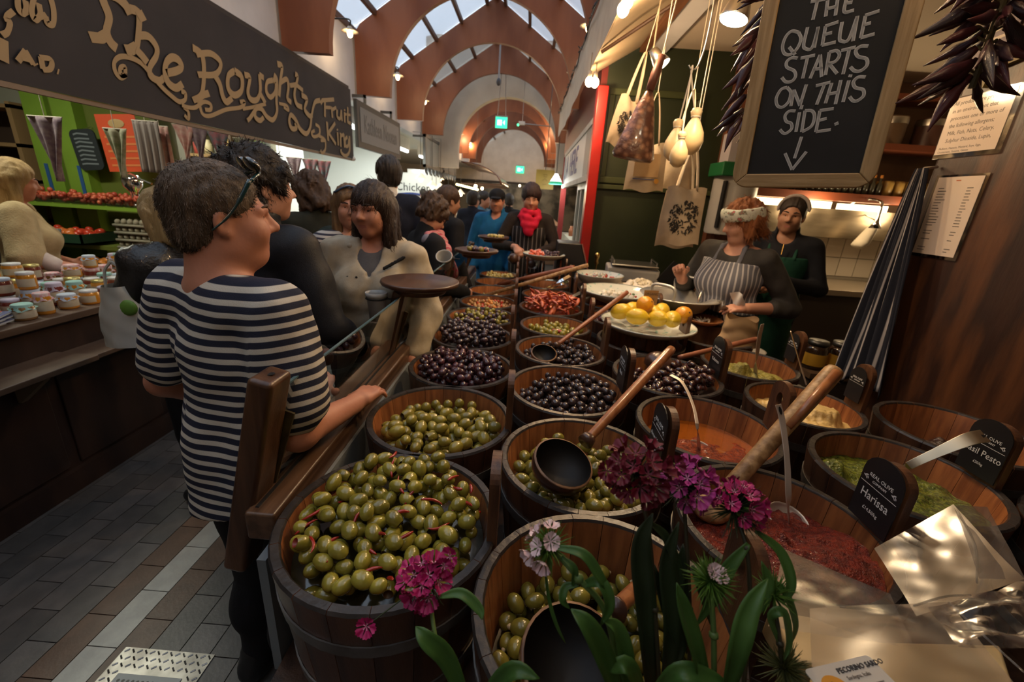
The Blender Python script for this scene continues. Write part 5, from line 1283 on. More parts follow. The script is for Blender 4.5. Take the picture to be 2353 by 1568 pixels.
bx('garlic_stand',(sd.location.x-.09,sd.location.y-.09,.64),(sd.location.x+.09,sd.location.y+.09,1.009),M_dwood,lbl='dark block under the garlic dish',cat='stand')
# scales and paper-lined tray
scl = empty('weighing_scale',(1.03,4.08,1.0),-.12,'grey steel weighing scale on the back stand','scale')
MB().box((-.25,-.17,.02),(.22,.17,.15)).build('scale_body',mat('scale grey',(.42,.40,.36),.4),scl,bevel=.015)
MB().box((-.22,-.19,.17),(.20,.16,.185)).build('weighing_plate',M_steel,scl,bevel=.006)
for x in (-.2,.18): MB().tube([(x,-.18,.185),(x,-.18,.215),(x,.15,.215),(x,.15,.185)],.006,6).build('guard_rail',M_steel,scl)
MB().tube([(0,0,.14),(0,0,.17)],.05,12).build('pillar',M_dsteel,scl)
MB().bar((.26,-.16,.16),(.46,-.16,.02),.22,.02,(0,1,0)).build('display_panel',M_black,scl)
b = MB().box((-.22,-.174,.05),(.19,-.171,.12)); b.build('front_panel',mat('scale face',(.34,.33,.30),.4),scl)
for x in (-.2,.17): MB().lathe([(.0001,0),(.02,0),(.02,.02),(.0001,.02)],10,Matrix.Translation((x,0,0))).build('foot',M_black,scl)
pt = empty('paper_lined_tray',(.98,3.52,1.0),0,'round tray heaped with crumpled white paper and pale cheese','tray')
MB().lathe([(.0001,0),(.16,0),(.21,.03),(.205,.034),(.15,.01),(.0001,.01)],36).build('tray',M_dwood,pt,True)
def crum(s,t):
    a = s*2*math.pi; r = t*.205; p = np.array([r*math.cos(a)*30,r*math.sin(a)*30,3.]); return Vector((r*math.cos(a),r*math.sin(a),.02 + .085*max(0,1-(t*1.05)**2) + .03*abs(nz(p,1.,5)) + (.05*max(0,math.sin(3*a+.6)) if t > .8 else 0)*(t-.8)*5))
MB().grid(crum,48,16).build('crumpled_paper',mat('greaseproof',(.66,.60,.50),.5),pt,True)
b = MB()
for i in range(40): a = g_.uniform(0,6.28); r = .11*math.sqrt(g_.random()); b.box((-.016,-.012,-.01),(.016,.012,.01),Matrix.Translation((r*math.cos(a),r*math.sin(a),.12-.3*r)) @ Euler((g_.uniform(-1,1),g_.uniform(-1,1),g_.uniform(0,3))).to_matrix().to_4x4())
b.build('cheese_shaving',mat('feta',(.66,.58,.42),.5),pt)
br = empty('brass_ornament',(.70,4.22,1.0),0,'small brass knobbed finial in front of the green wall','ornament')
MB().lathe([(.0001,0),(.02,0),(.008,.03),(.008,.12),(.022,.14),(.012,.17),(.024,.20),(.024,.23),(.0001,.245)],14).build('finial',mat('brass',(.55,.36,.12),.25,1.),br,True)
# brown paper bag in front of the headband woman
pb = empty('paper_bag',(1.235,2.33,.985),-.35,'crumpled brown paper bag lying open behind the lemons','bag')
def bagf(s,t):
    a = s*2*math.pi; w_ = .105*(1-.25*t); p = np.array([math.cos(a)*2,math.sin(a)*2,t*4]); k = 1+.10*nz(p,1.3,3); return Vector((w_*math.cos(a)*k,.06*math.sin(a)*k,.16*t + .012*math.sin(a*3)*t))
MB().grid(bagf,36,14).build('kraft_paper',mat('kraft paper',(.34,.22,.11),.7,col2=(.28,.175,.085),ns=8),pb,True)
MB().lathe([(.0001,0),(.1,0)],20,Matrix.Diagonal((1,.5,1,1))).build('bag_base',MATS['kraft paper'],pb)
# dark bottle with a yellow cap at the frame's right edge
yb = empty('squeeze_bottle',(1.83,1.235,.95),0,'dark squeeze bottle with a yellow cap at the right frame edge','bottle')
MB().lathe([(.0001,0),(.035,0),(.038,.02),(.038,.15),(.018,.19),(.016,.2),(.0001,.2)],20).build('bottle_body',mat('navy bottle',(.012,.014,.025),.35),yb,True); MB().lathe([(.02,.2),(.022,.2),(.02,.23),(.008,.26),(.0001,.262)],16).build('cap',mat('yellow cap',(.65,.36,.02),.35),yb,True)
MB().lathe([(.0385,.03),(.0392,.035),(.0392,.09),(.0385,.095)],20).build('label_band',mat('drab label',(.25,.24,.17),.6),yb,True)
bx('bottle_block',(1.75,1.18,.64),(1.88,1.29,.949),M_dwood,lbl='dark block under the squeeze bottle',cat='stand')

# ------------------------------------------------------------------ sample olives on the guard-post plates
def samples(P_,r,n_,seed,mlist,lbl,grp,s0=.022,off=(.02,0)):
    g_ = random.Random(seed); ms = []
    for m_ in mlist: me = MB().sphere((0,0,0),(s0*.8,s0*.8,s0),10,7).mesh('olive'); me.materials.append(m_); ms.append(me)
    for i in range(n_):
        a = g_.uniform(0,6.28); q_ = r*.6*math.sqrt(g_.random()); o = obj('olive',g_.choice(ms),None,P_ + Vector((off[0]+q_*math.cos(a),off[1]+q_*math.sin(a)*.6,.016+s0*.85)),(g_.uniform(0,3),g_.uniform(0,3),0)); tag(o,lbl,'olive',grp)
samples(PLATES[1][0],.12,16,1,[M_og3,M_og2,M_redp,M_pur],'sample olive on the wooden plate of the third post','sample olives on the third post')
samples(PLATES[2][0],.11,16,2,[M_pale],'pale sample olive on the farthest wooden plate','pale sample olives')
# ------------------------------------------------------------------ cut flowers in the foreground
vz = empty('flower_vase',(.17,.215,.64),0,'dark tin holding the cut sweet williams at the near edge','vase')
MB().lathe([(.0001,0),(.075,0),(.085,.20),(.088,.205),(.080,.205),(.07,.01),(.0001,.01)],24).build('tin',M_dsteel,vz,True)
M_leaf = mat('flower leaf',(.055,.125,.025),.42,col2=(.035,.085,.016),ns=8,stretch=(1,1,1),spec=.4)
M_leafd = mat('dark flower leaf',(.016,.030,.010),.5,col2=(.010,.018,.007),ns=8)
M_stm = mat('flower stem',(.10,.17,.045),.45); M_stmd = mat('dark flower stem',(.035,.03,.015),.5)
M_bris = mat('green calyx bristle',(.085,.17,.02),.5); M_brisd = mat('dark calyx bristle',(.030,.045,.015),.55)
def petal_mat(name,c,c2): return mat(name,c,.55,col2=c2,ns=45,rnd=.18)
M_mag = petal_mat('magenta petal',(.42,.012,.12),(.30,.006,.08)); M_crim = petal_mat('crimson petal',(.16,.006,.022),(.10,.004,.014))
M_pink = petal_mat('pale pink petal',(.62,.42,.44),(.70,.54,.54)); M_vio = petal_mat('violet pink petal',(.34,.02,.17),(.46,.06,.26)); M_mark = mat('petal star',(.68,.42,.50),.6); M_markd = mat('crimson petal star',(.26,.05,.09),.6)
def floret_mesh(m,r,cup,seed):
    g_ = random.Random(seed); b = MB()
    for k in range(5):
        a0 = 2*math.pi*k/5 + g_.uniform(-.08,.08); n_ = 9; V = [(0,0,0)]; lift = g_.uniform(-.15,.25)
        for ring,rr_ in ((0,.5),(1,1.)):
            for j in range(n_):
                t = j/(n_-1)*2-1; a = a0 + t*.60*(.72 if ring == 0 else 1.); ra = r*rr_*(1 - .12*t*t)
                if ring == 1: ra *= 1 + (.07 if j % 2 else -.05)
                V.append((ra*math.cos(a),ra*math.sin(a),r*(cup*rr_**2 + lift*rr_*.6 + .10*math.sin(t*4+k)*rr_)))
        b.m = 0; F = [(0,1+j,2+j) for j in range(n_-1)] + [(1+j,1+n_+j,2+n_+j,2+j) for j in range(n_-1)]; b.add(V,F)
        b.m = 1; d = (math.cos(a0),math.sin(a0)); p = (-d[1],d[0]); zc = r*(.04 + cup*.1)
        b.add([(0,0,zc*.5+.0006),(d[0]*r*.34+p[0]*r*.05,d[1]*r*.34+p[1]*r*.05,r*(cup*.14+lift*.22)+.0012),(d[0]*r*.34-p[0]*r*.05,d[1]*r*.34-p[1]*r*.05,r*(cup*.14+lift*.22)+.0012)],[(0,2,1)])
    b.m = 2; b.tube([(0,0,-r*.15),(0,0,-r*1.1)],[r*.10,r*.14],6)
    me = b.mesh('floret'); 
    for q in (m,M_markd if m is M_crim else M_mark,M_bris): me.materials.append(q)
    for p_,i in zip(me.polygons,b.mi): p_.material_index = i
    return me
def leaf(pts,wid,m,parent,fold=.25,up=(0,0,1),name='leaf',twist=0.):
    P_ = smooth_pts(pts,6); k = len(P_); V = []; nrm = Vector(up)
    for i,p in enumerate(P_):
        t = (P_[min(i+1,k-1)]-P_[max(i-1,0)]).normalized(); n_ = (nrm-t*nrm.dot(t)).normalized(); s_ = t.cross(n_); u_ = i/(k-1)
        wv = .78*wid*max(.04,math.sin(math.pi*min(1,u_*.93+.07))**.8)
        if twist: q = Matrix.Rotation(twist*u_,3,t); s_ = q @ s_; n_ = q @ n_
        for x in (-1,-.5,0,.5,1): V.append(p + s_*x*wv/2 + n_*abs(x)*wv*fold)
    F = [(i*5+j,i*5+j+1,(i+1)*5+j+1,(i+1)*5+j) for i in range(k-1) for j in range(4)]
    b = MB(); b.add(V,F); o = b.build(name,m,parent,True); so = o.modifiers.new('thick','SOLIDIFY'); so.thickness = .0008; return o
def flower(lbl,head,base,m,R_head,nfl,fr,facing,leaves=(),seed=1,bris=90,blen=.026,mst=None,mbr=None,extra=(),bend=None,green=False,mlf=None,stemr=.0032):
    """head/base are world points; leaves = [(list of world points, width)]"""
    head,base = Vector(head),Vector(base); g_ = random.Random(seed); e = empty('sweet_william',base,0,lbl,'flower','cut sweet williams in the foreground')
    mst,mbr,mlf = mst or M_stm,mbr or M_bris,mlf or M_leaf
    f = Vector(facing).normalized(); hl = head-base
    mid = [Vector(p)-base for p in (bend or [])]
    MB().tube(smooth_pts([Vector((0,0,0))] + mid + [hl-f*R_head*.9],8),stemr,8).build('stem',mst,e,True)
    for q in [Vector((0,0,0))] + mid:
        MB().sphere(q,(stemr*1.7,stemr*1.7,stemr*1.6),8,6).build('stem_node',mst,e,True)
    q = f.to_track_quat('Z','Y').to_matrix(); b = MB(); c0 = hl-f*R_head*.75
    for i in range(bris):
        a = g_.uniform(0,6.28); el = g_.uniform(-.5,1.35); d = q @ Vector((math.cos(a)*math.cos(el),math.sin(a)*math.cos(el),math.sin(el))); l = blen*g_.uniform(.6,1.25)+R_head*.35
        s0 = c0 + d*R_head*.12; d2 = (d + Vector((g_.uniform(-.4,.4),g_.uniform(-.4,.4),g_.uniform(-.4,.2)))*.6).normalized()
        b.tube([s0,s0+d*l*.55,s0+d*l*.55+d2*l*.45],[.0013,.0010,.0002],4,cap=False)
    b.build('calyx_bristle',mbr,e,True)
    ms = [floret_mesh(m,fr*k,.30+.25*j,seed*7+j) for j,k in enumerate((1.,.92,1.06))]
    for i in range(nfl):
        k = (i+.5)/nfl; el = math.acos(1-.62*k) if not green else g_.uniform(0,.9); a = i*2.399; d = q @ Vector((math.cos(a)*math.sin(el),math.sin(a)*math.sin(el),math.cos(el)))
        o = obj('floret',ms[i % 3],e,c0 + d*R_head*g_.uniform(.95,1.1)); o.rotation_mode = 'QUATERNION'; o.rotation_quaternion = (d + Vector((g_.uniform(-.35,.35),g_.uniform(-.35,.35),g_.uniform(-.2,.2)))).to_track_quat('Z','Y')
    for p in extra:
        o = obj('floret',ms[0],e,Vector(p)-base); d = Vector((g_.uniform(-.4,.4),-.8,g_.uniform(-.1,.6))); o.rotation_mode = 'QUATERNION'; o.rotation_quaternion = d.to_track_quat('Z','Y')
        MB().tube(smooth_pts([Vector(p)-base,(Vector(p)-base)*.6+c0*.4,c0],4),.0012,5).build('side_stalk',mbr,e,True)
    for L_ in leaves: leaf([Vector(p)-base for p in L_[0]],L_[1],mlf if len(L_) < 3 else L_[2],e,up=L_[3] if len(L_) > 3 else (0,-.5,.8))
    return e
Yf = .46
B0 = Vector((.17,.22,.80))
P = lambda u,v,y=Yf: PY(u,v,y)
flower('magenta sweet william with pale star centres in front of the chilli olives',P(965,1340,.50),P(1090,1640,.42),M_mag,.033,12,.0165,(-.25,-.75,.6),seed=2,
       bend=[P(1010,1500,.45)],extra=[P(842,1440,.48),P(1020,1300,.51),P(1035,1280,.52)],mbr=M_brisd,
       leaves=[([P(1010,1372,.48),P(1060,1365,.48),P(1100,1400,.47),P(1108,1425,.46)],.020),([P(1080,1640,.42),P(1030,1520,.43),P(980,1470,.43),P(955,1440,.44)],.034),([P(1090,1640,.42),P(1170,1545,.41),P(1240,1560,.40)],.030)])
flower('white and pale pink sweet william on a bright green bent stem',P(1240,1250,.46),P(1440,1660,.40),M_pink,.026,7,.0125,(-.75,-.35,.55),seed=5,bris=170,blen=.022,
       bend=[P(1395,1420,.43),P(1330,1330,.44)],stemr=.0042,
       leaves=[([P(1275,1258,.45),P(1340,1275,.44),P(1380,1330,.43),P(1400,1360,.43)],.018),([P(1335,1345,.44),P(1380,1340,.43),P(1400,1390,.42),P(1380,1440,.42)],.020),([P(1330,1345,.44),P(1300,1350,.44),P(1293,1380,.43),P(1310,1400,.43)],.014),
               ([P(1440,1660,.40),P(1390,1520,.40),P(1350,1440,.40),P(1312,1400,.41)],.036),([P(1445,1660,.40),P(1440,1540,.41),P(1420,1450,.42),P(1385,1425,.42)],.030),([P(1250,1290,.45),P(1262,1380,.44),P(1280,1440,.43),P(1300,1480,.43)],.006),([P(1290,1280,.45),P(1320,1310,.44),P(1315,1350,.44)],.012)])
flower('dark crimson sweet william standing tall beside the shell ladle',P(1470,1090,.50),P(1520,1660,.42),M_crim,.040,15,.0155,(-.1,-.75,.55),seed=8,mst=M_stmd,mbr=M_brisd,mlf=M_leafd,bris=120,
       bend=[P(1505,1400,.45),P(1490,1220,.48)],extra=[P(1395,1082,.50),P(1430,1120,.50),P(1550,1070,.52)],
       leaves=[([P(1500,1660,.43),P(1480,1400,.45),P(1470,1260,.47),P(1500,1180,.48)],.040),([P(1520,1660,.43),P(1540,1450,.45),P(1530,1300,.47),P(1560,1200,.48)],.034),([P(1490,1200,.48),P(1530,1240,.48),P(1560,1330,.47),P(1560,1400,.46)],.020),([P(1500,1300,.47),P(1530,1400,.46),P(1560,1480,.45),P(1555,1530,.44)],.026)])
flower('violet-pink sweet william behind the dark crimson head',P(1592,1115,.54),P(1580,1660,.44),M_vio,.034,12,.0150,(.1,-.7,.7),seed=11,mst=M_stmd,mbr=M_brisd,mlf=M_leafd,bris=110,bend=[P(1585,1400,.48)],
       leaves=[([P(1590,1300,.50),P(1620,1380,.48),P(1640,1450,.47)],.022),([P(1580,1500,.46),P(1560,1350,.48),P(1570,1250,.50)],.030)])
flower('crimson sweet william with bristly green sides, right of the violet one',P(1705,1150,.52),P(1700,1660,.42),M_mag,.034,12,.0130,(.1,-.35,.95),seed=14,mbr=M_brisd,bris=200,blen=.03,bend=[P(1722,1420,.46),P(1715,1260,.49)],mst=M_stmd,
       leaves=[([P(1735,1220,.50),P(1790,1270,.49),P(1815,1340,.47),P(1800,1390,.46)],.022),([P(1720,1250,.49),P(1670,1310,.48),P(1640,1370,.47),P(1600,1440,.46)],.026),([P(1760,1330,.48),P(1800,1360,.47),P(1825,1430,.46),P(1820,1480,.46)],.016),([P(1730,1420,.46),P(1760,1350,.47),P(1750,1290,.48)],.024)])
flower('green bristly bud head with one pink floret',P(1640,1325,.45),P(1640,1680,.40),M_pink,.020,2,.0125,(.0,-.3,.95),seed=17,bris=240,blen=.026,green=True,bend=[P(1640,1460,.43)],stemr=.0040,
       leaves=[([P(1640,1660,.40),P(1600,1500,.41),P(1570,1400,.42),P(1555,1340,.43)],.030),([P(1650,1660,.40),P(1690,1500,.40),P(1720,1400,.42),P(1765,1330,.44)],.036),([P(1500,1590,.41),P(1560,1545,.40),P(1630,1560,.40),P(1680,1580,.40)],.030),([P(1480,1600,.41),P(1440,1530,.40),P(1400,1545,.40)],.028)])
flower('small green bristly bud beside the cheese pack',P(1785,1360,.47),P(1800,1640,.42),M_pink,.013,0,.010,(.1,-.3,.9),seed=19,bris=110,blen=.026,green=True,bend=[P(1792,1480,.44)],mst=M_stmd,
       leaves=[([P(1790,1480,.44),P(1770,1420,.45),P(1800,1410,.45),P(1812,1480,.44),P(1800,1520,.43)],.016)])
flower('low brown-green bud at the bottom right of the flowers',P(1810,1530,.43),P(1790,1680,.40),M_pink,.016,0,.010,(.1,-.3,.9),seed=23,bris=160,blen=.03,green=True,mbr=mat('olive bristle',(.07,.075,.02),.5),mst=M_stmd)

# ------------------------------------------------------------------ vacuum-packed cheese in clear film
M_film = clear_mat('crumpled clear film',(.95,.95,.94),gloss=.02,rough=.22,haze=.09,hazecol=(.42,.40,.36))
cp = empty('packed_cheese',PZ(1900,1470,1.02),0,'wedge of pale cheese in clear film with a white label, front right','cheese')
O = cp.location
def wedge(top,dz):
    P_ = [p-O for p in top]; n_ = len(P_); b = MB(); b.add(P_ + [p-Vector((0,0,dz)) for p in P_],[tuple(range(n_)),tuple(reversed(range(n_,2*n_)))] + [(i,n_+i,n_+(i+1) % n_,(i+1) % n_) for i in range(n_)])
    return b
M_chz = mat('pale hard cheese',(.58,.43,.22),.45,col2=(.52,.37,.17),ns=8,bump=.05)
wedge([PZ(1765,1400,1.05),PZ(1830,1520,1.055),PZ(1990,1545,1.075),PZ(2040,1480,1.075),PZ(1860,1415,1.06)],.055).build('cheese_wedge',M_chz,cp,bevel=.006,seg=3)
wedge([PZ(1900,1470,1.06),PZ(1830,1640,1.06),PZ(2353,1640,1.10),PZ(2300,1480,1.11)],.05).build('cheese_wedge',M_chz,cp,bevel=.006,seg=3)
def film(c,amp,seed,name='film_sheet',n_=30,f=12.):
    c = [Vector(p)-O for p in c]
    def fn(s,t):
        p = (c[0]*(1-s)+c[1]*s)*(1-t) + (c[3]*(1-s)+c[2]*s)*t; q = np.array([p.x,p.y,p.z]); k = min(s,1-s,t,1-t)*4; k = min(1,k+.25)
        return p + Vector((0,-.2,1))*amp*float(fbm(q,f,seed,3))*k + Vector((0,0,1))*amp*.9*abs(float(nz(q,f*.8,seed+3)))
    MB().grid(fn,n_,n_).build(name,M_film,cp,True)
film([PZ(1800,1262,1.020),PZ(2045,1368,1.035),PZ(2100,1500,1.075),PZ(1765,1440,1.06)],.006,1)
film([PZ(2008,1262,1.025),PZ(2190,1160,1.12),PZ(2352,1335,1.11),PZ(2105,1418,1.05)],.007,2)
film([PZ(2190,1162,1.118),PZ(2268,1166,1.10),PZ(2356,1335,1.10),PZ(2250,1330,1.11)],.004,3)
film([PZ(1860,1400,1.085),PZ(2180,1385,1.10),PZ(2353,1600,1.13),PZ(1870,1640,1.085)],.006,4)
film([PZ(2130,1400,1.11),PZ(2400,1330,1.12),PZ(2400,1500,1.14),PZ(2200,1490,1.13)],.012,5,f=38.)
# ridge folds that catch the light
for pts_ in ([(2180,1385),(2270,1470),(2353,1545)],[(1930,1395),(2020,1405),(2105,1430)],[(2195,1165),(2240,1250),(2245,1340)],[(2100,1393),(2170,1372),(2230,1368)]):
    MB().tube(smooth_pts([PZ(u,v,1.118)-O for u,v in pts_],5),.0016,6).build('film_fold',M_film,cp,True)
# label: flat sticker
lo,lx,ly = PZ(1915,1600,1.118),PZ(2070,1560,1.118),PZ(1935,1530,1.118)
ex = (lx-lo).normalized(); ey = Vector((-ex.y,ex.x,0)); ez = Vector((0,0,1)); ML_ = Matrix((ex,ey,ez)).transposed().to_4x4(); ML_.translation = lo-O
b = MB(); b.prism([(x,y) for x,y in rr(-.012,-.035,.100,.034,.006,0)],.001,ML_); b.build('label_sticker',mat('white sticker',(.55,.52,.46),.4),cp)
MB().lathe([(.0001,.0014),(.020,.0014)],28,ML_ @ Matrix.Translation((.012,.002,0))).build('orange_disc',mat('orange print',(.60,.27,.03),.5),cp)
text_obj('OLIVE',.0085,M_ink,cp,ML_ @ Matrix.Translation((.012,-.006,.0018)),align='CENTER',depth=.0002)
b = MB(); 
for v in [[(.000,.006),(.012,.014),(.024,.006),(.014,.009)]]: b.add([ML_ @ Vector((x,y,.0018)) for x,y in v],[(0,3,2,1)])
b.build('leaf_mark',M_ink,cp)
text_obj('PECORINO SARDO',.0092,M_ink,cp,ML_ @ Matrix.Translation((.032,.020,.0018)),depth=.0003,bold=.0002,shear=.15)
text_obj('Sardegna, Italia',.0065,M_pr,cp,ML_ @ Matrix.Translation((.038,.011,.0018)),depth=.0002)
b = MB()
for i in range(4): b.add([ML_ @ Vector(p) for p in ((.036,.0005-.006*i,.0018),(.036+.05-.008*i,.0005-.006*i,.0018),(.086-.008*i,.002-.006*i,.0018),(.036,.002-.006*i,.0018))],[(0,1,2,3)])
b.build('print_line',M_pr,cp)
# ------------------------------------------------------------------ hall wall lamps; those past the cross wall are added to brighten the far end
for i,y in enumerate((-.8,1.2,3.1,5.95,7.9,9.8,12.6,14.6,16.8,19.2)):
    for s_,x in (('left',XL+.28),('right',XR-.42)):
        e = empty('wall_lamp',(x,y,3.42 if s_ == 'left' else 3.62),0,'enamel hall lamp with a warm bulb on the %s side, %s' % (s_,['behind the viewer','over the near counter','over the first arch','second bay','third bay','fourth bay','added just past the arch','added farther past','added third past','added by the end wall'][i]),'lamp','enamel hall lamps')
        MB().lathe([(.02,.10),(.035,.08),(.10,.05),(.102,.045),(.03,.07)],18).build('lamp_shade',mat('enamel shade',(.45,.38,.28),.35),e,True)
        MB().sphere((0,0,.025),(.032,.032,.042),12,8).build('bulb',M_bulb,e,True)
        MB().tube(smooth_pts([(0,0,.09),(0,0,.17),((-.2 if s_ == 'left' else .3),0,.17)],4),.009,6).build('bracket',M_black,e)
        point_light('lamp_light',(0,0,-.05),6 if y < 11 else 24,WARM,.04,e)

# ------------------------------------------------------------------ fruit stall on the left: counter, ledge, banner
M_cnt = mat('counter brown',(.038,.019,.013),.45,col2=(.022,.011,.008),ns=4,stretch=(2,2,.5),bump=.05,bs=20)
M_cntt = mat('counter top brown',(.105,.066,.042),.45,col2=(.075,.045,.028),ns=5,stretch=(3,.5,3))
ct = empty('fruit_counter',(-2.75,3.4,0),0,'dark brown fruit stall counter with a lower ledge on the left of the aisle','counter')
MB().box((-.33,-3.0,0),(.33,2.9,.93)).build('counter_body',M_cnt,ct)
MB().box((-.36,-3.0,.93),(.37,2.9,.97)).build('counter_top',M_cntt,ct,bevel=.006)
MB().box((.33,-3.0,0),(.365,2.9,.12)).build('plinth',M_cnt,ct)
for y in np.arange(-2.7,2.8,.62): MB().box((.33,y,.14),(.342,y+.56,.70)).build('front_panel',M_cnt,ct,bevel=.004)
MB().box((.33,-3.0,.755),(.56,-1.42,.785)).build('ledge',M_cntt,ct,bevel=.005)
MB().box((.33,-1.40,.745),(.52,.6,.772)).build('ledge',M_cntt,ct,bevel=.005)
for y in (-1.95,-1.62,-.9,-.2): MB().prism([(0,0),(.17,0),(.17,-.02),(.02,-.15),(0,-.15)],.03,Matrix.Translation((.335,y,.75)) @ Matrix.Rotation(math.pi/2,4,'X')).build('ledge_bracket',mat('bracket buff',(.20,.15,.10),.6),ct)
M_ban = mat('banner cloth',(.026,.021,.022),.7,col2=(.019,.016,.017),ns=3)
M_bann = mat('banner lettering',(.33,.225,.11),.7)
ba = empty('banner',(-2.40,3.8,2.05),0,'long black banner with old-gold ornate lettering The Roughty Fruit King','banner')
MB().grid(lambda s,t: Vector((.004*math.sin(s*40),-3.2 + 5.46*s,.82*t)),90,6).build('banner_cloth',M_ban,ba,True)
MB().box((-.035,-3.2,-.025),(-.005,2.27,.0)).build('bottom_batten',mat('batten',(.20,.14,.09),.6),ba)
MB().box((-.06,-3.2,.80),(-.02,2.27,.86)).build('top_batten',mat('top batten',(.03,.022,.018),.6),ba)
MB().sphere((.0,2.255,.0),.03,10,7).build('end_cap',M_paper,ba,True)
ST = [(26,[(640,-60),(660,10),(695,110),(680,200),(705,270),(745,312)]),(24,[(575,238),(640,245),(690,215)]),(26,[(480,-70),(700,-40),(790,20),(832,92)]),
 (22,[(830,55),(885,90),(880,240),(868,320)]),(24,[(868,300),(830,322),(800,320)]),(22,[(915,95),(880,110)]),(22,[(868,320),(905,360),(935,400)]),(20,[(885,228),(950,235),(1000,300),(1000,360),(960,430),(965,490),(1020,518),(1050,500)]),
 (14,[(800,470),(795,430),(765,440),(775,485),(805,480),(770,500),(735,460),(728,400),(765,365),(830,370),(900,405),(960,470),(1030,555),(1100,620),(1150,655),(1185,640),(1185,600),(1160,585)]),
 (22,[(1065,470),(1130,455),(1160,430),(1140,385),(1100,370),(1065,400),(1055,460),(1075,530),(1125,565),(1168,540)]),
 (20,[(1232,305),(1290,350),(1305,440),(1300,560),(1280,620),(1235,645)]),(18,[(1255,640),(1300,610),(1335,600)]),(18,[(1255,350),(1285,345),(1350,345),(1405,390),(1408,440),(1370,480),(1265,480)]),(20,[(1370,480),(1405,540),(1425,620),(1450,655),(1485,630)]),
 (20,[(1505,455),(1465,490),(1465,570),(1505,612),(1550,580),(1550,495),(1505,455)]),(18,[(1568,480),(1602,500),(1590,590),(1610,640),(1650,640),(1670,580),(1665,480)]),(16,[(1665,480),(1690,500)]),(16,[(1668,600),(1700,660)]),
 (16,[(1750,515),(1712,530),(1708,590),(1735,625),(1765,590),(1768,530),(1750,515)]),(16,[(1755,480),(1775,520),(1772,640),(1775,720),(1750,770),(1710,750),(1675,700),(1640,700),(1635,750),(1665,775),(1690,755)]),(12,[(1640,700),(1600,760),(1585,775)]),
 (18,[(1780,410),(1810,430),(1800,520),(1792,620)]),(16,[(1800,530),(1840,510),(1852,560),(1845,630),(1870,660)]),(16,[(1895,475),(1910,500),(1890,600),(1905,670),(1940,690)]),(13,[(1862,550),(1900,545),(1942,580)]),
 (16,[(1935,610),(1970,640),(1955,700),(1985,745),(2005,740)]),(16,[(2055,645),(2020,660),(2000,740),(1990,820),(1965,860),(1925,830),(1895,770),(1865,740),(1855,780),(1870,825),(1900,825),(1895,790)]),
 (11,[(1160,675),(1200,690),(1250,690),(1300,655),(1345,670),(1345,705),(1310,705)]),(11,[(1280,680),(1300,735),(1350,745),(1450,705),(1545,690),(1570,655),(1540,655)]),(10,[(1560,700),(1620,690),(1700,670)]),(10,[(1175,690),(1205,720),(1205,765),(1180,740)]),(9,[(1790,665),(1840,680),(1850,710),(1820,690)]),
 (12,[(2058,665),(2070,645),(2140,640)]),(12,[(2085,640),(2085,745)]),(10,[(2085,690),(2120,692)]),(11,[(2130,690),(2136,755)]),(10,[(2136,705),(2158,692)]),(11,[(2165,705),(2166,750),(2185,762),(2192,710)]),(10,[(2192,710),(2196,775)]),(11,[(2212,725),(2214,785)]),(11,[(2212,703),(2213,713)]),(11,[(2232,695),(2232,785),(2250,795)]),(8,[(2218,735),(2250,740)]),
 (13,[(2100,790),(2108,900)]),(11,[(2150,795),(2110,855),(2155,925)]),(11,[(2168,855),(2172,932)]),(10,[(2165,830),(2167,840)]),(11,[(2186,860),(2188,940)]),(10,[(2188,875),(2206,865),(2212,945)]),(11,[(2232,880),(2218,900),(2222,940),(2238,935),(2242,895)]),(11,[(2245,875),(2246,970),(2222,1002),(2195,985),(2190,960)]),
 (10,[(2025,800),(2050,820),(2050,865),(2015,880),(2000,855),(2020,840)]),(10,[(2040,870),(2085,900),(2088,960),(2068,985),(2058,965)]),(9,[(2090,905),(2060,905)]),
 (13,[(105,390),(150,328),(200,412)]),(10,[(130,375),(182,388)]),(14,[(220,412),(226,420)]),(13,[(255,372),(268,442)]),(12,[(248,368),(310,378),(325,410),(310,445),(265,448)]),(14,[(360,458),(368,464)]),
 (16,[(0,225),(35,205),(50,150),(30,110),(75,70)]),(16,[(100,-20),(105,50),(135,85),(155,55),(150,0)]),(16,[(205,-20),(190,70),(215,125),(245,90),(235,20)]),(16,[(285,100),(300,150),(335,150),(338,70),(320,-10)]),(24,[(5,255),(10,385)]),(12,[(150,80),(190,60)]),(12,[(240,110),(285,95)])]
b = MB(); nibv = Vector((0,.5,.86)).normalized()
for si,(wd,ln) in enumerate(ST):
    P_ = [PX(x/2.8,y/2.8,-2.40) - ba.location for x,y in ln]; P_ = smooth_pts(P_,5) if len(P_) > 3 else P_
    # stroke width measured in the picture, turned into metres at that distance
    ws = []
    for p in P_:
        dist = (p + ba.location - Vector((0,0,CAMH))).length; ws.append(wd/2.8*dist/FPX*1.6)
    lf = .006 + .0008*(si % 7)
    if len(P_) > 3: ribbon(b,P_,ws,(1,0,0),lf,nibv if wd > 12 else None)
    else:
        for k in range(len(P_)-1): ribbon(b,[P_[k].lerp(P_[k+1],t) for t in (-.06,.5,1.06)],[ws[k]]*3,(1,0,0),lf+.0003*k)
b.build('gold_lettering',M_bann,ba)
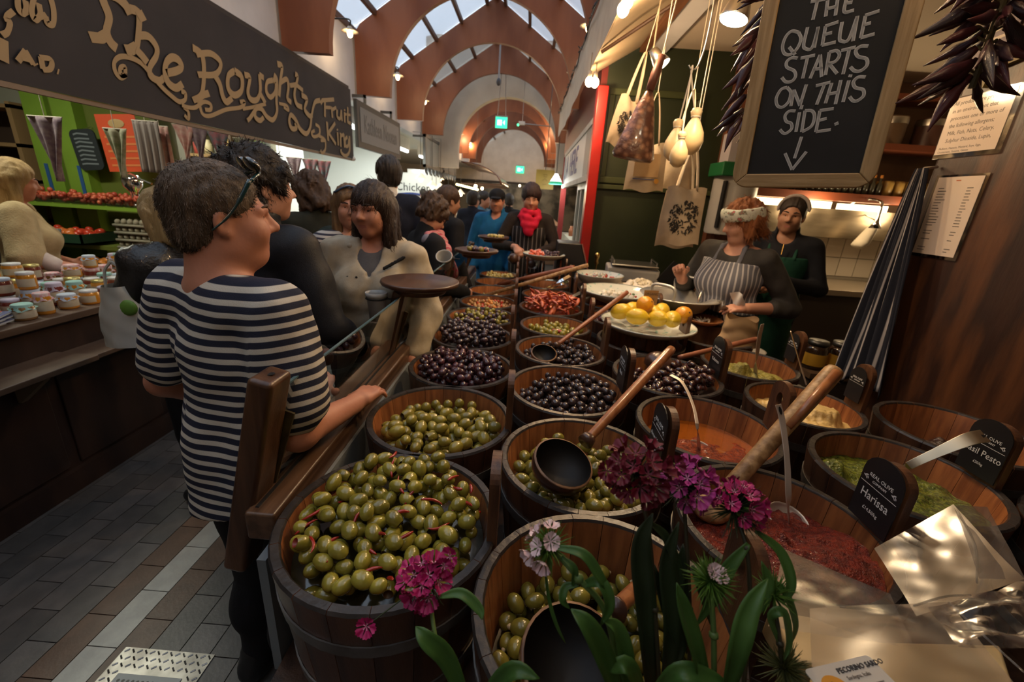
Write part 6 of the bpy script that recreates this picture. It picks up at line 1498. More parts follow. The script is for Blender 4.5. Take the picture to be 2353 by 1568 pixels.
# ------------------------------------------------------------------ behind the counter
M_sgr = mat('bright green paint',(.20,.34,.035),.5,col2=(.17,.29,.03),ns=3); M_ogr = mat('olive green paint',(.12,.15,.022),.6)
bx('wall_partition',(-6.5,4.32,0),(-3.42,4.40,2.92),mat('cream partition',(.50,.50,.40),.7),st=True)
bx('trim_40',(-4.42,3.92,0),(-4.22,4.06,2.92),M_sgr,st=True); bx('trim_41',(-4.17,3.92,0),(-3.98,4.06,2.92),M_sgr,st=True); bx('trim_42',(-4.22,3.96,0),(-4.17,4.04,2.92),M_ogr,st=True)
bx('trim_43',(-3.98,4.02,1.2),(-3.40,4.08,2.4),M_ogr,st=True)
for x in (-4.36,-4.06): bx('blue_tape',(x,3.912,1.45),(x+.03,3.919,1.72),mat('blue tape',(.03,.10,.28),.5),lbl='strip of blue tape on the green pillar, %s one' % ('left' if x < -4.2 else 'right'),cat='tape')
sh_ = empty('fruit_shelf',(-3.78,3.78,0),0,'green-edged fruit shelving facing the aisle behind the counter','shelf')
for z in (1.375,1.03,.82): MB().box((-.75,-.14,z),(.60,.16,z+.035)).build('shelf_board',M_sgr if z > 1.3 else M_ogr,sh_)
for x in (-.72,.57): MB().box((x-.03,-.1,0),(x+.03,.14,1.375)).build('upright',M_ogr,sh_)
M_straw = mat('red soft fruit',(.42,.05,.03),.35,col2=(.55,.14,.06),ns=30,rnd=.1); M_pun = clear_mat('punnet plastic',(.95,.95,.95),.06)
g_ = random.Random(31)
for i in range(7):
    e = empty('fruit_punnet',(-4.30+.155*i,3.72,1.41),0,['leftmost','second','third','middle','fifth','sixth','rightmost'][i] + ' clear punnet of red fruit on the green shelf','punnet','punnets of red fruit')
    b = MB()
    for k in range(34): b.sphere((g_.uniform(-.058,.058),g_.uniform(-.075,.075),.02+.055*g_.random()+(.025 if k % 3 == 0 else 0)),g_.uniform(.016,.022),7,5)
    o = b.build('red_fruit',M_straw,e,True); o['kind'] = 'stuff'
    MB().box((-.07,-.085,0),(.07,.085,.055)).build('plastic_tray',M_pun,e)
M_crt = mat('green crate plastic',(.012,.045,.022),.5)
def crate(loc,w_,d_,h_,fruit,lbl,fm,fr_=.03,n_=60,card=True):
    e = empty('fruit_crate',loc,0,lbl,'crate','green fruit crates')
    for lo,hi in (((-w_/2,-d_/2,0),(w_/2,d_/2,.012)),((-w_/2,-d_/2,0),(w_/2,-d_/2+.012,h_)),((-w_/2,d_/2-.012,0),(w_/2,d_/2,h_)),((-w_/2,-d_/2,0),(-w_/2+.012,d_/2,h_)),((w_/2-.012,-d_/2,0),(w_/2,d_/2,h_))): MB().box(lo,hi).build('crate_side',M_crt,e)
    for k in (-.25,.2): MB().lathe([(.0001,0),(.014,0)],10,Matrix.Translation((k*w_,-d_/2-.001,h_*.55)) @ Matrix.Rotation(math.pi/2,4,'X')).build('round_tag',mat('tag',(.42,.40,.30),.5),e)
    P_ = pack(n_,min(w_,d_)/2,fr_,5,lambda x,y: .03+0*x)
    for k in range(n_):
        x = g_.uniform(-w_/2+fr_+.01,w_/2-fr_-.01); y = g_.uniform(-d_/2+fr_+.01,d_/2-fr_-.01); z = h_*.55 + fr_*g_.uniform(.2,1.5)
        o = obj(fruit,fm[k % len(fm)],None,Vector(loc)+Vector((x,y,z))); tag(o,'%s in the %s' % (fruit.replace('_',' '),lbl.split(',')[0]),fruit.replace('_',' '),lbl.split(',')[0] + ' fruit')
def fruit_me(name,m,r): me = MB().sphere((0,0,0),(r,r,r*.92),10,7).mesh(name); me.materials.append(m); return me
FT = [fruit_me('tomato',mat('tomato',(.50,.045,.02),.25,coat=.3),.032),fruit_me('tomato',mat('orange tomato',(.55,.14,.03),.25,coat=.3),.030)]
crate((-4.05,3.66,1.085),.62,.34,.085,'tomato','upper green crate of tomatoes, behind the blonde shopkeeper',FT,.032,55)
crate((-3.62,3.60,.86),.56,.32,.09,'orange_fruit','lower green crate of orange fruit, behind the jars',[fruit_me('orange_fruit',mat('apricot',(.55,.20,.035),.35),.03)],.03,40)
eg = empty('egg_tray_stack',(-3.36,3.72,1.066),0,'stack of grey egg trays beside the tomato crate','egg trays')
M_egg = mat('egg tray pulp',(.24,.22,.16),.85)
for k in range(4):
    b = MB().box((-.16,-.15,k*.062),(.16,.15,k*.062+.02))
    for i in range(6):
        for j in range(5): b.sphere((-.135+.054*i,-.12+.06*j,k*.062+.035),(.022,.024,.024),7,5)
    b.build('egg_tray',M_egg,eg,True)
for i,(x,y,z,l) in enumerate([(-3.98,3.52,1.16,'dark price card stuck in the tomatoes'),(-3.52,3.50,.97,'dark price card above the orange fruit'),(-3.70,3.43,.90,'white price ticket on the front of the lower crate')]):
    o = MB().box((-.045,-.002,-.03),(.045,.002,.045)).build('price_card',mat('slate card',(.10,.10,.11),.6,col2=(.2,.2,.2),ns=30) if i < 2 else M_paper,None,loc=(x,y,z),rot=(-.2,0,0)); tag(o,l,'card')
jp = empty('juice_press',(-3.42,3.74,1.41),0,'chrome citrus press on the green shelf','press')
MB().lathe([(.0001,0),(.06,0),(.055,.02),(.03,.05),(.03,.12),(.07,.17),(.075,.22),(.06,.26),(.0001,.28)],18).build('press_body',M_chrome,jp,True); MB().tube([(.06,0,.24),(.17,0,.20)],.012,8).build('lever',M_chrome,jp)
# wooden rack with yellow packs
rk = empty('tea_rack',(-5.1,4.05,1.2),0,'wooden rack of yellow packets at the far left behind the shopkeeper','rack')
M_rk = mat('rack pine',(.26,.16,.07),.6)
for z in (0,.34,.64,.95): MB().box((-.62,-.16,z),(.60,.16,z+.03)).build('rack_shelf',M_rk,rk)
for x in (-.60,.02,.58): MB().box((x-.02,-.16,-1.2),(x+.02,.16,1.0)).build('rack_upright',M_rk,rk)
MB().box((-.6,.13,0),(.58,.16,1.0)).build('rack_back',mat('rack dark',(.05,.03,.02),.7),rk)
M_yp = mat('yellow packet',(.62,.44,.04),.5,col2=(.55,.30,.05),ns=14); M_yp2 = mat('cream packet',(.60,.38,.16),.5,col2=(.62,.5,.3),ns=14)
for r_,z in ((0,1.571),(1,1.871),(2,1.23)):
    for i in range(6):
        o = bx('tea_packet',(-5.60+.095*i,3.90,z),(-5.512+.095*i,4.02,z+.15),M_yp if r_ == 1 else M_yp2,lbl=['orange packet on the middle rack shelf at the far left','yellow packet on the upper rack shelf at the far left','buff packet on the lower rack shelf at the far left'][r_],cat='packet',group=['orange packets','yellow packets','buff packets'][r_] + ' on the rack')
for i in range(5):
    o = MB().lathe([(.0001,0),(.04,0),(.04,.08),(.0001,.1)],12).build('spice_jar',mat('spice jar',(.40,.30,.24),.4,rnd=.3),None,True,loc=(-4.98+.09*i,3.95,1.57)); tag(o,'small pale jar on the rack beside the green pillars','jar','pale jars on the rack')
bk_ = empty('monitor',(-4.62,3.62,1.38),0,'black screen standing behind the blonde shopkeeper','screen')
MB().box((-.26,-.03,.02),(.26,.03,.36)).build('screen_case',M_black,bk_,bevel=.01); MB().box((-.24,-.033,.05),(.24,-.031,.33)).build('screen_glass',mat('screen',(.006,.007,.008),.15),bk_); MB().box((-.1,-.08,-.35),(.1,.08,.02)).build('foot',M_black,bk_)
bx('till_stand',(-5.0,3.45,0),(-4.35,3.80,1.03),mat('dark cupboard',(.035,.024,.018),.5),lbl='dark cupboard under the black screen',cat='cupboard')
sb_ = empty('chalk_slate',PY(202,345,3.905),0,'small rounded chalk slate hung on the green pillars','slate'); sb_.rotation_euler = (0,-.10,0)
b = MB(); b.prism([(x,z) for x,z in rr(-.115,-.165,.115,.165,.05,0)],.012,Matrix.Rotation(math.pi/2,4,'X')); b.build('slate_board',mat('grey slate',(.018,.024,.026),.7),sb_)
b = MB()
for i in range(8): ribbon(b,[(-.085+.01*g_.random(),-.0125,.125-.034*i),(-.04,-.0125,.128-.034*i+.01*g_.random()),(.05+.03*g_.random(),-.0125,.12-.034*i)],.013,(0,-1,0),.0005)
b.build('chalk_line',mat('slate chalk',(.17,.20,.21),.9),sb_); MB().tube([(0,.0,.16),(0,.1,.2)],.004,6).build('hook',M_steel,sb_)
po = empty('red_poster',PY(280,330,3.75),0,'orange-red poster with cream lettering by the olive panel','poster'); po.rotation_euler = (0,-.06,0)
MB().box((-.17,-.003,-.22),(.17,.003,.22)).build('sheet',mat('poster red',(.62,.075,.02),.6),po)
b = MB().sphere((0,-.006,.15),(.07,.003,.035),12,6); b.build('poster_emblem',mat('poster buff',(.45,.30,.13),.6),po)
b = MB()
for i in range(5): ribbon(b,[(-.13,-.005,.05-.055*i),(.13,-.005,.05-.055*i)],.016,(0,-1,0),.0005)
b.build('poster_line',mat('poster orange',(.66,.20,.06),.6),po); MB().box((-.01,0,.2),(.01,.26,.22)).build('mount',M_steel,po)
def cloth_hang(P_,w_,h_,m,lbl,cat='cloth',fold=5,name='hanging_cloth',tri=False):
    e = empty(name,P_,0,lbl,cat)
    MB().grid(lambda s,t: Vector(((s-.5)*w_*(1 if not tri else max(.02,1-t)),.02*math.sin(s*fold*6.28)*(.3+t),-h_*t)),40,14).build('cloth',m,e,True).modifiers.new('t','SOLIDIFY').thickness = .003
    MB().tube([(-w_/2,0,0),(w_/2,0,0)],.004,6).build('tape',M_str,e); MB().tube([(0,0,0),(0,0,2.93-P_[2])],.002,5).build('string',M_str,e); return e
M_bun = mat('purple print cotton',(.15,.10,.13),.85,col2=(.23,.18,.19),ns=40); M_bun2 = mat('green print cotton',(.18,.20,.11),.85,col2=(.33,.31,.22),ns=25); M_bun3 = mat('pink print cotton',(.42,.20,.18),.85,col2=(.48,.33,.28),ns=25); M_bun4 = mat('teal print cotton',(.10,.15,.17),.85,col2=(.30,.10,.12),ns=18)
def pennant(u,v,y,w_,h_,m,lbl): cloth_hang(PY(u,v,y),w_,h_,m,lbl,'bunting',2,'bunting_flag',True)
pennant(102,268,2.75,.22,.37,M_bun,'large purple bunting flag hanging at the upper left')
pennant(263,296,2.95,.16,.30,M_bun2,'green patterned bunting flag in front of the red poster')
for i,(u,v,m_) in enumerate([(452,290,M_bun),(500,302,M_bun4),(420,286,M_bun3),(560,318,M_bun2),(675,362,M_bun),(712,366,M_bun4),(742,370,M_bun4)]):
    pennant(u,v,4.0 if i < 4 else 5.4,.20,.28,m_,['plum flag left of the teal one','teal flag nearest the dresser','pink flag beside the linen','green flag by the dresser','plum flag on the white wall','dark flag mid white wall','rightmost teal flag on the white wall'][i] + ' in the small bunting row')
cloth_hang(PY(332,278,3.4),.20,.36,mat('grey striped linen',(.26,.22,.20),.85,col2=(.19,.16,.15),ns=30,kind='X'),'pale grey striped linen dress hung under the banner',fold=4)
cloth_hang(PY(365,290,3.5),.14,.34,M_bun3,'pink flowered cloth hung beside the grey linen',fold=3)
# deep back of the fruit stall
bx('wall_fruit_back',(-6.5,6.35,0),(-3.86,6.43,2.92),mat('drab back wall',(.30,.28,.17),.7),st=True)
dk = empty('back_dresser',(-4.75,6.2,0),0,'crowded wooden dresser at the back of the fruit stall','dresser')
for z in (.9,1.3,1.62,1.95,2.25): MB().box((-.9,-.2,z),(.75,.14,z+.035)).build('dresser_shelf',M_rk if z < 2 else M_cntt,dk)
for x in (-.88,-.1,.72): MB().box((x-.02,-.2,0),(x+.02,.14,2.3)).build('dresser_upright',M_cntt,dk)
DC = [(.42,.26,.06),(.35,.06,.05),(.30,.33,.30),(.12,.20,.06),(.5,.42,.25),(.08,.06,.05)]
for zi,z in enumerate((.936,1.336,1.656,1.986)):
    for i in range(11):
        x = -5.58+.145*i; h = g_.uniform(.12,.22); k = g_.randrange(6)
        o = MB().lathe([(.0001,0),(.05,0),(.052,h*.7),(.03,h*.85),(.03,h),(.0001,h)],10).build('grocery_jar',mat('grocery %d' % k,DC[k],.4),None,True,loc=(x,6.12,z)); tag(o,'%s jar on the %s dresser shelf, fruit stall back' % (['yellow','red','grey','green','cream','black'][k],['lowest','second','third','top'][zi]),'jar','groceries on the %s dresser shelf' % ['lowest','second','third','top'][zi])
bx('trim_44',(-3.92,6.1,0),(-3.74,6.3,2.92),mat('mid green paint',(.13,.20,.05),.5),st=True)
bulb_lamp(PY(648,413,5.9),'bare bulb glowing against the green post behind the crowd',10,.035,2.92-PY(648,413,5.9).z-.08,grp='bare bulbs')
# light in the fruit stall
for i,(x,y) in enumerate(((-3.6,2.6),(-4.6,5.2),(-3.4,4.9))):
    e = empty('strip_light',(x,y,2.80),0,'fluorescent strip light under the fruit stall ceiling, ' + ['nearest','over the dresser','over the counter end'][i],'lamp','fluorescent strips of the fruit stall')
    MB().tube([(-.6,0,-.03),(.6,0,-.03)],.018,8).build('tube',mat('fluorescent',(1,1,.95),.4,emit=(.98,1.,.84),es=6),e); MB().box((-.62,-.05,-.005),(.62,.05,.12)).build('fitting',M_paper,e)
    l = bpy.data.lights.new('lamp_light','AREA'); l.shape = 'RECTANGLE'; l.size = 1.2; l.size_y = .12; l.energy = 26; l.color = (1,.98,.78); lo = bpy.data.objects.new('lamp_light',l); C.objects.link(lo); lo.parent = e; lo.location = (0,0,-.06)

# ------------------------------------------------------------------ jars and leaflets on the counter
M_hon = [mat('honey amber',(.50,.20,.015),.12,coat=.5,emit=None),mat('dark jam',(.16,.03,.02),.15,coat=.5),mat('marmalade',(.55,.24,.03),.12,coat=.5),mat('chutney',(.20,.10,.03),.2,coat=.4)]
M_lid = [mat('lid white',(.55,.55,.55),.4),mat('lid gold',(.50,.42,.16),.3,.6),mat('lid pink gingham',(.55,.22,.24),.7,col2=(.6,.5,.48),ns=60),mat('lid blue cloth',(.38,.44,.52),.7),mat('lid lilac cloth',(.42,.38,.48),.7),mat('lid mint',(.25,.45,.40),.6)]
LN = ['white','gold','pink gingham','pale blue cloth','lilac cloth','mint green']; HN = ['amber honey','dark jam','marmalade','brown chutney']
M_jlb = mat('jar label',(.52,.46,.34),.6,col2=(.42,.36,.26),ns=20)
def jar_parts(ci,r,h):
    b = MB().lathe([(.0001,0),(r*.92,0),(r,.008),(r,h*.78),(r*.82,h*.90),(r*.82,h*.92),(.0001,h*.92)],18).mesh('glass_body'); b.materials.append(M_hon[ci])
    l = MB().lathe([(r*1.004,h*.18),(r*1.012,h*.2),(r*1.012,h*.62),(r*1.004,h*.64)],18,arc=(-2.4,.4)).mesh('paper_label'); l.materials.append(M_jlb); return b,l
def lid_mesh(r,h,cloth):
    if cloth:
        V = MB(); n_ = 24; P0 = [(.0001,h*1.02)]; 
        V.lathe([(.0001,h*1.03),(r*.80,h*1.03),(r*.90,h*.98),(r*.88,h*.86),(r*1.12,h*.66)],n_); vs_ = V.v
        for k in range(len(vs_)-n_,len(vs_)): 
            x,y,z = vs_[k]; q_ = 1+.14*math.sin(k*2.0); vs_[k] = (x*q_,y*q_,z+.006*math.sin(k*1.3))
        return V.mesh('cloth_cover')
    return MB().lathe([(r*.88,h*.84),(r*.90,h*.85),(r*.90,h*1.0),(.0001,h*1.01)],18).mesh('lid')
g_ = random.Random(77); spots = []; k = 0
for row,x in enumerate((-2.47,-2.58,-2.70,-2.82,-2.94)):
    y = 1.93 - .05*row
    while y < 3.15 - .02*row:
        spots.append((x + g_.uniform(-.012,.012),y,.97)); y += g_.uniform(.098,.125)
up = []
for (x,y,z) in spots:
    if x < -2.52 and g_.random() < .42: up.append((x,y,z))
allj = [(x,y,z,0) for x,y,z in spots] + [(x,y,z,1) for x,y,z in up]
hs = {}
for x,y,z,lv in allj:
    r = g_.uniform(.036,.044); h = g_.uniform(.075,.125)
    if lv == 0: hs[(x,y)] = h
    else: z = z + hs[(x,y)]*1.035; h = min(h,.09)
    ci,li = g_.choice([0,0,1,2,3]),g_.randrange(6); cloth = li in (2,3,4,5) and g_.random() < .7
    k += 1; side = 'back' if x < -2.75 else ('middle' if x < -2.55 else 'front')
    e = empty('preserve_jar',(x,y,z),g_.uniform(-.6,.6),'%s jar, %s lid, %s row%s, %s the booklets' % (HN[ci],LN[li],side,', upper layer' if lv else '','nearest' if y < 2.15 else 'not far from' if y < 2.45 else 'well past' if y < 2.8 else 'farthest from'),'jar','preserve jars on the fruit counter')
    b,l = jar_parts(ci,r,h); obj('glass_body',b,e); obj('paper_label',l,e); lm = lid_mesh(r,h,cloth); lm.materials.append(M_lid[li]); obj('cloth_cover' if cloth else 'lid',lm,e)
for i in range(7):
    e = empty('booklet',(-2.50+.006*i,1.70+.035*(i % 2),.97+.009*i),.25+.05*i,['lowest','second lowest','third lowest','middle','third from top','next to top','topmost'][i] + ' thin booklet of the leaning pile on the counter','booklet','booklets piled on the fruit counter')
    MB().box((-.075,-.13,0),(.075,.13,.008)).build('pages',mat('page edges',(.44,.50,.56),.6),e); MB().box((-.077,-.132,.008),(.077,.132,.009)).build('cover',mat('red cover',(.42,.07,.06),.5) if i % 2 == 0 else mat('blue cover',(.10,.12,.24),.5),e)
bx('wooden_box_sign',(-2.56,3.22,.97),(-2.44,3.30,1.03),mat('kraft card',(.26,.15,.065),.7),lbl='small brown card box at the end of the jars',cat='box')

# ------------------------------------------------------------------ stalls farther down the left side
M_tube = mat('bright tube',(1,1,1),.4,emit=(.95,1.,.95),es=7)
kn = empty('stall_sign',(-2.42,7.35,2.42),0,'grey framed stall sign Kathleen Noonan after the banner','sign')
def q4(u,v): return PX(u,v,-2.42)
yA,yB = q4(820,250).y,q4(920,320).y; 
kn.location = (-2.42,(yA+yB)/2,2.52); L2 = (yB-yA)/2
MB().box((-.05,-L2,-.30),(0,L2,.30)).build('sign_frame',mat('sign frame dark',(.035,.036,.038),.5),kn,bevel=.01); MB().box((.0,-L2+.10,-.22),(.006,L2-.10,.22)).build('sign_panel',mat('sign slate grey',(.15,.16,.165),.5),kn)
for y in (-.6,.6): MB().box((-.05,y-.02,.2),(-.02,y+.02,.42)).build('wall_arm',M_dsteel,kn); MB().box((-.26,y-.02,.38),(-.02,y+.02,.42)).build('wall_arm',M_dsteel,kn)
text_obj('Kathleen Noonan',.34,mat('sign grey lettering',(.075,.078,.08),.5),kn,Matrix.Translation((.008,-L2+.22,-.09)) @ Matrix(((0,0,1,0),(1,0,0,0),(0,1,0,0),(0,0,0,1))),sx=(L2*2-.4)/2.55)
M_wh = mat('bright white panel',(.72,.74,.72),.5)
bx('wall_white_stall',(-6.5,9.6,0),(-2.9,9.7,2.92),M_wh,st=True)
bx('wall_white_side',(-3.74,6.44,0),(-3.66,7.2,2.92),M_wh,st=True)
for i,(y,x,p) in enumerate([(6.9,-3.0,30),(8.2,-3.0,34),(7.4,-4.3,34),(11.0,-3.2,34),(13.5,-3.2,34),(16.5,-3.2,34)]):
    e = empty('strip_light',(x,y,2.66),0,'bright tube light of the white stalls, ' + ['right after the banner','above the butcher counter','deep inside the white stall','by the frosted canopy','past the canopy','farthest'][i],'lamp','tube lights of the white stalls')
    MB().tube([(0,-.6,-.03),(0,.6,-.03)],.035,8).build('tube',M_tube,e); MB().box((-.06,-.62,.0),(.06,.62,.26)).build('fitting',M_paper,e)
    l = bpy.data.lights.new('lamp_light','AREA'); l.shape = 'RECTANGLE'; l.size = .15; l.size_y = 1.2; l.energy = p; l.color = (.94,1,.92); lo = bpy.data.objects.new('lamp_light',l); C.objects.link(lo); lo.parent = e; lo.location = (0,0,-.08)
bx('white_counter',(-3.2,6.6,0),(-2.5,9.5,1.0),M_wh,lbl='white butcher counter behind the crowd',cat='counter')
for i,(u,v,c) in enumerate([(665,478,(.40,.24,.03)),(690,500,(.36,.16,.04)),(672,512,(.40,.18,.04)),(700,518,(.30,.06,.04)),(760,478,(.10,.16,.13))]):
    e = empty('produce_box',(-2.72,4.55+.03*i,1.032+.122*i),.2*i,'small %s produce box in the counter stack, %s' % (['yellow','orange','orange','red','green'][i],['lowest','second','third','fourth','topmost'][i]),'box')
    MB().box((-.10,-.1,-.06),(.10,.1,.06)).build('box_body',mat('produce box %d' % i,c,.6),e,bevel=.008); MB().box((-.085,-.085,.058),(.085,.085,.063)).build('box_contents',mat('produce top %d' % i,tuple(q*1.3 for q in c),.5,col2=tuple(q*.6 for q in c),ns=30),e)
for i,y in enumerate((9.9,12.0)):
    e = empty('glass_canopy',(-2.35,y+.95,2.50),0,'frosted glass canopy panel with a steel frame, %s of two' % ('nearer' if i == 0 else 'farther'),'canopy','frosted canopy panels')
    MB().box((-.01,-.95,-.25),(.01,.95,.33)).build('frosted_pane',mat('frosted glass',(.42,.42,.36),.12,coat=.6),e)
    for lo,hi in (((-.03,-1.0,.30),(.03,1.0,.36)),((-.03,-1.0,-.30),(.03,1.0,-.24)),((-.03,-1.0,-.3),(.03,-.94,.36)),((-.03,.94,-.3),(.03,1.0,.36))): MB().box(lo,hi).build('steel_frame',mat('canopy steel',(.16,.16,.155),.4,.6),e)
    for y_ in (-.7,.7): MB().box((-.32,y_-.02,.32),(-.03,y_+.02,.36)).build('wall_arm',M_dsteel,e)
    b = MB()
    for k in range(5):
        c = -.8+.4*k; b.tube(smooth_pts([(0,c-.18,-.30),(0,c-.05,-.42),(0,c+.05,-.36),(0,c,-.31),(0,c-.04,-.36),(0,c+.1,-.44),(0,c+.2,-.30)],4),.014,5)
    b.build('wrought_scroll',mat('wrought iron',(.10,.10,.10),.5),e)
M_cone = mat('lit cone shade',(.75,.68,.55),.4,emit=(1,.8,.5),es=.8)
for i,(u,v,y) in enumerate([(993,432,10.5),(1012,437,11.0),(1030,440,11.5),(1044,445,12.0),(1058,449,12.5),(967,415,10.0),(1010,416,12.5),(1002,449,12)]):
    e = empty('pendant_lamp',PY(u,v,y),0,'small cone pendant over the far white stalls, ' + ['first in the row','second in the row','third in the row','fourth in the row','last in the row','alone at far left','above the row','below the row'][i],'lamp','cone pendants over the far stalls')
    MB().lathe([(.02,.16),(.04,.13),(.13,.04)],16).build('lamp_shade',M_cone,e,True); MB().sphere((0,0,.02),.05,10,7).build('bulb',M_bulb,e,True); MB().tube([(0,0,.15),(0,0,2.9-e.location.z),(XL-.06-e.location.x,0,2.9-e.location.z)],.006,5).build('cord',M_dsteel,e)
    if i % 2 == 0: point_light('lamp_light',(0,0,-.06),14,(1,.8,.55),.05,e)
ledp = empty('light_chain',PY(1050,424,15),0,'row of small yellow lights strung below the dark far canopy','string lights')
M_led = mat('yellow led',(1,.9,.4),.4,emit=(1,.85,.35),es=12); A_ = PY(1050,424,15); B_ = PY(1097,436,15)
MB().tube([Vector((-.9,0,.9)),Vector((0,0,.04)),B_-A_+Vector((0,0,.04))],.008,5).build('cable',M_black,ledp)
for i in range(11): MB().sphere((B_-A_)*(i/10),.035,8,6).build('light',M_led,ledp,True)
cn = empty('dark_canopy',(-2.2,16.0,2.0),0,'curved dark brown canopy over the far left stalls','canopy')
MB().grid(lambda s,t: Vector((1.25*math.sin(t*1.5),-2+5*s,.62*math.cos(t*1.5))),12,12).build('canopy_shell',mat('brown canopy',(.09,.028,.018),.25,coat=.3),cn,True).modifiers.new('t','SOLIDIFY').thickness = .03
for y in (-2,.5,3): MB().bar((0,y,.0),(1.25,y,.04),.05,.05).build('canopy_rib',M_bar,cn)
bx('far_counter',(-2.62,12.95,0),(-2.3,20,1.05),mat('far counter',(.30,.28,.24),.5),lbl='pale counters of the far left stalls',cat='counter')
bx('far_counter',(.2,11.8,0),(.9,20,1.05),mat('far counter right',(.16,.09,.05),.5),lbl='brown counters of the far right stalls',cat='counter')
bx('wall_white_far',(-3.7,13.4,0),(-2.9,13.5,2.3),M_wh,st=True)
ck = empty('shop_sign',PY(985,432,12.3),0,'white sign with dark lettering Chicken above the far stall','sign')
ck.location = PY(950,432,12.2); MB().box((-.75,0,-.30),(.75,.03,.38)).build('sign_panel',M_wh,ck); text_obj('Chicken',.30,M_ink,ck,Matrix.Translation((-.5,-.004,-.08)) @ Matrix.Rotation(math.pi/2,4,'X'))
MB().tube(smooth_pts([(-.5,-.01,-.2),(0,-.01,-.15),(.5,-.01,-.22)]),.03,6).build('blue_swoosh',mat('sign blue',(.035,.06,.22),.5),ck)
for i,(x,y,z) in enumerate([(-1.75,14.2,1.95),(-1.9,17.5,1.95),(.55,13.2,2.2),(.55,16.5,2.2),(-.6,24.,2.3),(.5,20.5,2.2)]):  # added bulbs, put in to lift the dark far stalls
    bulb_lamp((x,y,z),'added warm bulb to brighten the far stalls, ' + ['first left','second left','first right','second right','beyond the end wall','last right'][i],34,.05,2.6,grp='added far stall bulbs')
# ------------------------------------------------------------------ people: smooth bodies grown from blended limbs
class Sdf:
    """list of soft primitives on a grid; surface taken out with a surface-net"""
    def __init__(s): s.p = []
    def cap(s,a,b,ra,rb=None,k=.025,op=1,sq=None): s.p.append(('c',np.array(a,float),np.array(b,float),ra,ra if rb is None else rb,k,op,sq)); return s
    def ell(s,c,r,k=.025,op=1,M=None): s.p.append(('e',np.array(c,float),np.array(r,float),None if M is None else np.array(M,float),0,k,op,None)); return s
    def half(s,n,d,k=.004): s.p.append(('h',np.array(n,float),d,0,0,k,-1,None)); return s   # removes n.x > d
    def bounds(s):
        lo = np.full(3,9.); hi = -lo
        for q in s.p:
            if q[6] < 0: continue
            if q[0] == 'c': r = max(q[3],q[4]); lo = np.minimum(lo,np.minimum(q[1],q[2])-r); hi = np.maximum(hi,np.maximum(q[1],q[2])+r)
            elif q[0] == 'e': r = q[2].max() if q[3] is not None else q[2]; lo = np.minimum(lo,q[1]-r); hi = np.maximum(hi,q[1]+r)
        return lo,hi
    def mesh(s,h,disp=None,extra=None):
        lo,hi = s.bounds(); lo = lo - .03; hi = hi + .03; n = np.ceil((hi-lo)/h).astype(int)+1
        D = np.full(n,1.0,np.float32); ax = [lo[i]+h*np.arange(n[i]) for i in range(3)]
        for q in s.p:
            k = q[5]
            if q[0] == 'h':
                X = q[1][0]*ax[0][:,None,None] + q[1][1]*ax[1][None,:,None] + q[1][2]*ax[2][None,None,:] - q[2]
                np.maximum(D,X.astype(np.float32),out=D); continue
            if q[0] == 'c': r = max(q[3],q[4])*(1. if q[7] is None else 1.); a,b = np.minimum(q[1],q[2])-r,np.maximum(q[1],q[2])+r
            else: r = q[2].max() if q[3] is not None else q[2]; a,b = q[1]-r,q[1]+r
            m_ = k + 2.5*h; i0 = np.clip(np.floor((a-m_-lo)/h).astype(int),0,n-1); i1 = np.clip(np.ceil((b+m_-lo)/h).astype(int)+1,1,n)
            if (i1 <= i0).any(): continue
            sl = tuple(slice(i0[i],i1[i]) for i in range(3))
            X = ax[0][sl[0]][:,None,None]; Y = ax[1][sl[1]][None,:,None]; Z = ax[2][sl[2]][None,None,:]
            if q[0] == 'c':
                A,B = q[1],q[2]; ba = B-A; L2 = max(ba @ ba,1e-9)
                px,py,pz = X-A[0],Y-A[1],Z-A[2]; t = np.clip((px*ba[0]+py*ba[1]+pz*ba[2])/L2,0,1)
                ex,ey,ez = px-ba[0]*t,py-ba[1]*t,pz-ba[2]*t
                if q[7] is not None:
                    v,f = np.array(q[7][0],float),q[7][1]; dt = ex*v[0]+ey*v[1]+ez*v[2]; g2 = (1/f-1); ex,ey,ez = ex+v[0]*dt*g2,ey+v[1]*dt*g2,ez+v[2]*dt*g2
                d = np.sqrt(ex*ex+ey*ey+ez*ez) - (q[3]+(q[4]-q[3])*t)
                if q[7] is not None: d = d*(.55+.45*q[7][1])
            else:
                px,py,pz = X-q[1][0],Y-q[1][1],Z-q[1][2]
                if q[3] is not None:
                    M = q[3]; px,py,pz = px*M[0,0]+py*M[1,0]+pz*M[2,0],px*M[0,1]+py*M[1,1]+pz*M[2,1],px*M[0,2]+py*M[1,2]+pz*M[2,2]
                r = q[2]; k0 = np.sqrt((px/r[0])**2+(py/r[1])**2+(pz/r[2])**2); k1 = np.sqrt((px/r[0]**2)**2+(py/r[1]**2)**2+(pz/r[2]**2)**2)
                d = k0*(k0-1)/np.maximum(k1,1e-6)
            blk = D[sl]; d = d.astype(np.float32)
            if q[6] > 0:
                hh = np.maximum(k-np.abs(blk-d),0)/k; D[sl] = np.minimum(blk,d) - hh*hh*k*.25
            else:
                hh = np.maximum(k-np.abs(blk+d),0)/k; D[sl] = np.maximum(blk,-d) + hh*hh*k*.25
        if disp is not None:
            near = np.argwhere(np.abs(D) < .05); P_ = lo + near*h; D[near[:,0],near[:,1],near[:,2]] += disp(P_).astype(np.float32)
        return surfnet(D,lo,h)
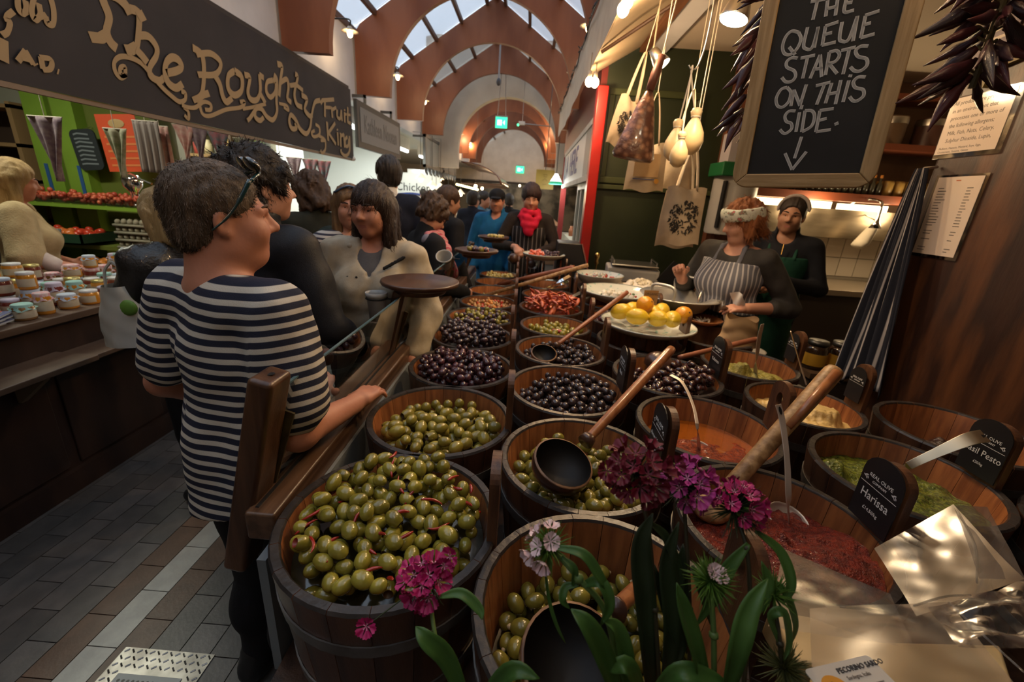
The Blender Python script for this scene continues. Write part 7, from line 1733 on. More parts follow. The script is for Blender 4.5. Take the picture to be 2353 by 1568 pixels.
def surfnet(D,lo,h):
    S = D < 0; n = np.array(D.shape)
    c = np.zeros(n-1,np.int8)
    for i in (0,1):
        for j in (0,1):
            for k in (0,1): c += S[i:n[0]-1+i,j:n[1]-1+j,k:n[2]-1+k]
    act = np.argwhere((c > 0) & (c < 8)); m = len(act); idx = np.full(n-1,-1,np.int32); idx[act[:,0],act[:,1],act[:,2]] = np.arange(m)
    P_ = np.zeros((m,3)); W = np.zeros(m); corners = [(i,j,k) for i in (0,1) for j in (0,1) for k in (0,1)]
    val = {cc: D[act[:,0]+cc[0],act[:,1]+cc[1],act[:,2]+cc[2]] for cc in corners}
    for a_ in corners:
        for ax in range(3):
            if a_[ax]: continue
            b_ = list(a_); b_[ax] = 1; b_ = tuple(b_); va,vb = val[a_],val[b_]; x = (va < 0) != (vb < 0)
            t = np.where(x,va/np.where(x,va-vb,1),0); e = np.zeros((m,3)); 
            for q in range(3): e[:,q] = a_[q]
            e[:,ax] = t; P_ += e*x[:,None]; W += x
    V = lo + (act + P_/W[:,None])*h; F = []
    for ax in range(3):
        sl0 = [slice(None)]*3; sl1 = [slice(None)]*3; sl0[ax] = slice(0,-1); sl1[ax] = slice(1,None)
        x = S[tuple(sl0)] != S[tuple(sl1)]; o1,o2 = [q for q in range(3) if q != ax]
        E = np.argwhere(x); ok = (E[:,o1] > 0) & (E[:,o2] > 0) & (E[:,o1] < n[o1]-1) & (E[:,o2] < n[o2]-1); E = E[ok]
        if not len(E): continue
        fl = S[E[:,0],E[:,1],E[:,2]]; q = []
        for d1,d2 in ((-1,-1),(0,-1),(0,0),(-1,0)):
            T_ = E.copy(); T_[:,o1] += d1; T_[:,o2] += d2; q.append(idx[T_[:,0],T_[:,1],T_[:,2]])
        q = np.stack(q,1)
        if ax == 1: fl = ~fl
        q[~fl] = q[~fl][:,::-1]; F.append(q)
    F = np.concatenate(F); F = F[(F >= 0).all(1)]
    return V,F
def relax(V,F,it=1,w=.5):
    for _ in range(it):
        A = np.zeros_like(V); N_ = np.zeros(len(V))
        for a,b in ((0,1),(1,2),(2,3),(3,0)):
            np.add.at(A,F[:,a],V[F[:,b]]); np.add.at(A,F[:,b],V[F[:,a]]); np.add.at(N_,F[:,a],1); np.add.at(N_,F[:,b],1)
        V = V*(1-w) + w*A/np.maximum(N_,1)[:,None]
    return V
def rot_xyz(p,y,r):
    """pitch about x, roll about y, yaw about z"""
    return np.array(Euler((p,r,y),'XYZ').to_matrix())
M_skin = {}
def skin(name,c,c2): 
    m = mat('skin ' + name,c,.5,col2=c2,ns=9,ramp=(.3,.7),bump=.04,bs=120,spec=.4); return m
M_eyew = mat('eye white',(.55,.50,.45),.25); M_iris = mat('dark iris',(.02,.014,.010),.15); M_lip = mat('lips',(.34,.13,.10),.45)
def hand(S,wr,d,pn,side,curl=.5,s=1.,spread=.2,k=.012):
    """palm and five unequal bent fingers. wr wrist, d direction of the palm, pn direction the palm faces, side +1 thumb on +cross"""
    wr,d,pn = np.array(wr,float),_n(np.array(d,float)),np.array(pn,float); pn = _n(pn - d*(pn @ d)); x = np.cross(d,pn)*side
    S.cap(wr,wr+d*.035*s,.026*s,.030*s,k)
    S.cap(wr+d*.04*s-x*.022*s,wr+d*.085*s-x*.026*s,.017*s,.015*s,k); S.cap(wr+d*.04*s,wr+d*.09*s,.018*s,.016*s,k); S.cap(wr+d*.04*s+x*.02*s,wr+d*.088*s+x*.026*s,.018*s,.016*s,k)
    tips = []
    for i,(o,l) in enumerate(((.030,.072),(.011,.080),(-.009,.075),(-.028,.060))):
        b = wr + d*(.092-.006*abs(i-1.3))*s + x*o*s; dd = _n(d + x*(o*spread*8)); c = curl*(1+.12*i); p = b; r = .0096*s if i < 3 else .0082*s
        for seg,f in enumerate((.45,.32,.23)):
            c2 = c*(.7 if seg == 0 else 1.7 if seg == 1 else 2.4); dv = dd*math.cos(c2) + pn*math.sin(c2); q = p + dv*l*f*s; S.cap(p,q,r,r*.92,.005 if seg else .008); p = q; r *= .92
        tips.append(p)
    b = wr + d*.03*s + x*.024*s; t1 = b + (d*.55+x*.75+pn*.35)*.038*s; t2 = t1 + (d*.85+x*.25+pn*(.3+curl*.5))*.030*s; t3 = t2 + (d*.85-x*.05*curl+pn*(.2+curl*.6))*.024*s
    S.cap(b,t1,.0145*s,.0125*s,.012); S.cap(t1,t2,.0118*s,.0105*s,.005); S.cap(t2,t3,.0105*s,.0085*s,.005); tips.append(t3)
    return tips
def person(label,loc,rz,height,skinm,pose=None,build=1.,layers=(),hair=None,h=.009,head=(0,0,0),face=1.,hands=(True,True),name='person',eyes=True,lean=(0,0),feat=None,legs=None,shoes=True,brow=(.03,.02,.015),lips=True):
    """facing +Y locally. pose: dict elbow/wrist targets per side; head (pitch, yaw, roll); lean (forward, sideways)"""
    e = empty(name,loc,rz,label,'person'); s = height/1.75; e.scale = (s,s,s); pose = pose or {}; B = build; feat = feat or {}
    RL = rot_xyz(-lean[0],0,lean[1]); pv = np.array([0,0,.95]); U = lambda p: RL @ (np.array(p,float)-pv) + pv
    sh = {q: U((q*.178*(.6+.4*B),-.01,1.415)) for q in (-1,1)}
    el = {}; wrs = {}
    for q,nm in ((-1,'L'),(1,'R')):
        d_ = pose.get(nm,((q*.26,-.04,1.13),(q*.27,.07,.89))); el[q] = np.array(d_[0],float); wrs[q] = np.array(d_[1],float)
    nb = U((0,-.02,1.47)); hc = U((0,.012,1.625)) + np.array(feat.get('hoff',(0,0,0)),float); HR = RL @ rot_xyz(head[0],head[1],head[2]); Hd = lambda p: hc + HR @ (np.array(p,float)*face)
    sqy = (RL @ np.array([0,1,0]),.68)
    def torso(S,e_,z0=.80,wide=1.,belly=0.,k=.05):
        S.ell(U((0,0,.95)),(.165*B+e_,.118*B+e_,.13+e_*.5),k,M=RL); S.ell(U((0,.012+belly*.5,1.10)),(.148*B*wide+e_,.112*B+e_+belly,.16+e_*.5),k,M=RL)
        S.ell(U((0,0,1.28)),(.168*(.5+.5*B)+e_,.115*(.4+.6*B)+e_,.17+e_*.4),k,M=RL); S.cap(U((-.135,-.012,1.405)),U((.135,-.012,1.405)),.058+e_,None,k); 
        S.cap(U((-.10,-.022,1.425)),U((.10,-.022,1.425)),.050+e_*.8,None,k)
        bu = feat.get('bust',0)
        if bu:
            for q in (-1,1): S.ell(U((q*.075,.085+bu*.3,1.25)),(.075+e_,.05+bu*.6+e_,.07+e_),.05,M=RL)
    def arm(S,q,e_,upto=2.,fr=1.):
        S.cap(sh[q],el[q],.054*(.5+.5*B)+e_,.043*(.5+.5*B)+e_*.9,.035)
        if upto > 1: 
            w2 = el[q] + (wrs[q]-el[q])*min(1,upto-1); S.cap(el[q],w2,.043*(.5+.5*B)+e_*.9,.043*(.5+.5*B)+(-.014)*min(1,upto-1)+e_*.9,.02)
    LG = legs or {}
    def leg(S,q,e_,z0=0.):
        hp_ = np.array((q*.088,0,.90)); kn_ = np.array(LG.get(q,((q*.095,.015,.49),))[0],float); an = np.array((q*.10,-.03,.07)) if q not in LG else np.array(LG[q][1],float)
        S.cap(hp_,kn_,.090*B+e_,.060+e_,.03); S.cap(kn_,an,.056+e_,.040+e_,.02); S.ell((kn_*.6+an*.4)+np.array((0,-.02,0)),(.052+e_,.055+e_,.11),.03)
    # ---- body, one continuous surface
    S = Sdf(); torso(S,0.)
    for q in (-1,1):
        arm(S,q,0.); leg(S,q,0.)
        if hands[0 if q < 0 else 1]:
            hd_ = pose.get('hand' + ('L' if q < 0 else 'R'),{}); dr_ = hd_.get('d',wrs[q]-el[q]); hand(S,wrs[q],dr_,hd_.get('pn',(-q,0,0)),hd_.get('side',q),hd_.get('curl',.35),.98,hd_.get('spread',.2))
        else: S.ell(wrs[q]+_n(wrs[q]-el[q])*.06,(.035,.03,.045),.02)
        S.cap((q*.10,-.05,.04),(q*.115,.11,.03),.036,.032,.03)
    fat = feat.get('fat',0.)
    S.cap(nb,Hd((0,-.022,-.05)),.058+.012*fat,.054+.012*fat,.035)
    S.ell(Hd((0,-.014,.032)),np.array((.075,.097,.088))*face,.03,M=HR); S.ell(Hd((0,.030,-.030)),np.array((.061+.008*fat,.066,.082))*face,.035,M=HR)
    S.ell(Hd((0,.058,-.094)),np.array((.030+.008*fat,.026,.022))*face,.03,M=HR)
    if fat: S.ell(Hd((0,.022,-.098)),np.array((.052,.052,.032))*face,.03,M=HR)
    for q in (-1,1):
        S.ell(Hd((q*.040,.058,-.030)),np.array((.026+.004*fat,.028,.028))*face,.03,M=HR); S.ell(Hd((q*.046,.0,-.065)),np.array((.022+.006*fat,.045,.030))*face,.03,M=HR)
        S.ell(Hd((q*.031,.098,.006)),np.array((.019,.016,.0115))*face,.014,-1,M=HR)
        S.cap(Hd((q*.012,.092,.020)),Hd((q*.050,.074,.021)),.0095,.0085,.014)
        if eyes: S.cap(Hd((q*.018,.0865,.0125)),Hd((q*.044,.076,.0115)),.0042,.0042,.006); S.cap(Hd((q*.018,.085,-.004)),Hd((q*.044,.075,-.003)),.0036,.0036,.006)
        em = HR @ rot_xyz(0,q*.35,0); S.ell(Hd((q*.079,-.012,-.004)),(.0085,.021,.031),.006,M=em); S.ell(Hd((q*.088,-.009,.0)),(.007,.012,.019),.005,-1,M=em); S.ell(Hd((q*.078,-.004,-.028)),(.007,.010,.012),.006)
    S.cap(Hd((0,.086,.016)),Hd((0,.1130,-.026)),.0085,.0125*feat.get('nose',1.),.012); 
    for q in (-1,1): S.ell(Hd((q*.0125,.099,-.031)),np.array((.0095,.011,.008)),.008,M=HR)
    if lips: S.cap(Hd((-.019,.083,-.0595)),Hd((.019,.083,-.0595)),.0062,None,.009); S.cap(Hd((-.016,.082,-.0715)),Hd((.016,.082,-.0715)),.0068,None,.009); S.cap(Hd((-.022,.0935,-.0655)),Hd((.022,.0935,-.0655)),.0022,None,.004,-1)
    V,F = S.mesh(h); V = relax(V,F,1,.35); body = obj('body',mesh_np('body',V,F,skinm),e)
    if lips:
        m2 = M_lip; body.data.materials.append(m2); P_ = (V-hc) @ HR/face
        li = (np.abs(P_[:,0]) < .023) & (P_[:,1] > .078) & (((P_[:,2]+.0655)/.0105)**2 + (P_[:,0]/.025)**2 < 1)
        fi = li[F].sum(1) >= 3; mi = np.zeros(len(F),np.int32); mi[fi] = 1; body.data.polygons.foreach_set('material_index',mi)
    if eyes:
        for q in (-1,1):
            ey = MB().sphere(Hd((q*.0305,.0735,.0045)),.0118*face,14,10).build('eye',M_eyew,e,True)
            gz = HR @ np.array((feat.get('gaze',0.),1,feat.get('gazez',0.))); gz = gz/np.linalg.norm(gz); cI = np.array(Hd((q*.0305,.0735,.0045))) + gz*.0118*face*.93
            MB().lathe([(.0001,.0012),(.0042,.0008),(.0056,-.0004)],12,Matrix.Translation(cI) @ Vector(gz).to_track_quat('Z','Y').to_matrix().to_4x4()).build('iris',M_iris,ey)
            MB().tube([Hd((q*.014,.0985,.026)),Hd((q*.032,.0955,.0325)),Hd((q*.050,.080,.028))],[.0030,.0038,.0016],6).build('eyebrow',mat('brow %.3f' % brow[0],brow,.8),e,True)
    # ---- clothes
    for ly in layers:
        kind = ly['kind']; S = Sdf(); e_ = ly.get('e',.012)
        if kind == 'top':
            torso(S,e_,wide=ly.get('wide',1.),belly=ly.get('belly',0.)); 
            hem = ly.get('hem',.86)
            S.cap((0,.0,.98),(0,.0,hem-.02),.150*B+e_+ly.get('flare',0.)*.5,.155*B+e_+ly.get('flare',0.),.04,sq=((0,1,0),.78))
            slv = ly.get('sleeve',2.)
            for q in (-1,1):
                sv_ = slv if not isinstance(slv,dict) else slv[q]
                if sv_ > 0:
                    if sv_ < 1: S.cap(sh[q],sh[q]+(el[q]-sh[q])*sv_,.058*(.5+.5*B)+e_+.006,.060*(.5+.5*B)+e_+.008,.03)
                    else: arm(S,q,e_,sv_)
            if ly.get('collar'): S.cap(U((0,-.028,1.47)),U((0,-.020,1.47+ly['collar'])),.070+e_*.5,.066+e_*.5,.02)
            nk = ly.get('neck',.062)
            if ly.get('collar') is None: S.cap(U((0,.02,1.475)),U((0,.0,1.60)),nk,nk+.02,.012,-1)
            else: S.cap(U((0,-.005,1.49)),U((0,.0,1.62)),.058,.07,.006,-1)
            if ly.get('vee'): 
                for t in np.linspace(0,1,6): S.cap(U((0,.05,1.50-ly['vee']*t)),U((0,.30,1.50-ly['vee']*t)),.058*(1-t)+.012,.07*(1-t)+.012,.01,-1)
            if ly.get('offshoulder'):
                q = ly['offshoulder']; S.cap(U((q*.03,-.05,1.52)),U((q*.13,-.03,1.49)),.075,.05,.02,-1)
            S.half((0,0,-1),-hem)
        elif kind == 'legs':
            S.ell((0,0,.95),(.168*B+e_,.122*B+e_,.13+e_),.05)
            for q in (-1,1): leg(S,q,e_)
            S.half((0,0,1),ly.get('top',1.02)); S.half((0,0,-1),-ly.get('hem',.07))
        elif kind == 'skirt':
            S.cap((0,.01,ly.get('top',1.0)),(0,.0,ly['hem']),.155*B+e_,.17*B+e_+ly.get('flare',.0),.03,sq=((0,1,0),.80)); S.half((0,0,-1),-ly['hem']); S.half((0,0,1),ly.get('top',1.0)+.03)
        elif kind == 'apron':
            # front half of an inflated torso
            torso(S,e_,belly=ly.get('belly',0.)); S.cap((0,.0,.98),(0,.01,ly['hem']),.158*B+e_,.170*B+e_,.04,sq=((0,1,0),.80))
            S.half((0,0,-1),-ly['hem']); S.half((0,-1,0),-ly.get('front',.015)); S.half(tuple(RL @ np.array((0,0,1))),float((RL @ np.array((0,0,1))) @ U((0,0,ly.get('top',1.36)))))
            for q in (-1,1): S.half(tuple(_n(np.array((q*1.,0,.62)))),ly.get('side',1.02))
        elif kind == 'scarf':
            for i in range(3): 
                a = i*.35
                for j in range(14):
                    t0,t1 = 2*math.pi*j/14,2*math.pi*(j+1)/14; f = lambda t: U((.078*math.cos(t)*(1+.1*i),.015+.080*math.sin(t)*(1+.12*i)+.02*i,1.498-.026*i+.010*math.sin(t*2+a)-(.03*i if math.sin(t) > .5 else 0)))
                    S.cap(f(t0),f(t1),.026,None,.012)
            if ly.get('drop'): S.cap(U((.02,.13,1.43)),U((.0,.16,1.43-ly['drop'])),.045,.055,.02,sq=((0,1,0),.5))
        elif kind == 'prims': ly['fn'](S,dict(U=U,Hd=Hd,HR=HR,sh=sh,el=el,wr=wrs,RL=RL,hc=hc,face=face))
        am,fq,sd = ly.get('fold',(.004,16.,3)); disp = (lambda P_,am=am,fq=fq,sd=sd: am*fbm(P_*np.array([1,1,.6]),fq,sd,2)) if am else None
        V,F = S.mesh(ly.get('h',h),disp); V = relax(V,F,1,.4); o = obj(ly['name'],mesh_np(ly['name'],V,F,ly['mat']),e)
        if 'sv' in ly: set_attr(o.data,ly['sv'](V,dict(U=U,sh=sh,el=el,RL=RL,pv=pv)))
        if ly.get('label'): o['label'] = ly['label']
    if shoes:
        S = Sdf()
        for q in (-1,1): S.cap((q*.10,-.06,.045),(q*.115,.12,.038),.045,.042,.03); S.cap((q*.10,-.05,.05),(q*.10,-.04,.11),.048,.05,.03)
        S.half((0,0,-1),0.0); V,F = S.mesh(.014); obj('shoes',mesh_np('shoes',V,F,M_black),e)
    # ---- hair
    if hair:
        S = Sdf(); t_ = hair.get('thick',.012); st = hair['style']; hb = hair.get('back',-.07)
        S.ell(Hd((0,-.018,.040)),np.array((.080+t_,.100+t_,.091+t_))*face,.02,M=HR)
        if st in ('bob','long'):
            ln = hair.get('len',.16)
            for q in (-1,1): S.cap(Hd((q*.070,-.01,.02)),Hd((q*(.076+hair.get('out',0)),-.005,-ln)),.030+t_*.6,.028+t_*.4,.03); S.cap(Hd((q*.05,-.07,.0)),Hd((q*.058,-.085,-ln)),.050,.040,.04)
            S.cap(Hd((0,-.08,0)),Hd((0,-.09,-ln)),.055,.045,.04)
        else: S.ell(Hd((0,-.055,-.03)),np.array((.070+t_*.6,.058+t_*.6,.060))*face,.03,M=HR)
        fz = hair.get('fringe',.052)      # where the hairline crosses the forehead (higher number = higher)
        S.ell(Hd((0,.120,fz-.115)),np.array((.098,.095,.118))*face,.012,-1,M=HR)
        S.ell(Hd((0,.060,-.10)),np.array((.060 if st in ('bob','long') else .10,.075,.085))*face,.015,-1,M=HR)
        if st == 'short':
            for q in (-1,1): S.ell(Hd((q*.09,-.004,-.028)),(.035,.034,.045),.012,-1,M=HR)
            S.half(tuple(HR @ np.array((0,.25,-.97))),float((HR @ np.array((0,.25,-.97))) @ np.array(Hd((0,-.06,hb)))))
        if st == 'bun': S.ell(Hd((0,-.10,.10)),(.052,.050,.048),.02,M=HR); S.half(tuple(HR @ np.array((0,.25,-.97))),float((HR @ np.array((0,.25,-.97))) @ np.array(Hd((0,-.06,-.06)))))
        if hair.get('fn'): hair['fn'](S,Hd,HR)
        na,nf = hair.get('noise',(.006,60.)); sq = np.array(hair.get('grain',(1.6,.55,.45)))
        def hdisp(P_): q = ((P_-hc) @ HR)*sq; return na*fbm(q,nf,11,3)
        V,F = S.mesh(hair.get('h',h*.8),hdisp); ho = obj('hair',mesh_np('hair',V,F,hair['mat']),e)
        if hair.get('strands'):
            # tapered locks laid over the cap so the outline breaks up
            n_ = hair['strands']; g_ = np.random.default_rng(3); fi = g_.integers(0,len(F),n_); c = V[F[fi]].mean(1); e1_ = V[F[fi][:,1]]-V[F[fi][:,0]]; e2_ = V[F[fi][:,3]]-V[F[fi][:,0]]; nr = np.cross(e1_,e2_); nr /= np.linalg.norm(nr,axis=1)[:,None]+1e-9
            cen = hc + HR @ np.array((0,-.02,.03)); nr *= np.sign(((c-cen)*nr).sum(1))[:,None]
            flow = HR @ np.array(hair.get('flow',(0,-.35,-1.))); wh = HR @ np.array((0,-.07,.10)) + hc; rad = (c-wh); rad -= nr*(rad*nr).sum(1)[:,None]; rad /= np.linalg.norm(rad,axis=1)[:,None]+1e-9
            d = rad*.9 + flow*.35 + g_.normal(0,.28,(n_,3)) + nr*hair.get('lift',.22); d /= np.linalg.norm(d,axis=1)[:,None]; sd_ = np.cross(d,nr); sd_ /= np.linalg.norm(sd_,axis=1)[:,None]+1e-9
            L_ = (hair.get('slen',.026)*g_.uniform(.6,1.2,n_))[:,None]; wd = hair.get('swid',.0011); b0 = c - nr*.002
            dr = d*1. - nr*.35; dr /= np.linalg.norm(dr,axis=1)[:,None]
            Vs = np.stack([b0-sd_*wd,b0+sd_*wd,b0+d*L_*.55+sd_*wd*.8+nr*.002,b0+d*L_*.55-sd_*wd*.8+nr*.002,b0+d*L_*.55+dr*L_*.45+sd_*wd*.15,b0+d*L_*.55+dr*L_*.45-sd_*wd*.15],1).reshape(-1,3)
            k0 = np.arange(n_)*6; Fs = np.concatenate([np.stack([k0,k0+1,k0+2,k0+3],1),np.stack([k0+3,k0+2,k0+4,k0+5],1)])
            o = obj('hair_locks',mesh_np('hair_locks',Vs,Fs,hair['mat']),ho); o['kind'] = 'stuff'
    return e,dict(Hd=Hd,U=U,HR=HR,sh=sh,el=el,wr=wrs,s=s)
def hair_mat(name,c,c2,rough=.5): return mat('hair ' + name,c,rough,col2=c2,ns=22,stretch=(2.5,2.5,.35),ramp=(.3,.7),bump=.5,bs=120,bstretch=(3,3,.3),spec=.4)
def cloth_mat(name,c,c2=None,rough=.85,bs=250,bump=.12): return mat('cloth ' + name,c,rough,col2=c2 or tuple(x*.82 for x in c),ns=18,bump=bump,bs=bs,spec=.25)
SK = skin('fair',(.50,.26,.175),(.44,.205,.135)); SKr = skin('ruddy',(.48,.215,.135),(.40,.165,.105)); SKd = skin('olive',(.36,.185,.115),(.31,.15,.09))
# ------------------------------------------------------------------ the people in the hall
BLK = cloth_mat('black',(.010,.010,.012)); NAVY = cloth_mat('navy',(.010,.013,.026)); DENIM = cloth_mat('dark denim',(.020,.026,.040)); CHAR = cloth_mat('charcoal',(.030,.028,.027))
STRIPE = stripe_mat('navy and cream stripes',(.50,.46,.39),(.017,.019,.036),34.5,.44,bump=.25,bs=350)
def shirt_sv(V,K):
    """stripe height: level round the body, square to the arm on the sleeves"""
    z = ((V-K['pv']) @ K['RL'])[:,2]; z = z + .012*np.sin(V[:,0]*11) - .05*V[:,0]
    out = z.copy()
    for q in (-1,1):
        a,b = K['sh'][q],K['el'][q]; d = (b-a)/np.linalg.norm(b-a); t = (V-a) @ d; x = V[:,0]*q
        w_ = np.clip((x-.150)/.05,0,1)*np.clip((t+.01)/.06,0,1); out = out*(1-w_) + (a[2]-.95-t*1.05)*w_
    return out
HB = hair_mat('brown grey',(.15,.105,.070),(.065,.044,.030))
# man in the striped shirt, seen from behind, head turned to the tubs
p1,K1 = person('man in a navy and cream striped shirt with sunglasses on his head at the tubs',(-.755,1.04,0),-.40,1.735,SKr,
    pose=dict(L=((-.27,-.06,1.14),(-.24,.14,.98)),R=((.235,-.02,1.10),(.19,.21,1.07)),handR=dict(d=(-.1,1,.1),pn=(0,.2,-1),curl=.35),handL=dict(curl=.3)),
    build=1.06,h=.0056,head=(.04,-.44,.03),feat=dict(fat=1.,nose=1.05,hoff=(.0,.0,-.005)),brow=(.09,.055,.035),
    layers=[dict(kind='top',name='striped_shirt',mat=STRIPE,e=.014,hem=.83,sleeve=.74,neck=.060,belly=.02,wide=1.08,flare=.034,fold=(.009,17.,4),h=.006,sv=shirt_sv),
            dict(kind='legs',name='black_trousers',mat=BLK,e=.014,fold=(.006,14.,7),h=.011)],
    hair=dict(style='short',mat=HB,thick=.005,fringe=.078,back=-.062,noise=(.003,90.),strands=12000,slen=.015,swid=.0008,h=.005,lift=.20))
Hd = K1['Hd']; b = MB()
def band(q): return [Hd((q*.090,-.015,-.02)),Hd((q*.094,.02,.035)),Hd((q*.088,.052,.085)),Hd((q*.070,.072,.108))]
sg = empty('sunglasses',(0,0,0),0,'dark teal sunglasses pushed up on the striped-shirt man\'s head','sunglasses'); sg.matrix_world = p1.matrix_world
MWp = Matrix.LocRotScale(p1.location,p1.rotation_euler,p1.scale); sg.location,sg.rotation_euler,sg.scale = p1.location,p1.rotation_euler,p1.scale
M_sun = mat('teal sunglass frame',(.010,.035,.038),.12,coat=.6); M_lens = mat('dark lens',(.008,.012,.014),.05,coat=1.)
for q in (-1,1): MB().tube(smooth_pts([Hd((q*.089,-.035,-.018)),Hd((q*.094,.0,.012)),Hd((q*.095,.030,.050)),Hd((q*.088,.058,.094))],5),[.0025]*4 + [.0035]*6 + [.0055]*6,8).build('temple_arm',M_sun,sg,True)
MB().tube(smooth_pts([Hd((-.088,.060,.092)),Hd((-.05,.085,.108)),Hd((0,.092,.112)),Hd((.05,.085,.108)),Hd((.088,.060,.092))],5),.0045,8).build('front_frame',M_sun,sg,True)
for q in (-1,1): MB().sphere(Hd((q*.045,.075,.128)),(.034,.012,.022),14,8,Matrix(K1['HR'].tolist()) @ Matrix.Rotation(.75,3,'X')).build('lens',M_lens,sg,True)
o = MB().grid(lambda s,t: Vector(((s-.5)*.10,(t-.5)*.08+.01*math.sin(s*9),.012*math.sin(s*7+t*5))),10,10).build('paper_napkin',M_paper,None,True,loc=PY(735,975,1.22),rot=(.5,.2,.4)); tag(o,'crumpled white napkin by the striped-shirt man\'s hand behind the glass','napkin')
# man with curly hair, black jacket and backpack behind him
HC = hair_mat('dark curly',(.040,.030,.024),(.016,.012,.010))
p2,K2 = person('curly-haired man in a black jacket wearing a grey and black backpack',(-1.05,1.64,0),-.35,1.80,SK,pose=dict(L=((-.30,-.02,1.15),(-.26,.18,1.0)),R=((.31,.02,1.14),(.27,.2,1.0))),build=1.12,head=(.1,-.35,0),lean=(.05,0),hands=(False,False),
    layers=[dict(kind='top',name='black_jacket',mat=cloth_mat('black nylon',(.012,.013,.017),rough=.5),e=.026,hem=.76,collar=.05,fold=(.010,14.,5)),dict(kind='legs',name='trousers',mat=BLK,e=.015,fold=(.006,12.,2),h=.013),
            dict(kind='prims',name='backpack',mat=cloth_mat('backpack black',(.016,.016,.018),rough=.6),fold=(.005,14.,9),fn=lambda S,K: (S.ell(K['U']((0,-.20,1.17)),(.15,.085,.24),.03),S.ell(K['U']((0,-.25,1.05)),(.12,.06,.12),.03),S.cap(K['U']((-.10,-.10,1.46)),K['U']((-.12,.12,1.25)),.022,None,.01),S.cap(K['U']((.10,-.10,1.46)),K['U']((.12,.12,1.25)),.022,None,.01))),
            dict(kind='prims',name='grey_panel',mat=cloth_mat('backpack grey',(.14,.135,.15),rough=.6),fold=(.003,14.,8),fn=lambda S,K: (S.cap(K['U']((.12,-.225,1.33)),K['U']((.145,-.235,1.10)),.03,.036,.02,sq=((0,1,0),.8)),S.cap(K['U']((.145,-.235,1.10)),K['U']((.10,-.25,.98)),.036,.02,.02),S.cap(K['U']((.085,-.13,1.485)),K['U']((.125,-.0,1.46)),.018,None,.01)))],
    hair=dict(style='short',mat=HC,thick=.026,fringe=.060,back=-.07,noise=(.014,48.),grain=(1,1,1),strands=2500,slen=.03,swid=.0014,lift=.5))
# woman in the beige jacket
HD = hair_mat('dark brown straight',(.040,.022,.015),(.018,.010,.008),.4); BEI = cloth_mat('beige shell',(.40,.345,.26),(.34,.285,.205),.75)
p3,K3 = person('woman with dark fringe hair in a beige hooded jacket looking aside',(-.735,2.05,0),3.25,1.72,SKr,pose=dict(L=((-.27,.02,1.15),(-.22,.18,.98)),R=((.27,.02,1.15),(.2,.2,1.0))),build=1.08,h=.0068,head=(-.02,-.32,.03),hands=(False,False),feat=dict(gaze=-.25,bust=.02),
    layers=[dict(kind='top',name='grey_top',mat=cloth_mat('grey knit',(.10,.10,.11)),e=.008,hem=.95,sleeve=0,neck=.058,h=.012),
            dict(kind='top',name='beige_jacket',mat=BEI,e=.026,hem=.70,collar=.045,vee=.16,fold=(.013,19.,6),flare=.02,h=.008),
            dict(kind='prims',name='hood',mat=BEI,fold=(.006,20.,3),fn=lambda S,K: (S.cap(K['U']((-.10,-.09,1.46)),K['U']((.10,-.09,1.46)),.05,None,.03),S.cap(K['U']((-.12,-.05,1.46)),K['U']((-.10,.05,1.46)),.03,.02,.03),S.cap(K['U']((.12,-.05,1.46)),K['U']((.10,.05,1.46)),.03,.02,.03))),
            dict(kind='prims',name='dark_shoulder_trim',mat=BLK,fold=(0,1,1),fn=lambda S,K: (S.cap(K['U']((-.16,.095,1.425)),K['U']((-.075,.138,1.375)),.010,None,.01,sq=((0,1,0),.6)))),
            dict(kind='legs',name='blue_trousers',mat=DENIM,e=.015,fold=(.006,12.,2),h=.014)],
    hair=dict(style='long',mat=HD,thick=.014,fringe=.030,len=.20,out=.012,noise=(.004,70.),h=.006,strands=3500,slen=.05,swid=.0011,flow=(0,-.1,-1.2),lift=.05))
for q in (-1,1): MB().lathe([(.0001,.003),(.005,.003),(.006,0)],12,Matrix.Translation(K3['U']((.07+.02*q,.150,1.33))) @ Matrix.Rotation(-math.pi/2,4,'X')).build('snap_button',M_dsteel,p3)
# tall man behind her
person('tall dark-haired man in a navy jumper behind the beige jacket',(-1.22,3.82,0),.35,1.95,SK,build=1.15,head=(.12,.1,0),hands=(False,False),layers=[dict(kind='top',name='navy_jumper',mat=NAVY,e=.022,hem=.80,neck=.066),dict(kind='legs',name='trousers',mat=BLK,e=.015,h=.014),
    dict(kind='prims',name='shirt_collar',mat=M_paper,fold=(0,1,1),fn=lambda S,K: (S.cap(K['U']((0,-.028,1.475)),K['U']((0,-.022,1.515)),.066,.062,.01),S.cap(K['U']((0,.0,1.48)),K['U']((0,.0,1.62)),.055,.066,.005,-1)))],hair=dict(style='short',mat=HC,thick=.018,fringe=.06,noise=(.008,70.)))
# brown wavy haired person with small backpack, facing left and down
HW = hair_mat('brown wavy',(.075,.040,.022),(.035,.018,.011))
person('person with wavy brown hair and a small dark rucksack facing the fruit boxes',(-1.50,3.05,0),.95,1.76,SK,build=1.05,head=(-.32,.25,0),lean=(.06,0),hands=(False,False),eyes=False,layers=[dict(kind='top',name='dark_olive_coat',mat=cloth_mat('olive dark',(.020,.022,.016)),e=.025,hem=.75,collar=.06,fold=(.008,14.,3)),dict(kind='legs',name='trousers',mat=BLK,e=.015,h=.014),
    dict(kind='prims',name='rucksack',mat=cloth_mat('green black',(.012,.020,.018)),fn=lambda S,K: (S.ell(K['U']((0,-.19,1.20)),(.15,.09,.22),.03),S.cap(K['U']((.10,-.10,1.46)),K['U']((.13,.1,1.2)),.02,None,.01)))],hair=dict(style='bob',mat=HW,thick=.024,fringe=.05,len=.10,noise=(.014,50.),grain=(1,1,.8)))
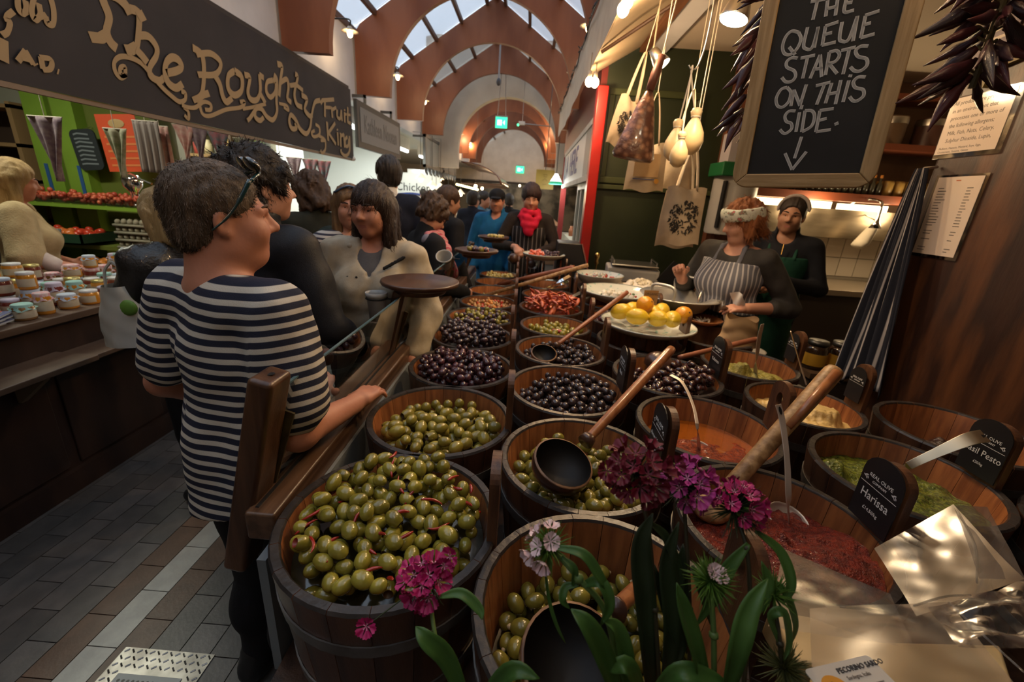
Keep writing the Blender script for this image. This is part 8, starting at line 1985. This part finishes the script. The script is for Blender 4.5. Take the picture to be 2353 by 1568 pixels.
# long blonde-brown hair with sunglasses
HL = hair_mat('light brown long',(.22,.125,.055),(.10,.055,.028))
p6,K6 = person('woman with long light-brown hair and blue sunglasses on her head, striped top',(-1.08,2.62,0),-2.4,1.70,SK,head=(0,-.3,0),hands=(False,False),layers=[dict(kind='top',name='striped_top',mat=stripe_mat('thin stripes',(.42,.40,.38),(.03,.03,.05),38.,.55),e=.014,hem=.85,sv=shirt_sv),dict(kind='legs',name='trousers',mat=DENIM,e=.015,h=.014)],hair=dict(style='long',mat=HL,thick=.014,fringe=.055,len=.30,noise=(.005,60.)))
sg2 = empty('sunglasses',p6.location,0,'blue sunglasses on the long-haired woman\'s head','sunglasses'); sg2.rotation_euler,sg2.scale = p6.rotation_euler,p6.scale
MB().tube(smooth_pts([K6['Hd']((-.085,.03,.085)),K6['Hd']((0,.07,.125)),K6['Hd']((.085,.03,.085))],6),.012,8,flat=.5).build('lens_bar',mat('blue lens',(.05,.10,.20),.1,coat=.6),sg2,True)
# bun and glasses, pink scarf, leaning over the tubs
PK = mat('cloth pink check scarf',(.45,.07,.11),.85,col2=(.50,.26,.24),ns=26,kind='X',detail=1.); 
p7,K7 = person('woman with pinned-up brown hair, glasses and a pink check scarf leaning over',(-.80,3.12,0),-.95,1.665,SK,pose=dict(R=((.28,.08,1.12),(.22,.30,1.05)),L=((-.28,.05,1.12),(-.2,.28,1.02))),head=(-.42,.0,0),lean=(.18,0),hands=(False,False),layers=[dict(kind='top',name='dark_coat',mat=BLK,e=.026,hem=.72,collar=.04),dict(kind='legs',name='trousers',mat=BLK,e=.015,h=.014),
    dict(kind='scarf',name='pink_scarf',mat=PK,drop=.0,fold=(.006,30.,2)),dict(kind='prims',name='scarf_end',mat=PK,fold=(.005,25.,2),fn=lambda S,K: (S.cap(K['U']((.07,.10,1.45)),K['U']((.15,.20,1.24)),.045,.050,.02,sq=((0,1,0),.5)),S.cap(K['U']((.13,-.05,1.47)),K['U']((.17,.08,1.40)),.04,.05,.03))),dict(kind='prims',name='grey_scarf_fold',mat=cloth_mat('grey lilac',(.20,.19,.23)),fn=lambda S,K: S.cap(K['U']((.14,-.06,1.44)),K['U']((.20,.12,1.30)),.05,.04,.03))],
    hair=dict(style='bun',mat=HW,thick=.026,fringe=.05,noise=(.012,55.),grain=(1,1,1)))
gp = empty('spectacles',p7.location,0,'dark-rimmed spectacles on the woman leaning over the tubs','spectacles'); gp.rotation_euler,gp.scale = p7.rotation_euler,p7.scale
for q in (-1,1):
    MB().tube([K7['Hd']((q*.032+.022*math.cos(a),.102-.01*abs(math.cos(a)*q+1)*.3,.004+.016*math.sin(a))) for a in [i*math.pi/8 for i in range(17)]],.002,6).build('rim',M_black,gp,True); MB().tube([K7['Hd']((q*.054,.098,.006)),K7['Hd']((q*.080,.0,.008))],.0022,6).build('temple_arm',M_black,gp)
# others along the table and beyond
person('dark-haired man just behind the woman with the pink scarf',(-.74,4.0,0),-.9,1.75,SKd,head=(-.15,0,0),hands=(False,False),h=.011,layers=[dict(kind='top',name='black_coat',mat=BLK,e=.022,hem=.75,collar=.04),dict(kind='legs',name='trousers',mat=BLK,e=.015,h=.016)],hair=dict(style='short',mat=HW,thick=.012,fringe=.06))
BLU = cloth_mat('bright blue fleece',(.010,.105,.24),(.008,.085,.20))
p11,K11 = person('man in a bright blue zip jacket and black cap',(-.375,5.1,0),2.95,1.77,SKr,build=1.15,head=(-.08,.15,0),hands=(False,False),pose=dict(L=((-.27,.0,1.13),(-.22,.12,.9)),R=((.27,.0,1.13),(.22,.12,.9))),layers=[dict(kind='top',name='blue_jacket',mat=BLU,e=.026,hem=.72,collar=.05,vee=.06,fold=(.008,14.,3)),dict(kind='legs',name='trousers',mat=DENIM,e=.015,h=.016),
    dict(kind='prims',name='black_cap',mat=BLK,fold=(0,1,1),fn=lambda S,K: (S.ell(K['Hd']((0,-.012,.062)),(.094,.110,.078),.01,M=K['HR']),S.ell(K['Hd']((0,.0,-.05)),(.12,.14,.085),.01,-1,M=K['HR']),S.ell(K['Hd']((0,.115,.045)),(.062,.07,.012),.015,M=K['HR'])))],hair=dict(style='short',mat=hair_mat('dark',(.03,.02,.015),(.015,.01,.008)),thick=.006,fringe=.05))
HRd = hair_mat('black red',(.028,.010,.010),(.012,.006,.006)); DST = stripe_mat('dark pinstripe',(.016,.014,.015),(.15,.14,.14),24.,.78)
M_rsc = cloth_mat('red scarf',(.50,.012,.045),(.40,.008,.030))
p12,K12 = person('woman vendor in a red scarf and pinstripe apron serving olives into a bag',(.015,4.72,0),3.1,1.83,SK,head=(-.16,.08,0),lean=(.06,0),pose=dict(L=((-.29,.08,1.16),(-.10,.34,1.13)),R=((.31,.08,1.16),(.10,.36,1.17)),handL=dict(d=(.4,.9,-.1),pn=(0,0,-1),curl=.75),handR=dict(d=(-.35,.8,-.4),pn=(-.3,0,-1),curl=.8)),layers=[dict(kind='top',name='dark_brown_top',mat=cloth_mat('dark brown',(.022,.016,.014)),e=.016,hem=.85,sleeve=1.75,neck=.06),dict(kind='apron',name='pinstripe_apron',mat=DST,e=.026,hem=.55,top=1.36,h=.008,sv=lambda V,K: V[:,0]),dict(kind='legs',name='trousers',mat=BLK,e=.015,h=.016),dict(kind='scarf',name='red_scarf',mat=M_rsc,drop=.10,fold=(.006,34.,2),h=.007)],
    hair=dict(style='short',mat=HRd,thick=.022,fringe=.042,back=-.05,noise=(.005,60.),fn=lambda S,Hd,HR: S.ell(Hd((0,-.03,.10)),(.06,.07,.045),.03)))
sb2 = empty('plastic_bag',(.065,4.26,1.03),0,'small clear plastic bag of olives in the red-scarf vendor\'s hands','bag')
MB().lathe([(.0001,0),(.05,.01),(.065,.06),(.045,.12),(.02,.15),(.035,.19)],18).build('film',M_film,sb2,True); MB().sphere((0,0,.05),(.045,.04,.04),12,8).build('olives_inside',M_pur,sb2,True)
dl = empty('dark_ladle',(-.12,4.26,1.12),0,'dark round ladle in the red-scarf vendor\'s hand','ladle'); MB().sphere((0,0,0),(.06,.06,.055),16,10).build('bowl',M_coco,dl,True); MB().tube([(0,0,.02),(.07,.06,.06)],.01,8).build('handle',M_han,dl)
# far figures
def far(lbl,u,v,y,topm,hairm,rz=0.,ht=1.75,sk=SK,style='short',hd=(0,0,0),hh=.016,cap=None,hl=.1):
    p = PY(u,v,y); L_ = [dict(kind='top',name='top',mat=topm,e=.02,hem=.8,collar=.03,fold=(.006,12.,2)),dict(kind='legs',name='trousers',mat=DENIM,e=.015,h=.022)]
    person(lbl,(p.x,y,0),rz,ht,sk,h=hh,hands=(False,False),eyes=False,head=hd,lips=False,layers=L_,hair=dict(style=style,mat=hairm,thick=.014,fringe=.06,len=hl))
far('man in a dark suit jacket walking beyond the crowd',1088,448,6.6,NAVY,HC,-.3)
far('bearded young man in a pale blue shirt in the far aisle',1112,452,7.2,cloth_mat('pale blue',(.07,.16,.24)),HC,-1.9)
far('far man in a white shirt at the lit counter',972,450,12.2,cloth_mat('white',(.5,.48,.44)),HC,.6,hh=.022)
far('far bald person beside the man in the white shirt',957,452,12.6,cloth_mat('tan',(.40,.24,.15)),hair_mat('fair',(.3,.2,.12),(.2,.13,.08)),.3,hh=.022)
far('far person in dark clothes under the cone pendants',1000,455,11.8,cloth_mat('brown dim',(.05,.04,.035)),HC,-.5,hh=.022)
far('dark figure standing far behind the blue jacket',1170,452,8.2,BLK,HC,.2,hh=.018)
far('distant shopper in grey between the crowd and the end wall',1135,455,9.5,CHAR,HW,2.8,hh=.02)
# blonde shopkeeper at the left edge
CRM = cloth_mat('cream knit',(.42,.33,.19),(.36,.28,.155),.9,120,.3); HBl = hair_mat('blonde',(.42,.29,.13),(.27,.175,.07))
person('blonde shopkeeper in a cream jumper reaching over the jars',(-3.37,2.76,0),-.75,1.72,SKr,build=1.06,head=(-.12,.12,0),lean=(.05,0),feat=dict(bust=.03),pose=dict(R=((.29,.02,1.14),(.33,.30,1.06)),L=((-.28,.0,1.12),(-.2,.2,1.05)),handR=dict(d=(.2,1,-.25),pn=(0,0,-1),curl=.4)),layers=[dict(kind='top',name='cream_jumper',mat=CRM,e=.022,hem=.78,sleeve=.9,neck=.07,fold=(.006,16.,3)),dict(kind='prims',name='white_sleeve',mat=cloth_mat('white lace',(.50,.42,.40)),fn=lambda S,K: S.cap(K['sh'][1]*.2+K['el'][1]*.8,K['el'][1]*.6+K['wr'][1]*.4,.055,.05,.02)),dict(kind='legs',name='trousers',mat=DENIM,e=.015,h=.016)],
    hair=dict(style='long',mat=HBl,thick=.014,fringe=.06,len=.22,noise=(.005,60.)))
# blonde customer in black leather behind the striped shirt
p16,K16 = person('blonde woman in a black leather jacket carrying a white shopping bag',(-1.60,1.92,0),1.15,1.63,SK,head=(-.2,.2,0),lean=(.08,0),hands=(True,True),pose=dict(R=((.25,.10,1.06),(.16,.30,1.05)),L=((-.24,.08,1.10),(-.18,.30,1.02))),layers=[dict(kind='top',name='leather_jacket',mat=mat('black leather',(.014,.014,.015),.35,col2=(.008,.008,.009),ns=14,bump=.3,bs=90,coat=.2),e=.026,hem=.82,collar=.03,fold=(.012,18.,3)),dict(kind='legs',name='trousers',mat=BLK,e=.015,h=.016)],
    hair=dict(style='bob',mat=HBl,thick=.016,fringe=.05,len=.12,noise=(.005,60.)))
bg_ = empty('shopping_bag',PY(268,655,1.72),.3,'white plastic shopping bag with a green print hanging by the jars','bag')
def bagw(s,t):
    a = s*2*math.pi; p = np.array([math.cos(a)*2,math.sin(a)*2,t*5]); k = 1+.08*nz(p,1.5,2); w_ = .085*(.55+.45*min(1,t*2.2)); return Vector((w_*math.cos(a)*k,.055*math.sin(a)*k,-.27*t))
o = MB().grid(bagw,34,18).build('bag_film',mat('white bag film',(.46,.45,.41),.4,col2=(.40,.40,.36),ns=5),bg_,True)
MB().lathe([(.0001,0),(.08,0)],20,Matrix.Translation((0,0,-.268)) @ Matrix.Diagonal((1,.65,1,1))).build('bag_bottom',MATS['white bag film'],bg_)
MB().sphere((.045,-.045,-.09),(.035,.014,.035),12,8).build('green_print',mat('bag green',(.10,.22,.03),.5),bg_,True)
for q in (-1,1): MB().tube(smooth_pts([(q*.04,0,-.01),(q*.03,0,.06),(0,0,.10)],4),.006,6).build('bag_handle',MATS['white bag film'],bg_)
# ------------------------------------------------------------------ the two women behind the tubs
GST = stripe_mat('grey blue striped apron',(.125,.125,.145),(.42,.40,.40),46.,.70,bump=.2); DGR = cloth_mat('dark grey jersey',(.050,.046,.042),(.040,.037,.034)); HGi = hair_mat('ginger',(.30,.105,.035),(.16,.050,.018))
M_flor = mat('flowered headband',(.55,.56,.48),.8,col2=(.12,.16,.10),ns=45,ramp=(.54,.60),col3=(.50,.12,.14))
p13,K13 = person('ginger-haired vendor in a flowered headband and striped apron turning left',(1.41,2.93,0),2.2,1.77,SK,build=1.20,h=.0068,head=(-.26,-.62,.04),lean=(.07,-.03),feat=dict(bust=.045,fat=.7),brow=(.16,.07,.035),
    pose=dict(R=((.31,.03,1.14),(.17,.30,1.24)),L=((-.34,-.17,1.11),(-.235,.17,1.12)),handR=dict(d=(.15,.5,.85),pn=(-.6,.7,-.3),curl=1.15),handL=dict(d=(.55,.85,-.05),pn=(.3,.0,-1),curl=.30,spread=.25)),
    layers=[dict(kind='top',name='grey_jersey',mat=DGR,e=.015,hem=.80,sleeve={-1: 1.42,1: 1.75},neck=.082,offshoulder=-1,fold=(.006,18.,5),h=.0075),
            dict(kind='apron',name='striped_apron',mat=GST,e=.030,hem=.40,top=1.385,side=1.03,h=.0075,fold=(.005,14.,3),sv=lambda V,K: np.arctan2(V[:,0],np.maximum(V[:,1],.03)+.02)*.16),
            dict(kind='prims',name='apron_strap',mat=GST,fold=(0,1,1),sv=lambda V,K: V[:,2]*0+.1,fn=lambda S,K: [S.cap(K['U']((q*.085,.135,1.33)),K['U']((q*.075,.045,1.47)),.016,None,.01,sq=((0,1,0),.6)) for q in (-1,1)] + [S.cap(K['U']((q*.075,.045,1.47)),K['U']((q*.05,-.065,1.50)),.014,None,.01) for q in (-1,1)]),
            dict(kind='prims',name='apron_tie',mat=BLK,fold=(0,1,1),fn=lambda S,K: [S.cap((.215*math.cos(a),.02+.185*math.sin(a),1.045),(.215*math.cos(a+.4),.02+.185*math.sin(a+.4),1.045),.012,None,.01) for a in np.arange(0,6.3,.4)]),
            dict(kind='legs',name='trousers',mat=BLK,e=.015,h=.014),
            dict(kind='prims',name='flowered_headband',mat=M_flor,fold=(.002,40.,2),h=.006,fn=lambda S,K: [S.cap(K['Hd']((.098*math.cos(a),-.012+.114*math.sin(a),.050+.016*math.sin(a))),K['Hd']((.098*math.cos(a+.35),-.012+.114*math.sin(a+.35),.050+.016*math.sin(a+.35))),.028,None,.03,sq=(_n(np.array(K['HR'] @ np.array((math.cos(a+.17),math.sin(a+.17),0)))),.35)) for a in np.arange(0,6.3,.35)])],
    hair=dict(style='bob',mat=HGi,thick=.018,fringe=.062,len=.070,noise=(.010,50.),grain=(1,1,.8),strands=1800,slen=.04,swid=.0013,lift=.3))
wl = np.array(K13['wr'][-1]); MW13 = Matrix.LocRotScale(p13.location,p13.rotation_euler,p13.scale)
for i,(dx,dy,dz,w_,l_,rx) in enumerate([(.09,.12,.0,.06,.08,.8),(.04,.06,.05,.08,.10,1.2),(.05,.08,-.09,.05,.12,1.5)]):
    P_ = MW13 @ Vector((wl[0]+dx,wl[1]+dy,wl[2]+dz)); o = MB().grid(lambda s,t: Vector(((s-.5)*w_,(t-.5)*l_,.012*math.sin(s*6+t*4+i))),10,10).build('paper_slip',M_paper,None,True,loc=P_,rot=(rx,.3*i-.2,2.2)); tag(o,['small white slip between the headband vendor\'s fingers','crumpled white tissue above the headband vendor\'s hand','white slip hanging below the headband vendor\'s hand'][i],'paper')
GRN = cloth_mat('bottle green apron',(.010,.055,.036),(.008,.045,.030)); HDk = hair_mat('near black',(.030,.018,.012),(.014,.009,.007))
p14,K14 = person('dark-haired vendor in a green apron and navy zip top looking at the camera',(2.00,3.44,0),2.60,1.83,SKd,build=1.02,h=.0068,head=(-.06,-.08,-.05),feat=dict(gaze=-.05),brow=(.02,.013,.01),
    pose=dict(R=((.27,.02,1.14),(.14,.24,1.13)),L=((-.28,.02,1.13),(-.07,.25,1.17)),handL=dict(d=(1,.25,.05),pn=(0,-.8,-.6),curl=.95),handR=dict(d=(-.9,.3,0),pn=(0,-.6,-.8),curl=.9)),
    layers=[dict(kind='top',name='navy_zip_top',mat=cloth_mat('blue black',(.010,.011,.016)),e=.020,hem=.80,collar=.055,vee=.05,fold=(.006,16.,5),h=.009),
            dict(kind='apron',name='green_apron',mat=GRN,e=.030,hem=.45,top=1.34,side=.98,h=.008,fold=(.004,12.,4)),dict(kind='legs',name='trousers',mat=BLK,e=.015,h=.014),
            dict(kind='prims',name='apron_strap',mat=GRN,fold=(0,1,1),fn=lambda S,K: [S.cap(K['U']((q*.085,.125,1.33)),K['U']((q*.085,.03,1.47)),.014,None,.01,sq=((0,1,0),.6)) for q in (-1,1)]),
            dict(kind='prims',name='grey_hairband',mat=cloth_mat('grey band',(.30,.26,.24)),fold=(0,1,1),h=.006,fn=lambda S,K: [S.cap(K['Hd']((.096*math.cos(a),.012,.045+.096*math.sin(a))),K['Hd']((.096*math.cos(a+.2),.012,.045+.096*math.sin(a+.2))),.011,None,.01) for a in np.arange(-.1,3.1,.2)])],
    hair=dict(style='bun',mat=HDk,thick=.008,fringe=.074,noise=(.003,60.),h=.006))
for a_,b_ in (((0,.150,1.43),(0,.165,1.36)),): MB().tube([K14['U'](a_),K14['U'](b_)],.004,6).build('zip_pull',mat('brass',(.55,.36,.12),.25,1.),p14)
MB().lathe([(.0001,.002),(.028,.001)],18,Matrix.Translation(K14['U']((.05,.152,1.22))) @ Matrix.Rotation(-math.pi/2,4,'X')).build('round_badge',mat('blue badge',(.08,.10,.22),.5,col2=(.3,.32,.36),ns=60),p14)
